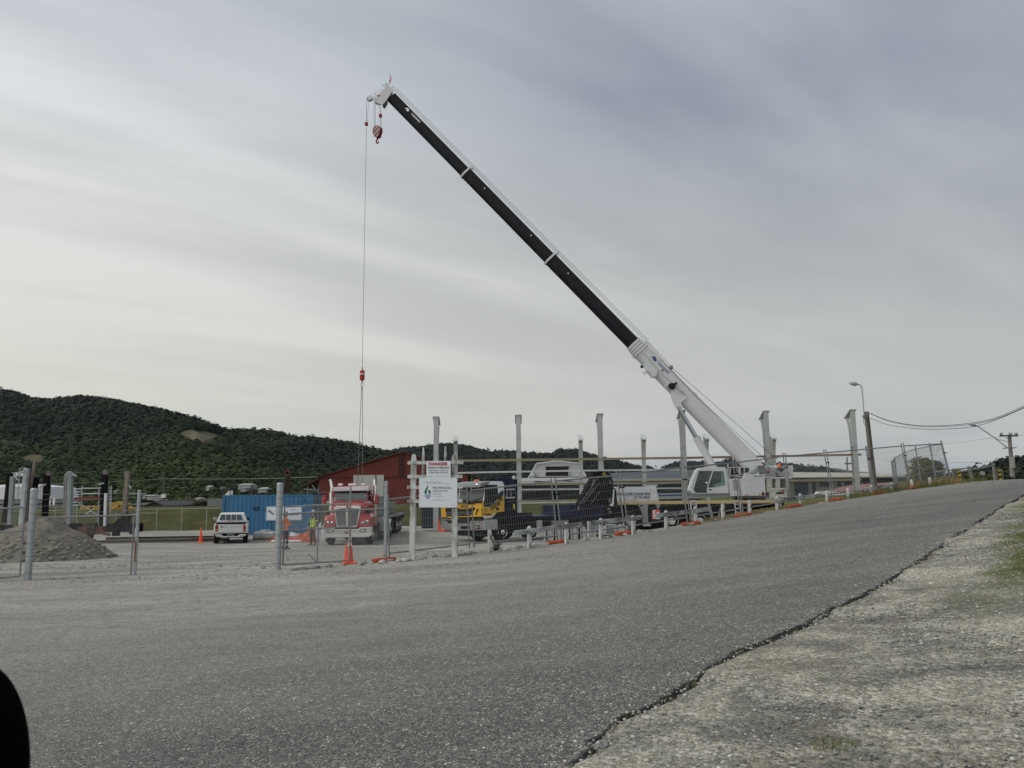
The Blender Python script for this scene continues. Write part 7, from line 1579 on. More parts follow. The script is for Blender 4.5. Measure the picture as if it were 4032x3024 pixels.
# ------------------------------------------------------------------ white ute seen from behind
def white_ute():
    C = crop(700,1750,.3014); p0 = at(*C(687,1305),43.5); g = height(p0.x,44)
    rzu = rad(18); t = empty('white_ute', (p0.x,43.5,g), rzu, 'white double cab ute seen from behind, parked in front of the blue container', 'ute'); P = Proj(t, rzu)
    UW = pm('ute white', (.60,.62,.60), .3, var=.03, coat=.3, dirt=(.45,.44,.40), dirt_amt=.2); q = lambda x, y, dy=0: P.on(*C(x,y),1,dy)
    def pf(pts, dy, th, nm, mat, bev=0, par=t): return slab([q(x,y,dy) for x,y in pts], (0,1,0), th).build(nm, mat, par, bev)
    w = .88; z = lambda y, dy=0: q(687,y,dy).z
    MB().loft([[(-w,.02,z(1160)),(w,.02,z(1160)),(w+.0,.02,z(1040)),(-w,.02,z(1040))],[(-w-.02,1.6,.42),(w+.02,1.6,.42),(w,1.6,z(1040)+.02),(-w,1.6,z(1040)+.02)],[(-w-.02,4.0,.42),(w+.02,4.0,.42),(w,4.0,1.12),(-w,4.0,1.12)],[(-w+.05,4.9,.42),(w-.05,4.9,.42),(w-.1,4.9,.85),(-w+.1,4.9,.85)]]).build('body', UW, t, .05)
    zr = z(892,1.7); MB().loft([[(-w+.04,1.55,1.10),(w-.04,1.55,1.10),(w-.24,1.72,zr-.04),(-w+.24,1.72,zr-.04)],[(-w+.04,2.2,1.10),(w-.04,2.2,1.10),(w-.24,2.2,zr),(-w+.24,2.2,zr)],[(-w+.04,3.9,1.10),(w-.04,3.9,1.10),(w-.24,3.1,zr-.01),(-w+.24,3.1,zr-.01)]]).build('cabin', UW, t, .05)
    rw = slab([q(545,985,1.58),q(853,985,1.58),q(826,917,1.69),q(567,917,1.69)], (0,-1,0), .03).build('rear_window', glass('ute glass',(.05,.07,.08)), t)
    m = MB()
    for x in (627,698,767): m.bar(q(x,1010,1.45), q(x,912,1.52), .03, .02, (0,1,0))
    m.build('window_bar', UW, t); pf([(502,1022),(880,1018),(886,1040),(500,1046)], -.01, 1.5, 'tonneau', BLACK, .01)
    MB().box(-w+.1,w-.1,.1,1.5,z(1020),z(1012)).build('tonneau_cover', pm('cover grey', (.3,.3,.29), .7), t)
    m = MB(); a = q(685,1003,.9); m.sphere((a.x,.9,a.z-.02),.14,10,6,(1.3,.7,.35)); m.build('red_cloth', pm('cloth red', (.35,.05,.04), .8), t)
    tg = pf([(528,1044),(855,1044),(852,1152),(532,1152)], -.015, .03, 'tailgate', UW, .01)
    for a_, b_, hh, s in ((590,650,.035,'DBE'),(672,712,.03,'Phone'),(722,838,.03,'03 738 0000'),): a, b = q(a_,1082,-.02), q(b_,1080,-.02); text(s, 'lettering', tg, a, b-a, (0,0,1), hh, (b-a).length, pm('grey lettering', (.15,.15,.15), .6), .01)
    a = q(573,1078,-.02); MB().bar(a+Vector((-.05,-.003,.04)), a+Vector((.05,-.003,-.04)), .004, .05).build('logo_mark', INK, tg)
    for x0, x1 in ((490,527),(856,888)): l = pf([(x0,1055),(x1,1055),(x1-2,1140),(x0,1142)], -.02, .05, 'tail_light', pm('tail light red', (.30,.02,.02), .25), .01); pf([(x0+5,1105),(x1-5,1105),(x1-7,1132),(x0+5,1132)], -.028, .01, 'reversing_lamp', pm('pink lens', (.45,.2,.18), .3), 0, l)
    pf([(482,1172),(560,1172),(600,1198),(780,1196),(815,1172),(893,1168),(890,1192),(800,1215),(590,1218),(500,1205)], -.14, .22, 'rear_bumper', CHROME, .02); n_ = pf([(642,1158),(737,1156),(737,1190),(642,1192)], -.16, .01, 'number_plate', pm('plate grey', (.22,.22,.22), .5)); a, b = q(652,1184,-.165), q(728,1183,-.165); text('AUN633', 'lettering', n_, a, b-a, (0,0,1), .08, (b-a).length, INK)
    for x, s in ((493,-1),(906,1)): MB().sphere(q(x,975,2.6),.13,10,6,(1,.5,.8)).build('mirror', BLACK if s>0 else DGALV, t, smooth_=True); MB().cyl(q(x,980,2.6),q(545 if s<0 else 850,985,2.7),.03,n=6).build('mirror_arm', BLACK, t)
    for s in (-1,1):
        for y in (.75,3.95): wheel(t, (s*.75,y,.37), .37, .26, s, GALV, .6, 6)
    MB().box(-.6,.6,.3,4.2,.28,.45).build('underbody', DARK, t); MB().cyl((-.1,-.12,.42),(-.1,-.3,.42),.03,n=6).build('tow_ball', DARK, t)
white_ute()
def silver_ute():
    C = crop(2080,1820,.193); Y = 52.5; p0 = at(*C(455,1060),Y); g = height(p0.x, Y)
    t = empty('silver_ute', (p0.x,Y,g), 0, 'silver ute half hidden behind the blue tray, facing left', 'ute'); P = Proj(t); SV = pm('silver paint', (.42,.43,.42), .3, .3, var=.03, coat=.3); q = lambda x, y: P.on(*C(x,y),1,0)
    pts = [q(470,1100),q(462,1000),q(500,985),q(735,962),q(850,872),q(1015,858)]; L_ = 5.1; zr = pts[-1].z
    prof = [(pts[0].x,.45)] + [(v.x, v.z) for v in pts] + [(pts[-1].x+.9,zr-.02),(pts[-1].x+1.15,1.15),(L_,1.12),(L_,.45)]
    MB().prism(prof, 'y', 0, 1.75).build('body', SV, t, .05)
    win = [q(735,965),q(845,885),q(1000,872),q(1020,965)]; slab([v+Vector((0,-.012,0)) for v in win],(0,1,0),.01).build('side_window', GLASS, t)
    slab([q(x,y)+Vector((0,-.013,0)) for x,y in [(500,1030),(560,985),(740,968),(850,970),(850,1090),(480,1095)]],(0,1,0),.01).build('dark_flank', pm('flank grey', (.12,.12,.14), .3), t)
    h = q(505,1020); MB().sphere((h.x,.12,h.z),.16,10,6,(1.2,.8,.7)).build('headlight', CHROME, t, smooth_=True); h = q(770,948); MB().sphere((h.x,-.15,h.z),.11,10,6,(1.1,.6,.7)).build('mirror', CHROME, t, smooth_=True); h = q(440,1075); MB().box(h.x-.04,h.x+.05,.1,1.6,h.z-.15,h.z+.12).build('bull_bar', CHROME, t, .02)
    for x in (.95,4.1): wheel_y(t, (x,.14,.37), .37, .26, ALU)
silver_ute()

# ------------------------------------------------------------------ blue container
def container():
    C = crop(700,1750,.3014); Y = 53.5; a = at(872,2104,Y); g = height(a.x+3, Y); L_ = at(1232,2000,Y).x - a.x; H = 2.6
    t = empty('shipping_container', (a.x,Y,g+.08), 0, 'faded blue shipping container with a company sign board on its long side', 'container'); P = Proj(t)
    BLU = pm('container blue', (.045,.155,.30), .55, var=.08, scale=.8, dirt=(.07,.17,.27), dirt_amt=.5, dscale=1.5, stretch=(2.5,1,.25)); BL2 = pm('container edge', (.05,.15,.27), .6, var=.12, dirt=(.12,.10,.08), dirt_amt=.3)
    DG = pm('container end grey', (.09,.12,.145), .6, var=.15)
    fr = MB()
    for x in (.06,L_-.06):
        for y in (.06,2.38): fr.box(x-.08,x+.08,y-.08,y+.08,0,H)
    for y in (.05,2.39):
        for z in (.08,H-.05): fr.box(.14,L_-.14,y-.05,y+.05,z-.07,z+.05)
    for x in (.06,L_-.06):
        for z in (.08,H-.05): fr.box(x-.05,x+.05,.14,2.30,z-.07,z+.05)
    fr.build('frame', BL2, t)
    m = MB(); n = int((L_-.28)/.278); xs = []
    for k in range(n):
        x = .14 + (L_-.28)*k/n; s = (L_-.28)/n; xs += [(x,.035),(x+s*.25,.035),(x+s*.37,.0),(x+s*.87,.0),(x+s,.035)]
    m.loft([[(x,y+.01,.13),(x,y+.01,H-.1)] for x,y in xs], closed=False); m.build('side_wall', BLU, t)
    MB().box(.1,L_-.1,.1,2.3,H-.06,H-.02).build('roof', BL2, t); MB().box(.1,L_-.1,2.30,2.34,.1,H-.1).build('back_wall', BLU, t); MB().box(.02,.06,.14,2.3,.1,H-.1).build('end_wall', BLU, t)
    d = MB().box(L_-.05,L_-.02,.15,1.21,.13,H-.12).box(L_-.05,L_-.02,1.23,2.29,.13,H-.12); d.build('door', DG, t)
    m = MB()
    for y in (.35,.85,1.55,2.05): m.cyl((L_+.02,y,.1),(L_+.02,y,H-.08),.02,n=8)
    m.build('locking_bar', GALV, t)
    MB().box(.1,L_-.1,.1,.25,-.08,.0).build('bearer', pm('pale bearer', (.4,.4,.38), .8), t)
    q = lambda x, y: P.on(*C(x,y),1,-.03)
    a_, c_ = q(1150,995), q(1625,806); b = MB().box(a_.x,c_.x,-.04,-.005,a_.z,c_.z).build('sign_board', MATS['sign board white'], t)
    def T_(s, x, y, h, x1, mat=NAVYL, bold=.02): u, v = q(x,y), q(x1,y); u.y = v.y = -.043; text(s, 'lettering', b, u, (1,0,0), (0,0,1), h, v.x-u.x, mat, bold)
    m = MB()
    for x, y in ((1197,872),(1218,887),(1241,906)): u = q(x,y); m.box(u.x-.07,u.x+.07,-.048,-.041,u.z-.07,u.z+.07)
    m.build('emblem', NAVYL, b)
    for (x,y), s in zip(((1192,880),(1213,896),(1236,915)), 'GBE'): u = q(x,y); text(s, 'lettering', b, (u.x,-.05,u.z), (1,0,0), (0,0,1), .085, None, REFL, .03)
    T_('Brightwater', 1440,922,.12,1585,INK); T_('ENGINEERING', 1440,936,.035,1580,GALV,0); T_('G', 1275,875,.10,1288,GALV); T_('B', 1275,898,.10,1288,GALV); T_('E', 1275,922,.10,1288,GALV); T_('03 541', 1430,975,.05,1475,INK)
    T_('D', 1490,862,.09,1506); u = q(1512,862); v = q(1538,848); MB().box(u.x,v.x,-.047,-.041,u.z,v.z).build('emblem', pm('pale blue', (.35,.42,.5), .5), b)
    m = MB(); u, v = q(1158,988), q(1617,813)
    for z in (u.z, v.z): m.box(u.x,v.x,-.0445,-.041,z-.008,z+.008)
    for x in (u.x, v.x): m.box(x-.008,x+.008,-.0445,-.041,u.z,v.z)
    m.build('border_line', NAVYL, b)
    for x, y in ((1137,838),(1647,722)): u = q(x,y); MB().box(u.x-.07,u.x+.07,-.09,0,u.z-.1,u.z+.09).build('vent', BL2, t, .01)
    u = q(980,862); v = q(1012,862); text('CI', 'lettering', t, (u.x,-.02,u.z), (1,0,0), (0,0,1), .24, .4, NAVY, .05)
    return t
container()
p = at(911,1965,80); t = empty('flag_sign', (p.x,80,height(p.x,80)+.0), 0, 'narrow navy banner sign with white letters standing behind the container', 'sign'); H = p.z - t.location.z
MB().box(-.2,.2,0,.08,-.2,H+1.05).build('banner', NAVY, t, .02); text('MATES', 'lettering', t, (.12,-.004,H+.05), (0,0,1), (-1,0,0), .22, .8, REFL, .05); 
p2 = at(898,1965,80); MB().hexa([(-.75,.2,0),(-.21,.2,0),(-.21,1.2,0),(-.75,1.2,0)],[(-.75,.2,H+.45),(-.21,.2,H+.95),(-.21,1.2,H+.95),(-.75,1.2,H+.45)]).build('white_cabinet', WHITE, t)
# pallet stack, tarps, pipe
def lump(name, c, sx, sy, h, mat, label, cat, seed, n=26, rough_=.5):
    Vs = []; Fs = []
    for j in range(n):
        for i in range(n):
            u, v = i/(n-1)*2-1, j/(n-1)*2-1; e = max(0, 1-(abs(u)**3+abs(v)**3)); z = h*e**.6*(.45+.8*abs(fbm(u*2+seed, v*2, 1, 4, seed))*1.2+rough_*.3*nz(u*5,v*5,seed)); x, y = c[0]+u*sx*(1+.15*nz(v*3,seed)), c[1]+v*sy*(1+.2*nz(u*3,seed)); Vs.append((x,y,height(x,y)+z-.02))
    ix = np.arange(n*n).reshape(n,n); Fq = np.stack([ix[:-1,:-1],ix[:-1,1:],ix[1:,1:],ix[1:,:-1]],-1).reshape(-1,4); return tag(np_mesh(name, np.array(Vs), Fq, mat, smooth_=False), label, cat)
p = at(1045,2110,47.5); t = empty('wrapped_pallet', (p.x,47.5,height(p.x,47.5)), .05, 'pallet stack wrapped in grey white plastic in front of the container', 'pallet stack')
MB().box(-.6,.6,-.5,.5,0,.12).build('pallet', pm('pallet wood', (.2,.16,.11), .85, var=.2), t); WP = pm('plastic wrap', (.42,.42,.42), .45, var=.25, scale=4)
MB().loft([[(-.6,-.5,.12),(.6,-.5,.12),(.6,.5,.12),(-.6,.5,.12)],[(-.6,-.5,.40),(.58,-.5,.38),(.58,.5,.38),(-.6,.5,.4)],[(-.5,-.4,.50),(.45,-.42,.47),(.4,.4,.48),(-.5,.4,.5)]]).build('wrapping', WP, t, .03); MB().lathe([(.3,.5),(.33,.53),(.3,.56),(.1,.55)], n=14).build('coil', WP, t)
TP = pm('orange sheeting', (.42,.10,.06), .7, var=.3, scale=3, dirt=(.3,.2,.16), dirt_amt=.4); PW = pm('white plastic film', (.55,.56,.57), .35, var=.2, scale=4)
p = at(1150,2118,46.5); lump('orange_sheeting', (p.x,46.5), 1.4, .55, .28, TP, 'crumpled orange plastic sheeting lying in front of the container', 'sheeting', 3)
p = at(1205,2122,45); lump('orange_sheeting', (p.x,45), .65, .5, .45, TP, 'folded heap of orange sheeting beside the worker in the yellow vest', 'sheeting', 5)
p = at(1262,2115,45.5); lump('plastic_film', (p.x,45.5), .65, .5, .95, PW, 'big crumpled heap of white plastic film left of the red truck', 'plastic film', 8, rough_=1.2)
p = at(1165,2108,47.2); lump('plastic_film', (p.x,47.2), .7, .4, .4, PW, 'thin clear plastic film on the orange sheeting', 'plastic film', 12, rough_=1.2)
a, b = at(1070,2132,44.5), at(1185,2134,44.3); a.z = height(a.x,a.y)+.06; b.z = height(b.x,b.y)+.06; tag(MB().cyl(a,b,.055,n=10).build('white_pipe', WHITE, None, 0, True), 'long white pipe lying on the gravel behind the worker in orange', 'pipe')
# small things seen in the yard under the sign
p = at(1693,2055,63); t = tag(MB().box(-.9,.9,0,1,0,1.9).build('dark_bin', pm('bin dark', (.03,.04,.05), .6), None, .06), 'dark grey rubbish bin against the grass bank, seen under the fund sign', 'bin'); t.location = (p.x,63,height(p.x,63)); t.scale = (.75,1,.95)
a = at(1688,1990,62); t = tag(MB().box(-1.1,1.1,0,.04,-.14,.2).build('number_board', NAVY), 'navy board with pale painted numbers just under the fund sign', 'sign'); t.location = (a.x,62,a.z+.05); text('1513 15', 'lettering', t, (-.8,-.003,-.08), (1,0,0), (0,0,1), .2, 1.6, GALV, .02)
MB().cyl((-1.0,.06,.0),(-1.0,.06,-1.9),.04,n=6).cyl((1.0,.06,.0),(1.0,.06,-1.9),.04,n=6).build('board_post', GALV, t)
for k, (x0, x1, y0, Y) in enumerate([(1560,1722,2066,64.2),(1722,1860,2065,64.2)]):
    a, b = at(x0,y0,Y), at(x1,y0-1,Y); a.z = height(a.x,Y)+.07; b.z = height(b.x,Y)+.07; tag(MB().bar(a,b,.2,.14).build('white_edging', WHITE), ['white edging beam along the bank left of the first steel column','white edging beam along the bank right of the first steel column'][k], 'edging')
# ================================================================== PEOPLE
SKIN = pm('skin', (.36,.20,.14), .6, var=.05)
def person(loc, rz, joints, zones, label, head_r=.105, extras=None):
    """one continuous skinned body; joints: name -> (pos, radius), zones: function(co, normal) -> material"""
    J, E = joints
    names = list(J); me = bpy.data.meshes.new('body'); me.from_pydata([J[n][0] for n in names], [(names.index(a), names.index(b)) for a, b in E], [])
    o = bpy.data.objects.new('tmp', me); COL.objects.link(o)
    sk = o.modifiers.new('skin', 'SKIN'); 
    for i, n_ in enumerate(names):
        r = J[n_][1]; me.skin_vertices[0].data[i].radius = (r, r) if not isinstance(r, tuple) else r
        me.skin_vertices[0].data[i].use_root = (n_ == 'pelvis')
    sk.use_smooth_shade = True; ss = o.modifiers.new('s', 'SUBSURF'); ss.levels = 2; ss.render_levels = 2
    dg = bpy.context.evaluated_depsgraph_get(); m2 = bpy.data.meshes.new_from_object(o.evaluated_get(dg)); bpy.data.objects.remove(o)
    mats = []
    for pz in m2.polygons:
        m = zones(pz.center)
        if m not in mats: mats.append(m)
    m2.materials.clear()
    for m in mats: m2.materials.append(m)
    for pz in m2.polygons: pz.material_index = mats.index(zones(pz.center)); pz.use_smooth = True
    t = empty('person', loc, rz, label, 'person'); m2.name = 'body'; b = bpy.data.objects.new('body', m2); COL.objects.link(b); b.parent = t
    return t, b
def std(pose, k=1.0):
    """figure facing -y in its own frame, 1.75 m tall; pose gives hand and elbow positions"""
    J = {'pelvis':((0,0,.93),(.155,.115)),'belly':((0,0,1.08),(.148,.112)),'chest':((0,.01,1.28),(.175,.12)),'neck0':((0,.01,1.43),(.09,.08)),'neck':((0,0,1.50),.052),'chin':((0,-.02,1.57),(.060,.068)),'face':((0,-.012,1.645),(.074,.090)),'crown':((0,.005,1.725),(.060,.075))}
    E = [('pelvis','belly'),('belly','chest'),('chest','neck0'),('neck0','neck'),('neck','chin'),('chin','face'),('face','crown')]
    for s, n in ((-1,'l'),(1,'r')):
        ex, ey, ez = pose['el'+n]; hx, hy, hz = pose['ha'+n]; fx, fy_ = pose.get('ft'+n, (s*.11,0)); kx, ky = pose.get('kn'+n, ((s*.10+fx)/2,(fy_-.03)/2))
        J['sh'+n] = ((s*.185,.01,1.40),.062); J['el'+n] = ((ex,ey,ez),.045); J['wr'+n] = ((hx,hy,hz),.030)
        d = (Vector((hx,hy,hz)) - Vector((ex,ey,ez))).normalized(); pc = Vector((hx,hy,hz)) + d*.05; J['pa'+n] = (tuple(pc),(.034,.020))
        E += [('chest','sh'+n),('sh'+n,'el'+n),('el'+n,'wr'+n),('wr'+n,'pa'+n)]
        sd_ = d.cross(Vector((0,0,1))); sd_ = sd_.normalized() if sd_.length > .2 else Vector((0,1,0))
        for q in range(4):
            b = pc + sd_*(q-1.5)*.019 + d*.03; l = (.036,.042,.039,.03)[q]; m_ = b + d*l; e = m_ + (d*.6 + Vector((-s*.5,0,-.35))).normalized()*l*.75
            J[f'f{q}a'+n] = (tuple(m_),.0088); J[f'f{q}b'+n] = (tuple(e),.0078); E += [('pa'+n,f'f{q}a'+n),(f'f{q}a'+n,f'f{q}b'+n)]
        th = Vector((hx,hy,hz)) + d*.02 + sd_*(-.038) ; te = th + d*.035 + sd_*(-.018); J['tha'+n] = (tuple(th),.011); J['thb'+n] = (tuple(te),.009); E += [('wr'+n,'tha'+n),('tha'+n,'thb'+n)]
        J['hip'+n] = ((s*.095,0,.86),.098); J['kn'+n] = ((kx,ky-.015,.49),.068); J['an'+n] = ((fx,fy_+.02,.10),.052); J['ft'+n] = ((fx+s*.008,fy_-.10,.045),(.045,.035)); J['to'+n] = ((fx+s*.015,fy_-.19,.035),(.036,.026)); J['he'+n] = ((fx,fy_+.055,.04),.04)
        E += [('pelvis','hip'+n),('hip'+n,'kn'+n),('kn'+n,'an'+n),('an'+n,'ft'+n),('ft'+n,'to'+n),('an'+n,'he'+n)]
    return J, E
def face_bits(t, hair, tilt=0):
    m = MB()
    for s in (-1,1): m.sphere((s*.030,-.083,1.662),.011,6,5)
    m.build('eyes', INK, t); m = MB().hexa([(-.014,-.118,1.622),(.014,-.118,1.622),(.016,-.085,1.62),(-.016,-.085,1.62)],[(-.004,-.098,1.665),(.004,-.098,1.665),(.008,-.08,1.668),(-.008,-.08,1.668)])
    for s in (-1,1): m.sphere((s*.082,.005,1.645),.024,6,5,(.4,.7,1.2))
    m.build('nose_and_ears', SKIN, t, smooth_=True); MB().bar((-.022,-.094,1.598),(.022,-.094,1.598),.006,.006).build('mouth', pm('lip', (.25,.09,.08), .6), t)
    rings = []
    for k in range(6): a = k/5*1.45; rings.append([(.080*math.cos(a)*math.cos(b)*1.04, .012+.094*math.cos(a)*math.sin(b), 1.66+.098*math.sin(a) - (.03 if math.sin(b) > .2 and k == 0 else -.02 if math.sin(b) < -.3 and k == 0 else 0)) for b in [6.283*i/14 for i in range(14)]])
    MB().loft(rings).build('hair', hair, t, smooth_=True)
def hat(t, mat, brim=.075, flat=True, h=.09, zc=1.70):
    MB().lathe([(.092+brim,zc-.008),(.094+brim*.5,zc),(.094,zc+.008),(.088,zc+h*.6),(.070,zc+h),(.002,zc+h+.008)], (0,.0,0), 'z', 18).build('hat', mat, t, smooth_=True)
ORV = pm('hi vis orange', (.85,.19,.04), .7, var=.12, scale=6); NVT = pm('navy trousers', (.016,.02,.045), .8, var=.25, scale=6); BND = pm('reflective tape', (.52,.53,.50), .4, var=.05); BOOT = pm('dark boots', (.05,.045,.04), .7)
def z1(c):
    if c.z > 1.49 and abs(c.x) < .15: return SKIN
    if c.z < .13: return BOOT
    d = abs(c.x)
    if c.z < .90 and not (d > .2): return BND if (.20 < c.z < .255 or .42 < c.z < .475) else NVT
    if c.y < -.30 or (c.y < -.22 and c.z > 1.14 and d < .12 and c.z < 1.24): return SKIN
    if (.93 < c.z < .98 or 1.06 < c.z < 1.11) and d < .3: return BND
    return ORV
pA = at(1122,2149,38); pA.z = height(pA.x,38)
t, b = person(pA, rad(78), std({'ell':(-.24,-.10,1.14),'hal':(-.10,-.30,1.19),'elr':(.24,-.10,1.14),'har':(.09,-.31,1.17),'ftl':(-.10,.03),'ftr':(.10,-.05)}), z1, 'worker in orange shirt, banded navy trousers and grey wide brimmed hat')
face_bits(t, pm('grey hair', (.18,.16,.14), .8)); hat(t, pm('grey felt hat', (.20,.18,.175), .85), .07)
f_ = tag(MB().box(-.04,.04,-.46,-.35,1.205,1.222).build('phone', BLACK), 'small dark phone held by the worker in orange', 'phone'); f_.location = pA; f_.rotation_euler = (0,0,rad(78))
YV = pm('hi vis yellow', (.50,.62,.08), .6, var=.08); DKS = pm('dark shirt', (.03,.032,.028), .8, var=.2); BRT = pm('brown trousers', (.085,.065,.04), .85, var=.25, scale=6); BRB = pm('tan boots', (.20,.11,.06), .8)
def z2(c):
    if c.z > 1.49 and abs(c.x) < .15: return SKIN
    if c.z < .16: return BRB
    if c.z < .92 and abs(c.x) < .19: return BRT
    if c.z < .98 and abs(c.x) > .19: return SKIN
    if .92 < c.z < 1.42 and abs(c.x) < .175:
        k = (c.z - .95)/.42
        if abs(abs(c.x) - .11) < .035 or .97 < c.z < 1.05 or abs((c.x+.12) - k*.24) < .03: return YV
        return DKS
    if abs(c.x) > .18 and 1.22 < c.z < 1.30: return YV
    return DKS
pB = at(1231,2144,41); pB.z = height(pB.x,41)
t, b = person(pB, rad(-35), std({'ell':(-.27,.02,1.13),'hal':(-.27,-.10,.93),'elr':(.27,.03,1.13),'har':(.24,-.06,.90),'ftl':(-.12,-.02),'ftr':(.12,.04)}), z2, 'worker in dark clothes with yellow reflective harness and pale cap beside the red truck')
face_bits(t, pm('brown hair', (.06,.045,.03), .8)); hat(t, pm('pale cap', (.50,.45,.36), .8), .035, h=.10)
pC = at(1291,2128,43.8); pC.z = height(pC.x,43.8)
t, b = person(pC, rad(60), std({'ell':(-.25,.0,1.14),'hal':(-.2,-.2,1.0),'elr':(.25,0,1.14),'har':(.2,-.2,1.0)}), z1, 'worker in orange almost hidden behind the left wing of the red truck')
face_bits(t, pm('black hair', (.02,.018,.016), .7))
pts_ = RP_.on(*crop(1150,1750,.3014)(845,690), 1, 2.85)
def z3(c): return SKIN if c.z > 1.49 else YV
pD = Vector(rt.location) + Vector((pts_.x, 2.9, pts_.z - 1.30))
t, b = person(pD, rad(-20), std({'ell':(-.27,-.20,1.2),'hal':(-.17,-.44,1.22),'elr':(.27,-.2,1.2),'har':(.17,-.44,1.22),'ftl':(-.15,-.40),'ftr':(.15,-.40),'knl':(-.15,-.42),'knr':(.15,-.42)}), z3, 'driver in a yellow vest behind the windscreen of the red truck')
face_bits(t, pm('brown hair', (.06,.045,.03), .8))

# ================================================================== POLES, LAMPS, WIRES
PW_ = pm('pole timber', (.13,.11,.095), .85, var=.3, scale=2, stretch=(4,4,.3), dirt=(.05,.045,.04), dirt_amt=.4); CONC = pm('concrete pole', (.22,.21,.19), .85, var=.12)
Y = 45.0; b, tp = at(3455,2010,Y), at(3411,1621,Y); b.z = height(b.x, Y) - .3
t = empty('lamp_pole', b, 0, 'leaning timber pole with a street lamp on a curved arm and three slack cables', 'pole'); L_ = lambda px, py, dy=0: at(px, py, Y+dy) - b
MB().cyl((0,0,0), tp-b, .17, .13, n=14).build('pole', PW_, t, smooth_=True)
MB().tube([L_(3403,1650),L_(3400,1600),L_(3394,1530),L_(3390,1519),L_(3382,1514),L_(3374,1513)], .035, 8).build('lamp_arm', GALV, t, smooth_=True)
a, c = L_(3376,1513), L_(3343,1509); MB().tube([a, a.lerp(c,.2), a.lerp(c,.6), c], [.06,.12,.11,.03], 10).build('lamp_head', pm('lamp head grey', (.33,.34,.34), .5), t, smooth_=True)
m = MB(); m.tube([L_(3402,1641,-.2),L_(3401,1665,-.2),L_(3409,1678,-.2)],.015,4).tube([L_(3421,1627,-.2),L_(3423,1700,-.2),L_(3431,1790,-.2),L_(3438,1850,-.2)],.014,4).tube([L_(3412,1755,-.2),L_(3420,1810,-.2),L_(3433,1862,-.2)],.014,4); m.build('hanging_cable', BLACK, t)
m = MB(); 
for px, py in ((3398,1636),(3417,1624),(3402,1642)): m.cyl(L_(px,py,-.15),L_(px,py+7,-.15),.05,n=8)
m.build('insulator', DGALV, t)
def cable(pts, label, r=.012, name='overhead_cable', mat=None):
    tag(MB().tube([at(*q) for q in pts], r, 4).build(name, mat or BLACK), label, 'cable', 'cables strung from the lamp pole')
def sag(P0, P1, P2, n=16):
    return [tuple((1-u)**2*a + 2*u*(1-u)*b_ + u*u*c_ for a, b_, c_ in zip(P0, P1, P2)) for u in [k/n for k in range(n+1)]]
def thru(pts, Y0, Y1, n=28):
    xs = [q[0] for q in pts]; out = []
    for k in range(n+1):
        u = k/n*(len(pts)-1); i = min(int(u), len(pts)-2); f = u-i; p0, p1, p2, p3 = pts[max(i-1,0)], pts[i], pts[i+1], pts[min(i+2,len(pts)-1)]
        cr = [.5*(2*p1[j] + (p2[j]-p0[j])*f + (2*p0[j]-5*p1[j]+4*p2[j]-p3[j])*f*f + (3*p1[j]-p0[j]-3*p2[j]+p3[j])*f**3) for j in (0,1)]; out.append((cr[0], cr[1], Y0 + (Y1-Y0)*k/n))
    return out
cable(thru([(3418,1624),(3500,1656),(3600,1674),(3700,1676),(3830,1665),(3930,1642),(4045,1592)],45,33), 'upper black cable sagging from the lamp pole to the right edge')
cable(thru([(3418,1625),(3500,1658),(3600,1677),(3700,1680),(3830,1670),(3930,1647),(4045,1598)],45,33.5), 'black cable running close under the upper one from the lamp pole')
cable(thru([(3420,1645),(3500,1673),(3600,1687),(3700,1690),(3830,1680),(3930,1650),(4045,1600)],45,34), 'lower black cable sagging from the lamp pole to the right edge')
Y = 74.0; b = at(3993,1960,Y); b.z = 1.5; t = empty('power_pole', b, 0, 'concrete power pole with crossarms and a long lamp arm near the right edge', 'power pole'); L_ = lambda px, py, dy=0: at(px, py, Y+dy) - b
tp = L_(3974,1710); MB().cyl((0,0,-1), tp, .24, .15, n=12).build('pole', CONC, t, smooth_=True)
m = MB().bar(L_(3937,1716,-.2), L_(4008,1716,-.2), .12, .14).bar(L_(3949,1765,-.2), L_(4002,1763,-.2), .08, .08).bar(L_(3960,1722,-.2),L_(3972,1728,-.2),.05,.05).bar(L_(3984,1722,-.2),L_(3976,1730,-.2),.05,.05); m.build('crossarm', pm('crossarm', (.12,.11,.10), .8), t)
m = MB()
for px in (3940,3946,3975,3983,3998,4005): m.lathe([(.05,0),(.09,.06),(.05,.12),(.08,.18),(.03,.24)], L_(px,1713,-.2), 'z', 8)
m.build('insulator', GALV, t); MB().tube([L_(3968,1764,-.2),L_(3920,1727,-.2),L_(3870,1692,-.2),L_(3852,1679,-.2),L_(3840,1676,-.2)], .045, 6).build('lamp_arm', GALV, t, smooth_=True)
MB().bar(L_(3920,1727,-.2), L_(3974,1741,-.2), .05,.05).build('arm_stay', GALV, t); MB().tube([L_(3846,1677,-.2),L_(3838,1675,-.2),L_(3818,1673,-.2)], [.06,.14,.05], 8).build('lamp_head', GALV, t, smooth_=True); MB().box(-.18,.18,-.35,-.25,2.2,3.2).build('sign_plate', pm('plate pale', (.34,.34,.32), .6), t)
for k, (p0, p1, l) in enumerate([((3974,1712,74),(4200,1690,60),'thin line leaving the concrete pole to the right'),((3560,1760,140),(3975,1714,74),'thin faint line reaching the concrete pole crossarm from the left'),((3480,1815,110),(3924,1816,72),'thin horizontal line above the striped bridge posts'),((3924,1816,72),(4100,1815,66),'thin horizontal line in front of the dark hill')]):
    tag(MB().tube(sag(tuple(at(*p0)), tuple((at(*p0)+at(*p1))/2 - Vector((0,0,.4))), tuple(at(*p1))), .012, 3).build('power_line', BLACK), l, 'power line')
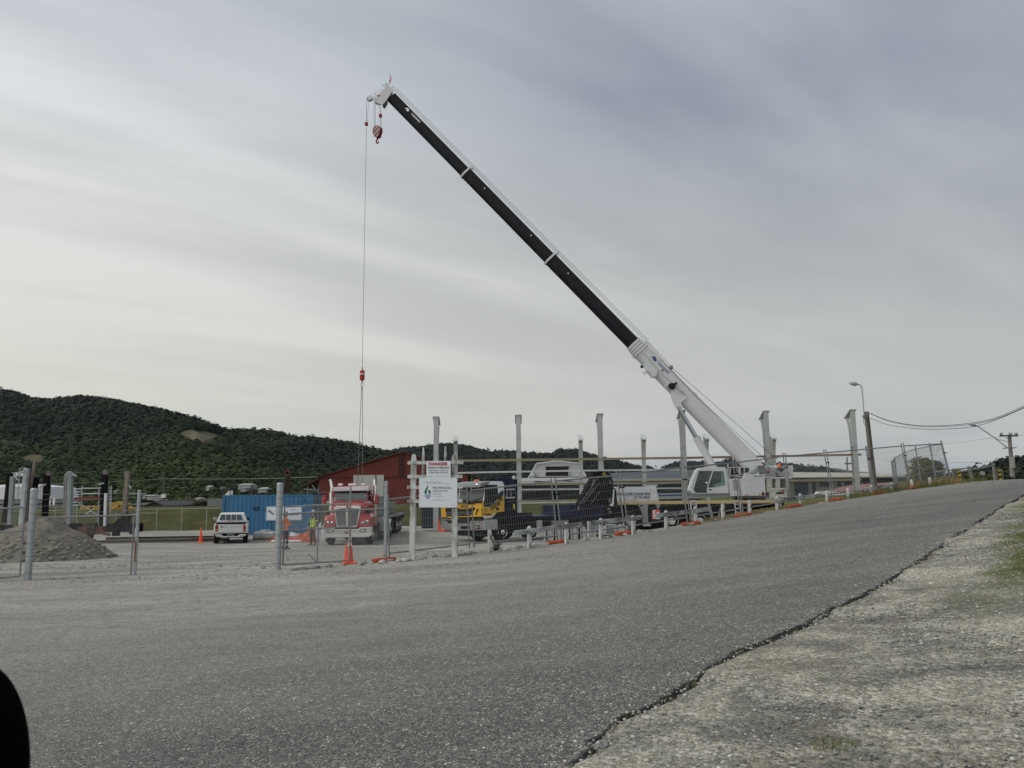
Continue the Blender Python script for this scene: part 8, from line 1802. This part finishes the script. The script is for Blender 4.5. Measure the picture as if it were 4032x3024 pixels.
# hill foot power poles
for px, yb, yt, Y, arms, l in [(645,1990,1881,115,((624,652,1885),(631,655,1919),(626,660,1931)),'tall timber power pole with three crossarms right of the brown house'),(747,1995,1940,120,((734,760,1942),),'shorter power pole with one crossarm between bushes'),(991,1962,1912,140,((985,997,1913),),'power pole just behind the left part of the blue container')]:
    b = at(px,yb,Y); t = empty('power_pole', b, 0, l, 'power pole'); q = lambda x, y: at(x,y,Y)-b; m = MB().cyl((0,0,-1), q(px+(2 if px<700 else 0),yt), .15, .1, n=8); m.build('pole', PW_, t); m = MB()
    for x0, x1, y in arms: m.bar(q(x0,y), q(x1,y), .12, .12)
    m.build('crossarm', PW_, t)
    if px == 645: MB().box(-.3,.3,-.4,-.1,q(642,1960).z,q(642,1949).z+.1).build('transformer', WHITE, t)
LN = pm('pale line', (.20,.22,.18), .6)
for a, b, c, l in [((652,1885,115),(1000,1890,100),(1262,1877,86),'long power line across the foot of the hill to the red shed'),((0,1912,100),(300,1905,108),(645,1886,115),'power line from the left edge to the three armed pole')]:
    tag(MB().tube(sag(tuple(at(*a)), tuple(at(*b)), tuple(at(*c))), .035, 4).build('power_line', LN), l, 'power line')
p = at(3336,1830,150); t = empty('power_pole', p, 0, 'distant pole with a crossarm seen beside the last steel column', 'power pole'); q = lambda x, y: at(x,y,150)-p
MB().cyl(q(3338,1920), q(3335,1800), .2, .14, n=6).build('pole', CONC, t); MB().bar(q(3326,1826),q(3374,1825),.2,.25).build('crossarm', PW_, t)
# bridge rail posts with hazard stripes
YB_ = pm('hazard yellow', (.62,.42,.02), .5)
for px, x0, x1, y0, y1, Y, l in [(3770,3757,3783,1850,1912,52,'square bridge post with yellow and black hazard stripes, left one'),(3935,3920,3948,1846,1905,60,'square bridge post with yellow and black hazard stripes, right one')]:
    a, b = at(x0,y1+10,Y), at(x1,y0,Y); t = empty('bridge_post', ((a.x+b.x)/2,Y,a.z-.5), 0, l, 'bridge post'); w = (b.x-a.x)/2; H = b.z-a.z+.5
    m = MB().box(-w,-w+.12,0,.15,0,H).box(w-.12,w,0,.15,0,H).box(-w+.12,w-.12,0,.15,H-.14,H); m.build('frame', pm('old grey timber', (.17,.155,.13), .85, var=.2), t)
    MB().box(-w+.13,w-.13,.02,.05,.3,H-.15).build('panel', pm('weathered panel', (.15,.15,.12), .8), t); bx = at(px+ (6 if px<3800 else 0),1860,Y).x - t.location.x; b2 = MB().box(bx-.09,bx+.09,-.03,-.01,at(px,1888,Y).z-t.location.z-.1,H-.1).build('hazard_board', BLACK, t); m = MB(); zb = at(px,1888,Y).z-t.location.z-.1; hh = (H-.1-zb)
    for k in (0,.46,.86): m.add([(bx-.09,-.034,zb+hh*k),(bx+.09,-.034,zb+hh*(k+.06)),(bx+.09,-.034,zb+hh*min(1,k+.28)),(bx-.09,-.034,zb+hh*min(1,k+.2))],[(0,1,2,3)])
    m.build('stripe', YB_, b2)
rails = [((3680,1857,56),(3790,1848,52.5),'upper wooden rail left of the striped bridge posts'),((3748,1848,52),(3820,1843,52),'thin top rail over the left striped post'),((3786,1857,52),(3913,1832,60),'long rail rising from the left to the right striped post'),((3730,1906,50),(3480,1934,58),'low wire rope rail in front of the long grass')]
for a, b, l in rails: tag(MB().bar(at(*a), at(*b), .07, .09).build('bridge_rail', pm('rail timber', (.24,.24,.22), .8)), l, 'rail')
for a, b, l in [((3842,1925,55),(3813,1837,55),'leaning pale post between the striped bridge posts'),((3919,1895,60),(3911,1823,60),'thin post just left of the right striped post')]:
    tag(MB().bar(at(*a), at(*b), .16, .16, (0,1,0)).build('leaning_post', pm('leaning post grey', (.20,.195,.18), .85)), l, 'post')
a = at(3868,1870,58); t = tag(MB().box(-.16,.16,0,.03,.0,.26).build('direction_board', GALV), 'small white board beside the leaning post on the bridge approach', 'sign'); t.location = a; t.rotation_euler = (0,.3,0)
p = at(4022,1899,190); t = tag(MB().loft([[(-1,-2,0),(1.2,-2,0),(1.2,2,0),(-1,2,0)],[(-1,-1.9,.7),(1.2,-2,.7),(1.2,2,.7),(-1,2,.7)],[(-.8,-1,1.3),(1,-1,1.3),(1,1.5,1.3),(-.8,1.5,1.3)]]).build('parked_car', pm('car grey', (.2,.2,.2), .4), None, .1), 'small grey car half hidden in the bushes at the right edge', 'car'); t.location = p

# ================================================================== SLIPWAY (left)
Y = 47.0; DT_ = pm('tarred timber', (.012,.011,.011), .9, var=.3, scale=4, spec=.05); GT_ = pm('grey painted timber', (.25,.28,.29), .75, var=.15, scale=3, dirt=(.12,.12,.12), dirt_amt=.4, stretch=(2,2,.4)); WT_ = pm('flaking white timber', (.42,.46,.46), .8, var=.15, scale=4, dirt=(.2,.2,.19), dirt_amt=.45); BR_ = pm('brown grey timber', (.19,.165,.14), .85, var=.2, scale=4, stretch=(2,2,.4))
RST = pm('rusty steel', (.12,.055,.035), .85, var=.35, scale=5)
def crop_(ox, oy, sc): return crop(ox, oy, sc)
ZA = crop(0,1780,.1929); ZB = crop(240,1820,.1868)
base = at(60,2080,Y); g0 = height(base.x, Y)
def cradle(name, items, label, Yc, cat='slipway cradle'):
    o = at(*items[0][1][0], Yc); o.z = g0; t = empty(name, o, 0, label, cat)
    for nm, pts, w, mat, dy in items:
        a, b = at(*pts[0], Yc+dy)-o, at(*pts[1], Yc+dy)-o; w = w*(.66 if nm in ('post','white_board','cap') else .8); MB().bar(a, b, w, w, (0,1,0)).build(nm, mat, t, .01)
    return t, o
z = lambda C, *q: [C(*p_) for p_ in q]
t, o = cradle('slipway_cradle', [('post', z(ZA,(110,1440),(205,500)), .42, DT_, .3),('post', z(ZA,(200,1480),(262,500)), .34, GT_, 0),('beam', z(ZA,(-80,1530),(380,1560)), .38, DT_, .2),('arm', z(ZA,(240,420),(390,415)), .04, GALV, 0),('arm', z(ZA,(280,440),(350,560)), .09, WT_, -.1),('arm', z(ZA,(350,545),(400,572)), .05, GALV, -.1),('cap', z(ZA,(205,440),(300,470)), .2, DT_, .1)], 'pair of leaning dark and grey cradle posts at the far left edge', Y)
m = MB()
for y in (490,575,635,710): m.bar(at(*ZA(290,y),Y)-o, at(*ZA(470,y-3),Y)-o, .03, .03)
m.bar(at(*ZA(405,330),Y)-o, at(*ZA(375,760),Y)-o, .04, .04, (0,1,0)); m.bar(at(*ZA(405,335),Y)-o, at(*ZA(520,322),Y)-o, .03, .03).bar(at(*ZA(365,700),Y)-o, at(*ZA(355,960),Y)-o, .03, .03,(0,1,0)).bar(at(*ZA(392,700),Y)-o, at(*ZA(382,960),Y)-o, .03, .03,(0,1,0)); m.build('ladder', GALV, t)
t, o = cradle('slipway_cradle', [('post', z(ZA,(420,1590),(540,330)), .33, WT_, 0),('post', z(ZA,(510,1520),(585,350)), .26, BR_, .35),('post', z(ZA,(545,1500),(615,360)), .16, DT_, .5),('arm', z(ZA,(370,448),(505,372)), .13, WT_, -.15),('arm', z(ZA,(345,450),(385,445)), .05, GALV, -.15),('foot', z(ZA,(380,1590),(560,1600)), .25, DT_, .2)], 'tall flaking white cradle post with a dark partner, just behind the thick gate post', Y)
t, o = cradle('slipway_cradle', [('post', z(ZA,(690,820),(745,520)), .40, DT_, 0),('post', z(ZA,(620,760),(712,170)), .20, BR_, -.2)], 'thin leaning timber and black stub post above the thick gate post', Y+1)
t, o = cradle('slipway_cradle', [('post', z(ZA,(905,1500),(965,480)), .42, DT_, 0),('post', z(ZA,(985,900),(1000,385)), .30, BR_, .3),('arm', z(ZA,(815,705),(935,660)), .13, WT_, -.2)], 'black cradle post with a brown top and a short pale arm above the gravel heap', Y+1)
t, o = cradle('slipway_cradle', [('post', z(ZA,(1330,1450),(1385,430)), .36, BR_, .4),('post', z(ZA,(1410,1480),(1440,420)), .36, GT_, 0),('post', z(ZA,(1460,1450),(1472,480)), .14, BR_, .2),('cap', z(ZA,(1385,420),(1455,410)), .18, WT_, 0),('arm', z(ZA,(1470,440),(1565,498)), .09, WT_, -.2),('arm', z(ZA,(1320,490),(1385,405)), .07, WT_, -.2),('foot', z(ZA,(1300,1470),(1500,1500)), .22, DT_, .1)], 'double grey cradle post with a side ladder and pale top fittings', Y)
m = MB(); m.bar(at(*ZA(1288,1200),Y)-o, at(*ZA(1312,500),Y)-o, .035,.035,(0,1,0)).bar(at(*ZA(1330,1200),Y)-o, at(*ZA(1352,470),Y)-o, .035,.035,(0,1,0))
for k in range(11): y = 540 + k*62; m.bar(at(*ZA(1300,y),Y)-o, at(*ZA(1345,y),Y)-o, .03,.03)
m.build('ladder', DGALV, t)
t, o = cradle('slipway_cradle', [('post', z(ZB,(880,1400),(925,260)), .44, DT_, 0),('post', z(ZB,(965,1300),(940,165)), .34, BR_, .35),('white_board', z(ZB,(922,1345),(948,655)), .20, pm('board white', (.6,.62,.62), .6, var=.06, scale=6), -.35),('arm', z(ZB,(795,470),(905,440)), .10, WT_, -.2),
    ('post', z(ZB,(1330,1180),(1410,200)), .36, BR_, 0),('post', z(ZB,(1370,1200),(1425,260)), .22, DT_, .3),('arm', z(ZB,(1440,490),(1485,560)), .08, WT_, -.1),('brace', z(ZB,(1190,1340),(1290,1230)), .5, DT_, .1),('brace', z(ZB,(1360,1350),(1380,1080)), .55, DT_, .1),
    ('beam', z(ZB,(860,1385),(1695,1375)), .62, DT_, .2),('beam', z(ZB,(420,1385),(900,1375)), .30, DT_, .5),('block', z(ZB,(220,1365),(410,1365)), .55, DT_, 0),('block', z(ZB,(540,1355),(740,1350)), .5, pm('dark rust',(.05,.04,.035),.85,var=.4,scale=4), 0),('hanger', z(ZB,(1110,1480),(1220,1480)), .5, DT_, 0),('hanger', z(ZB,(1460,1470),(1530,1465)), .35, DT_, 0)], 'black slipway cradle with a tall post carrying a white board and a leaning brown post', Y)
t, o = cradle('rusty_trolley', [('body', z(ZB,(425,1475),(600,1470)), .75, RST, -.3),('body', z(ZB,(600,1450),(760,1440)), .55, pm('dark rust',(.05,.04,.035),.85), -.3),('body', z(ZB,(755,1425),(900,1430)), .45, RST, -.2),('plank', z(ZB,(740,1470),(1040,1530)), .16, RST, -.5)], 'rusty steel slipway trolley in front of the black cradle', Y-1.2, 'trolley')
for x in (575,): q = at(*ZB(x,1550),Y-1.2)-o; MB().lathe([(.25,-.1),(.28,-.1),(.28,.1),(.02,.1)], q, 'y', 16).build('wheel', DT_, t)
# slipway rails
for k, (a, b, l) in enumerate([((330,2118,44.5),(905,2108,45.5),'front steel rail of the slipway, on a dark sleeper'),((420,2100,48.5),(900,2092,49.5),'rear steel rail of the slipway')]):
    p0, p1 = at(*a), at(*b); p0.z = height(p0.x,p0.y)+.06; p1.z = height(p1.x,p1.y)+.06; t = empty('slipway_rail', p0, 0, l, 'rail track'); d = p1-p0
    MB().bar((0,0,0), d, .30, .07).build('sleeper', pm('old sleeper', (.15,.14,.125), .9, var=.25, scale=1.5), t); MB().bar((0,-.05,.08), d+Vector((0,-.05,.08)), .07, .09).build('steel_rail', pm('dark rail steel', (.05,.035,.028), .7, var=.3), t)
# scaffold
Y = 52.0; o = at(*ZB(255,1100),Y); o.z = g0; t = empty('scaffold', o, 0, 'pale tube scaffold standing behind the cradle posts', 'scaffold'); q = lambda x, y, dy=0: at(*ZB(x,y),Y+dy)-o
m = MB(); 
for x0, y0, x1, y1 in [(258,505,250,1180),(448,505,430,930),(1062,495,1045,1000),(800,540,775,1280)]: m.cyl(q(x0,y0), q(x1,y1+80), .035, n=6)
m.build('upright', GALV, t, smooth_=True); m = MB()
for x0, y0, x1, y1 in [(445,552,1040,545),(445,664,1040,658),(262,562,440,565),(262,625,440,628),(262,680,435,682),(262,735,430,738),(255,850,425,850),(250,905,420,905),(975,610,1058,610),(975,660,1058,662),(975,720,1055,720),(975,780,1050,782),(975,850,1050,850)]: m.cyl(q(x0,y0), q(x1,y1), .035, n=6)
for x0, y0, x1, y1 in [(310,815,850,1165),(520,1095,700,975)]: m.cyl(q(x0,y0,-.1), q(x1,y1,-.1), .03, n=6)
m.build('ledger', GALV, t, smooth_=True); MB().bar(q(300,768), q(860,755), .3, .2).build('red_plank', pm('red brown plank', (.15,.05,.04), .7), t)
# yellow machine on the bank
Y = 62.0; o = at(*ZB(400,1000),Y); t = empty('yellow_machine', o, 0, 'yellow excavator boom and bodywork lying low behind the cradle posts', 'machine'); q = lambda x, y, dy=0: at(*ZB(x,y),Y+dy)-o; YM = pm('machine yellow', (.33,.22,.04), .5, var=.1, dirt=(.25,.17,.05), dirt_amt=.3)
def yp(pts, dy, th, nm, mat=YM): return slab([q(x,y,dy) for x,y in pts], (0,1,0), th).build(nm, mat, t, .03)
yp([(400,932),(820,915),(820,870),(870,865),(870,1010),(395,1010)], 0, .8, 'boom_arm'); yp([(960,850),(1100,850),(1180,830),(1250,840),(1330,880),(1330,1000),(1060,1000),(1000,975),(960,975)], .1, 1.2, 'body'); yp([(1040,990),(1200,895),(1225,905),(1080,995)], -.15, .15, 'bucket_link', pm('machine yellow light', (.55,.38,.08), .5)); yp([(1400,930),(1480,985),(1440,1000),(1340,990),(1350,940)], .1, .8, 'bucket'); yp([(1190,890),(1240,890),(1240,935),(1190,935)], -.2, .1, 'pin', RST); yp([(510,885),(770,872),(770,910),(510,915)], .6, .5, 'track', DARK); yp([(610,950),(680,950),(660,1000),(620,1000)], -.05, .05, 'recess', BLACK)
for x0, l in ((1000,'small white upright board behind the black cradle post'),(1090,'tall white upright board right of the black cradle post')):
    a = at(*ZA(x0,1085),75); t = tag(MB().box(-.09,.09,0,.1,0,.5 if x0 < 1050 else .65).build('white_board', WHITE), l, 'board'); t.location = a
# mast of a rusty crane behind the container
Y = 78; a, b, c_, d_ = at(1117,1968,Y), at(1132,1862,Y), at(1128,1968,Y), at(1141,1868,Y); o = a.copy(); t = empty('rusty_mast', o, 0, 'rusty lattice mast rising behind the right part of the container', 'mast'); m = MB(); m.bar(a-o,b-o,.18,.18,(0,1,0)).bar(c_-o,d_-o,.18,.18,(0,1,0)); 
for k in range(7): m.bar((a-o).lerp(b-o,k/7),(c_-o).lerp(d_-o,(k+1)/7),.07,.07,(0,1,0))
m.build('lattice', pm('dark rust mast', (.035,.022,.02), .85), t); MB().lathe([(.3,-.1),(.3,.1),(.15,.1),(.15,-.1)], b-o, 'y', 12).build('head_sheave', RST, t)
a, b = at(1060,1962,74), at(1165,1962,74); t = tag(MB().hexa([(a.x,74,a.z),(b.x,74,b.z),(b.x,77,b.z),(a.x,77,a.z)],[(a.x+.4,74,a.z+.15),(b.x-.9,74,b.z+.12),(b.x-1,77,b.z+.2),(a.x+.5,77,a.z+.3)]).build('pale_cover', pm('pale pink cover', (.42,.34,.31), .7)), 'pale pinkish sheet roof just above the top of the container', 'cover')
# wire fence on the bank
Y = 64.0
for i, px in enumerate([620,712,808,300,412,500]):
    pass
t = empty('yard_fence', at(560,2077,64), 0, 'wire fence of thin pale posts with a top pipe along the grass bank', 'fence'); o = Vector(t.location); m = MB(); q = lambda x, y: at(x,y,64)-o
FP = pm('fence pipe', (.26,.29,.22), .6)
for k, px in enumerate([30,130,215,300,385,455,530,616,714,812,905]):
    p0 = q(px,2077-(px-560)*.012); p0.z = height(p0.x+o.x,64)-o.z; MB().cyl(p0, q(px+4,1996), .04, n=6).build('post', FP, t)
MB().cyl(q(10,2013), q(905,2000), .035, n=6).build('top_pipe', FP, t); MB().cyl(q(340,2024), q(616,2020), .03, n=6).build('mid_pipe', FP, t)
m = MB(); 
for k in range(90): x0 = q(10+k*10,2070).x; m.wire((x0,0,height(x0+o.x,64)-o.z),(x0,0,q(10,2008).z),.003)
m.build('wire_mesh', FP, t)

# gravel heap
def heap():
    n = 70; c = at(150,2150,33.2); Vs = []
    for j in range(n):
        for i in range(n):
            u, v = i/(n-1)*2-1, j/(n-1)*2-1; x, y = c.x - 1.0 + u*5.6, c.y + v*3.0
            d = math.hypot((x-(c.x+.45))/ (2.55 if x > c.x+.45 else 5.0), v); d1 = max(0, 1-d)
            h = 1.72*min(1, d1*1.06)**.95 if d < 1 else 0; h += (.10*nz(x*2.2,y*2.2) + .05*nz(x*6,y*6))*min(1, d1*5); h += -.12*math.exp(-((x-c.x-1.15)**2)/.04)*min(1,d1*2)
            Vs.append((x, y, height(x,y) + h - .04))
    ix = np.arange(n*n).reshape(n,n); Fq = np.stack([ix[:-1,:-1],ix[:-1,1:],ix[1:,1:],ix[1:,:-1]],-1).reshape(-1,4); HM_ = pm('heap gravel', (.155,.143,.115), .95, var=.3, scale=3, bump=1, bscale=14)
    t = empty('gravel_heap', (c.x, c.y, 0), 0, 'dumped heap of dark gravel and river stones behind the left gate post', 'gravel heap'); V_ = np.array(Vs) - (c.x, c.y, 0); np_mesh('heap', V_, Fq, HM_, t, smooth_=True)
    rg = random.Random(2); pts = []; V3 = np.array(Vs).reshape(n,n,3)
    for k in range(2600):
        i, j = rg.randrange(1,n-1), rg.randrange(0,n//2+12); j = min(j,n-2); q = V3[j,i]; hh = q[2]-height(q[0],q[1])
        if hh < .0 or (hh > .9 and rg.random() < .7): continue
        s = .02 + .085*rg.random()**2.4*(1.3 - min(1,hh)*.7); pts.append((q[0]-c.x+rg.uniform(-.08,.08), q[1]-c.y+rg.uniform(-.05,.05), q[2]+s*.25, s*1.4, s, s*.7, rg.random()*6))
    o = scatter('heap_stones', pm('heap stones', (.21,.195,.16), .9, var=.6, scale=4), pts, RK, smooth_=False); o.parent = t; o['kind'] = 'stuff'
heap()
# precast concrete units with upright teeth, behind the fence
PC = pm('precast concrete', (.36,.37,.36), .8, var=.1, scale=3)
for k, (x0, x1, yb, Y, teeth, l) in enumerate([(2143,2262,2119,40.0,[2149,2156,2167,2180,2186,2201,2212],'left concrete beam with upright teeth, seen behind the kerb posts'),(2232,2348,2114,39.5,[2240,2246,2264,2278,2282,2300,2322],'middle concrete beam with upright teeth beside the numbered barrier'),(2380,2470,2087,41,[2388,2396,2404,2412,2420,2440,2452],'far concrete beam with small teeth under the knuckle crane')]):
    a, b = at(x0,yb,Y), at(x1,yb-2,Y); t = empty('concrete_beam', a, math.atan2(b.y-a.y,b.x-a.x), l, 'concrete beam', 'toothed concrete beams'); L_ = (b-a).length; s = .33 if k < 2 else .2
    MB().box(0,L_,0,.5,-.25,s).build('beam', PC, t, .01)
    for px in teeth:
        x = (px-x0)/(x1-x0)*L_; MB().loft([[(x-.08,-.09,-.1),(x+.08,-.09,-.1),(x+.08,.0,-.1),(x-.08,.0,-.1)],[(x-.07,-.09,s*1.2),(x+.07,-.09,s*1.2),(x+.07,-.0,s*1.2),(x-.07,-.0,s*1.2)],[(x-.03,-.09,s*1.55),(x+.03,-.09,s*1.55),(x+.03,-.0,s*1.55),(x-.03,-.0,s*1.55)]]).build('tooth', PC, t)
CB = crop(2080,1820,.193); a, b = at(*CB(1240,1390),34), at(*CB(1440,1380),34.6); t = empty('numbered_barrier', a, math.atan2(b.y-a.y,b.x-a.x), 'grey barrier board with pale blue numbers behind the fourth kerb post', 'barrier'); L_ = (b-a).length
H1_ = at(*CB(1240,1205),34).z - a.z; MB().box(0,.12,0,.1,-.3,H1_).build('end_post', PC, t, .01); bb = MB().box(.12,L_,.02,.06,.0,H1_*.5).build('board', pm('barrier grey', (.33,.37,.39), .6), t); MB().box(.12,L_,.02,.09,H1_*.6,H1_*.98).build('top_rail', OLDR, t); text('1513 15', 'lettering', bb, (.16,.015,H1_*.14), (1,0,0), (0,0,1), H1_*.2, L_*.8, pm('number blue', (.12,.2,.3), .6), .02)
# dark twiggy bush by the first kerb post
p = at(1952,2160,24.9); t = empty('twiggy_shrub', (p.x,24.9,height(p.x,24.9)), 0, 'small dark twiggy shrub right of the first kerb post', 'shrub'); rg = random.Random(6); m = MB()
for k in range(90):
    a = rg.random()*6.28; r = rg.uniform(.05,.30); h = rg.uniform(.08,.36); m.tube([(0.03*math.cos(a),.03*math.sin(a),0),(r*.6*math.cos(a+.3),r*.6*math.sin(a+.3),h*.8),(r*math.cos(a),r*math.sin(a),h*rg.uniform(.5,1.1))], .004, 3)
m.build('twigs', pm('dark twigs', (.05,.045,.03), .9), t)
# mirror housing of the car the picture was taken from
c = at(-130,3080,.9); k = .9/FPX; t = empty('car_mirror', c, 0, 'black curved mirror housing of a car in the lower left corner', 'car mirror')
MB().sphere((0,0,0), 1, 40, 24, (246*k*.85, .05, 505*k*.85)).build('housing', pm('mirror black', (.0015,.0015,.002), .9, spec=.02, var=0), t, smooth_=True)
# ------------------------------------------------------------------ haze
hz = MB().box(-9000,9500,-60,9600,-12,900).build('haze', bpy.data.materials.new('haze air')); m = hz.data.materials[0]; m.use_nodes = True; nt = m.node_tree; nt.nodes.remove(nt.nodes['Principled BSDF'])
v = nt.nodes.new('ShaderNodeVolumePrincipled'); v.inputs['Color'].default_value = (.72,.80,.92,1); v.inputs['Density'].default_value = HAZE; v.inputs['Anisotropy'].default_value = .2
nt.links.new(v.outputs[0], nt.nodes['Material Output'].inputs['Volume']); tag(hz, 'thin pale air over the whole place', 'haze', kind='stuff')
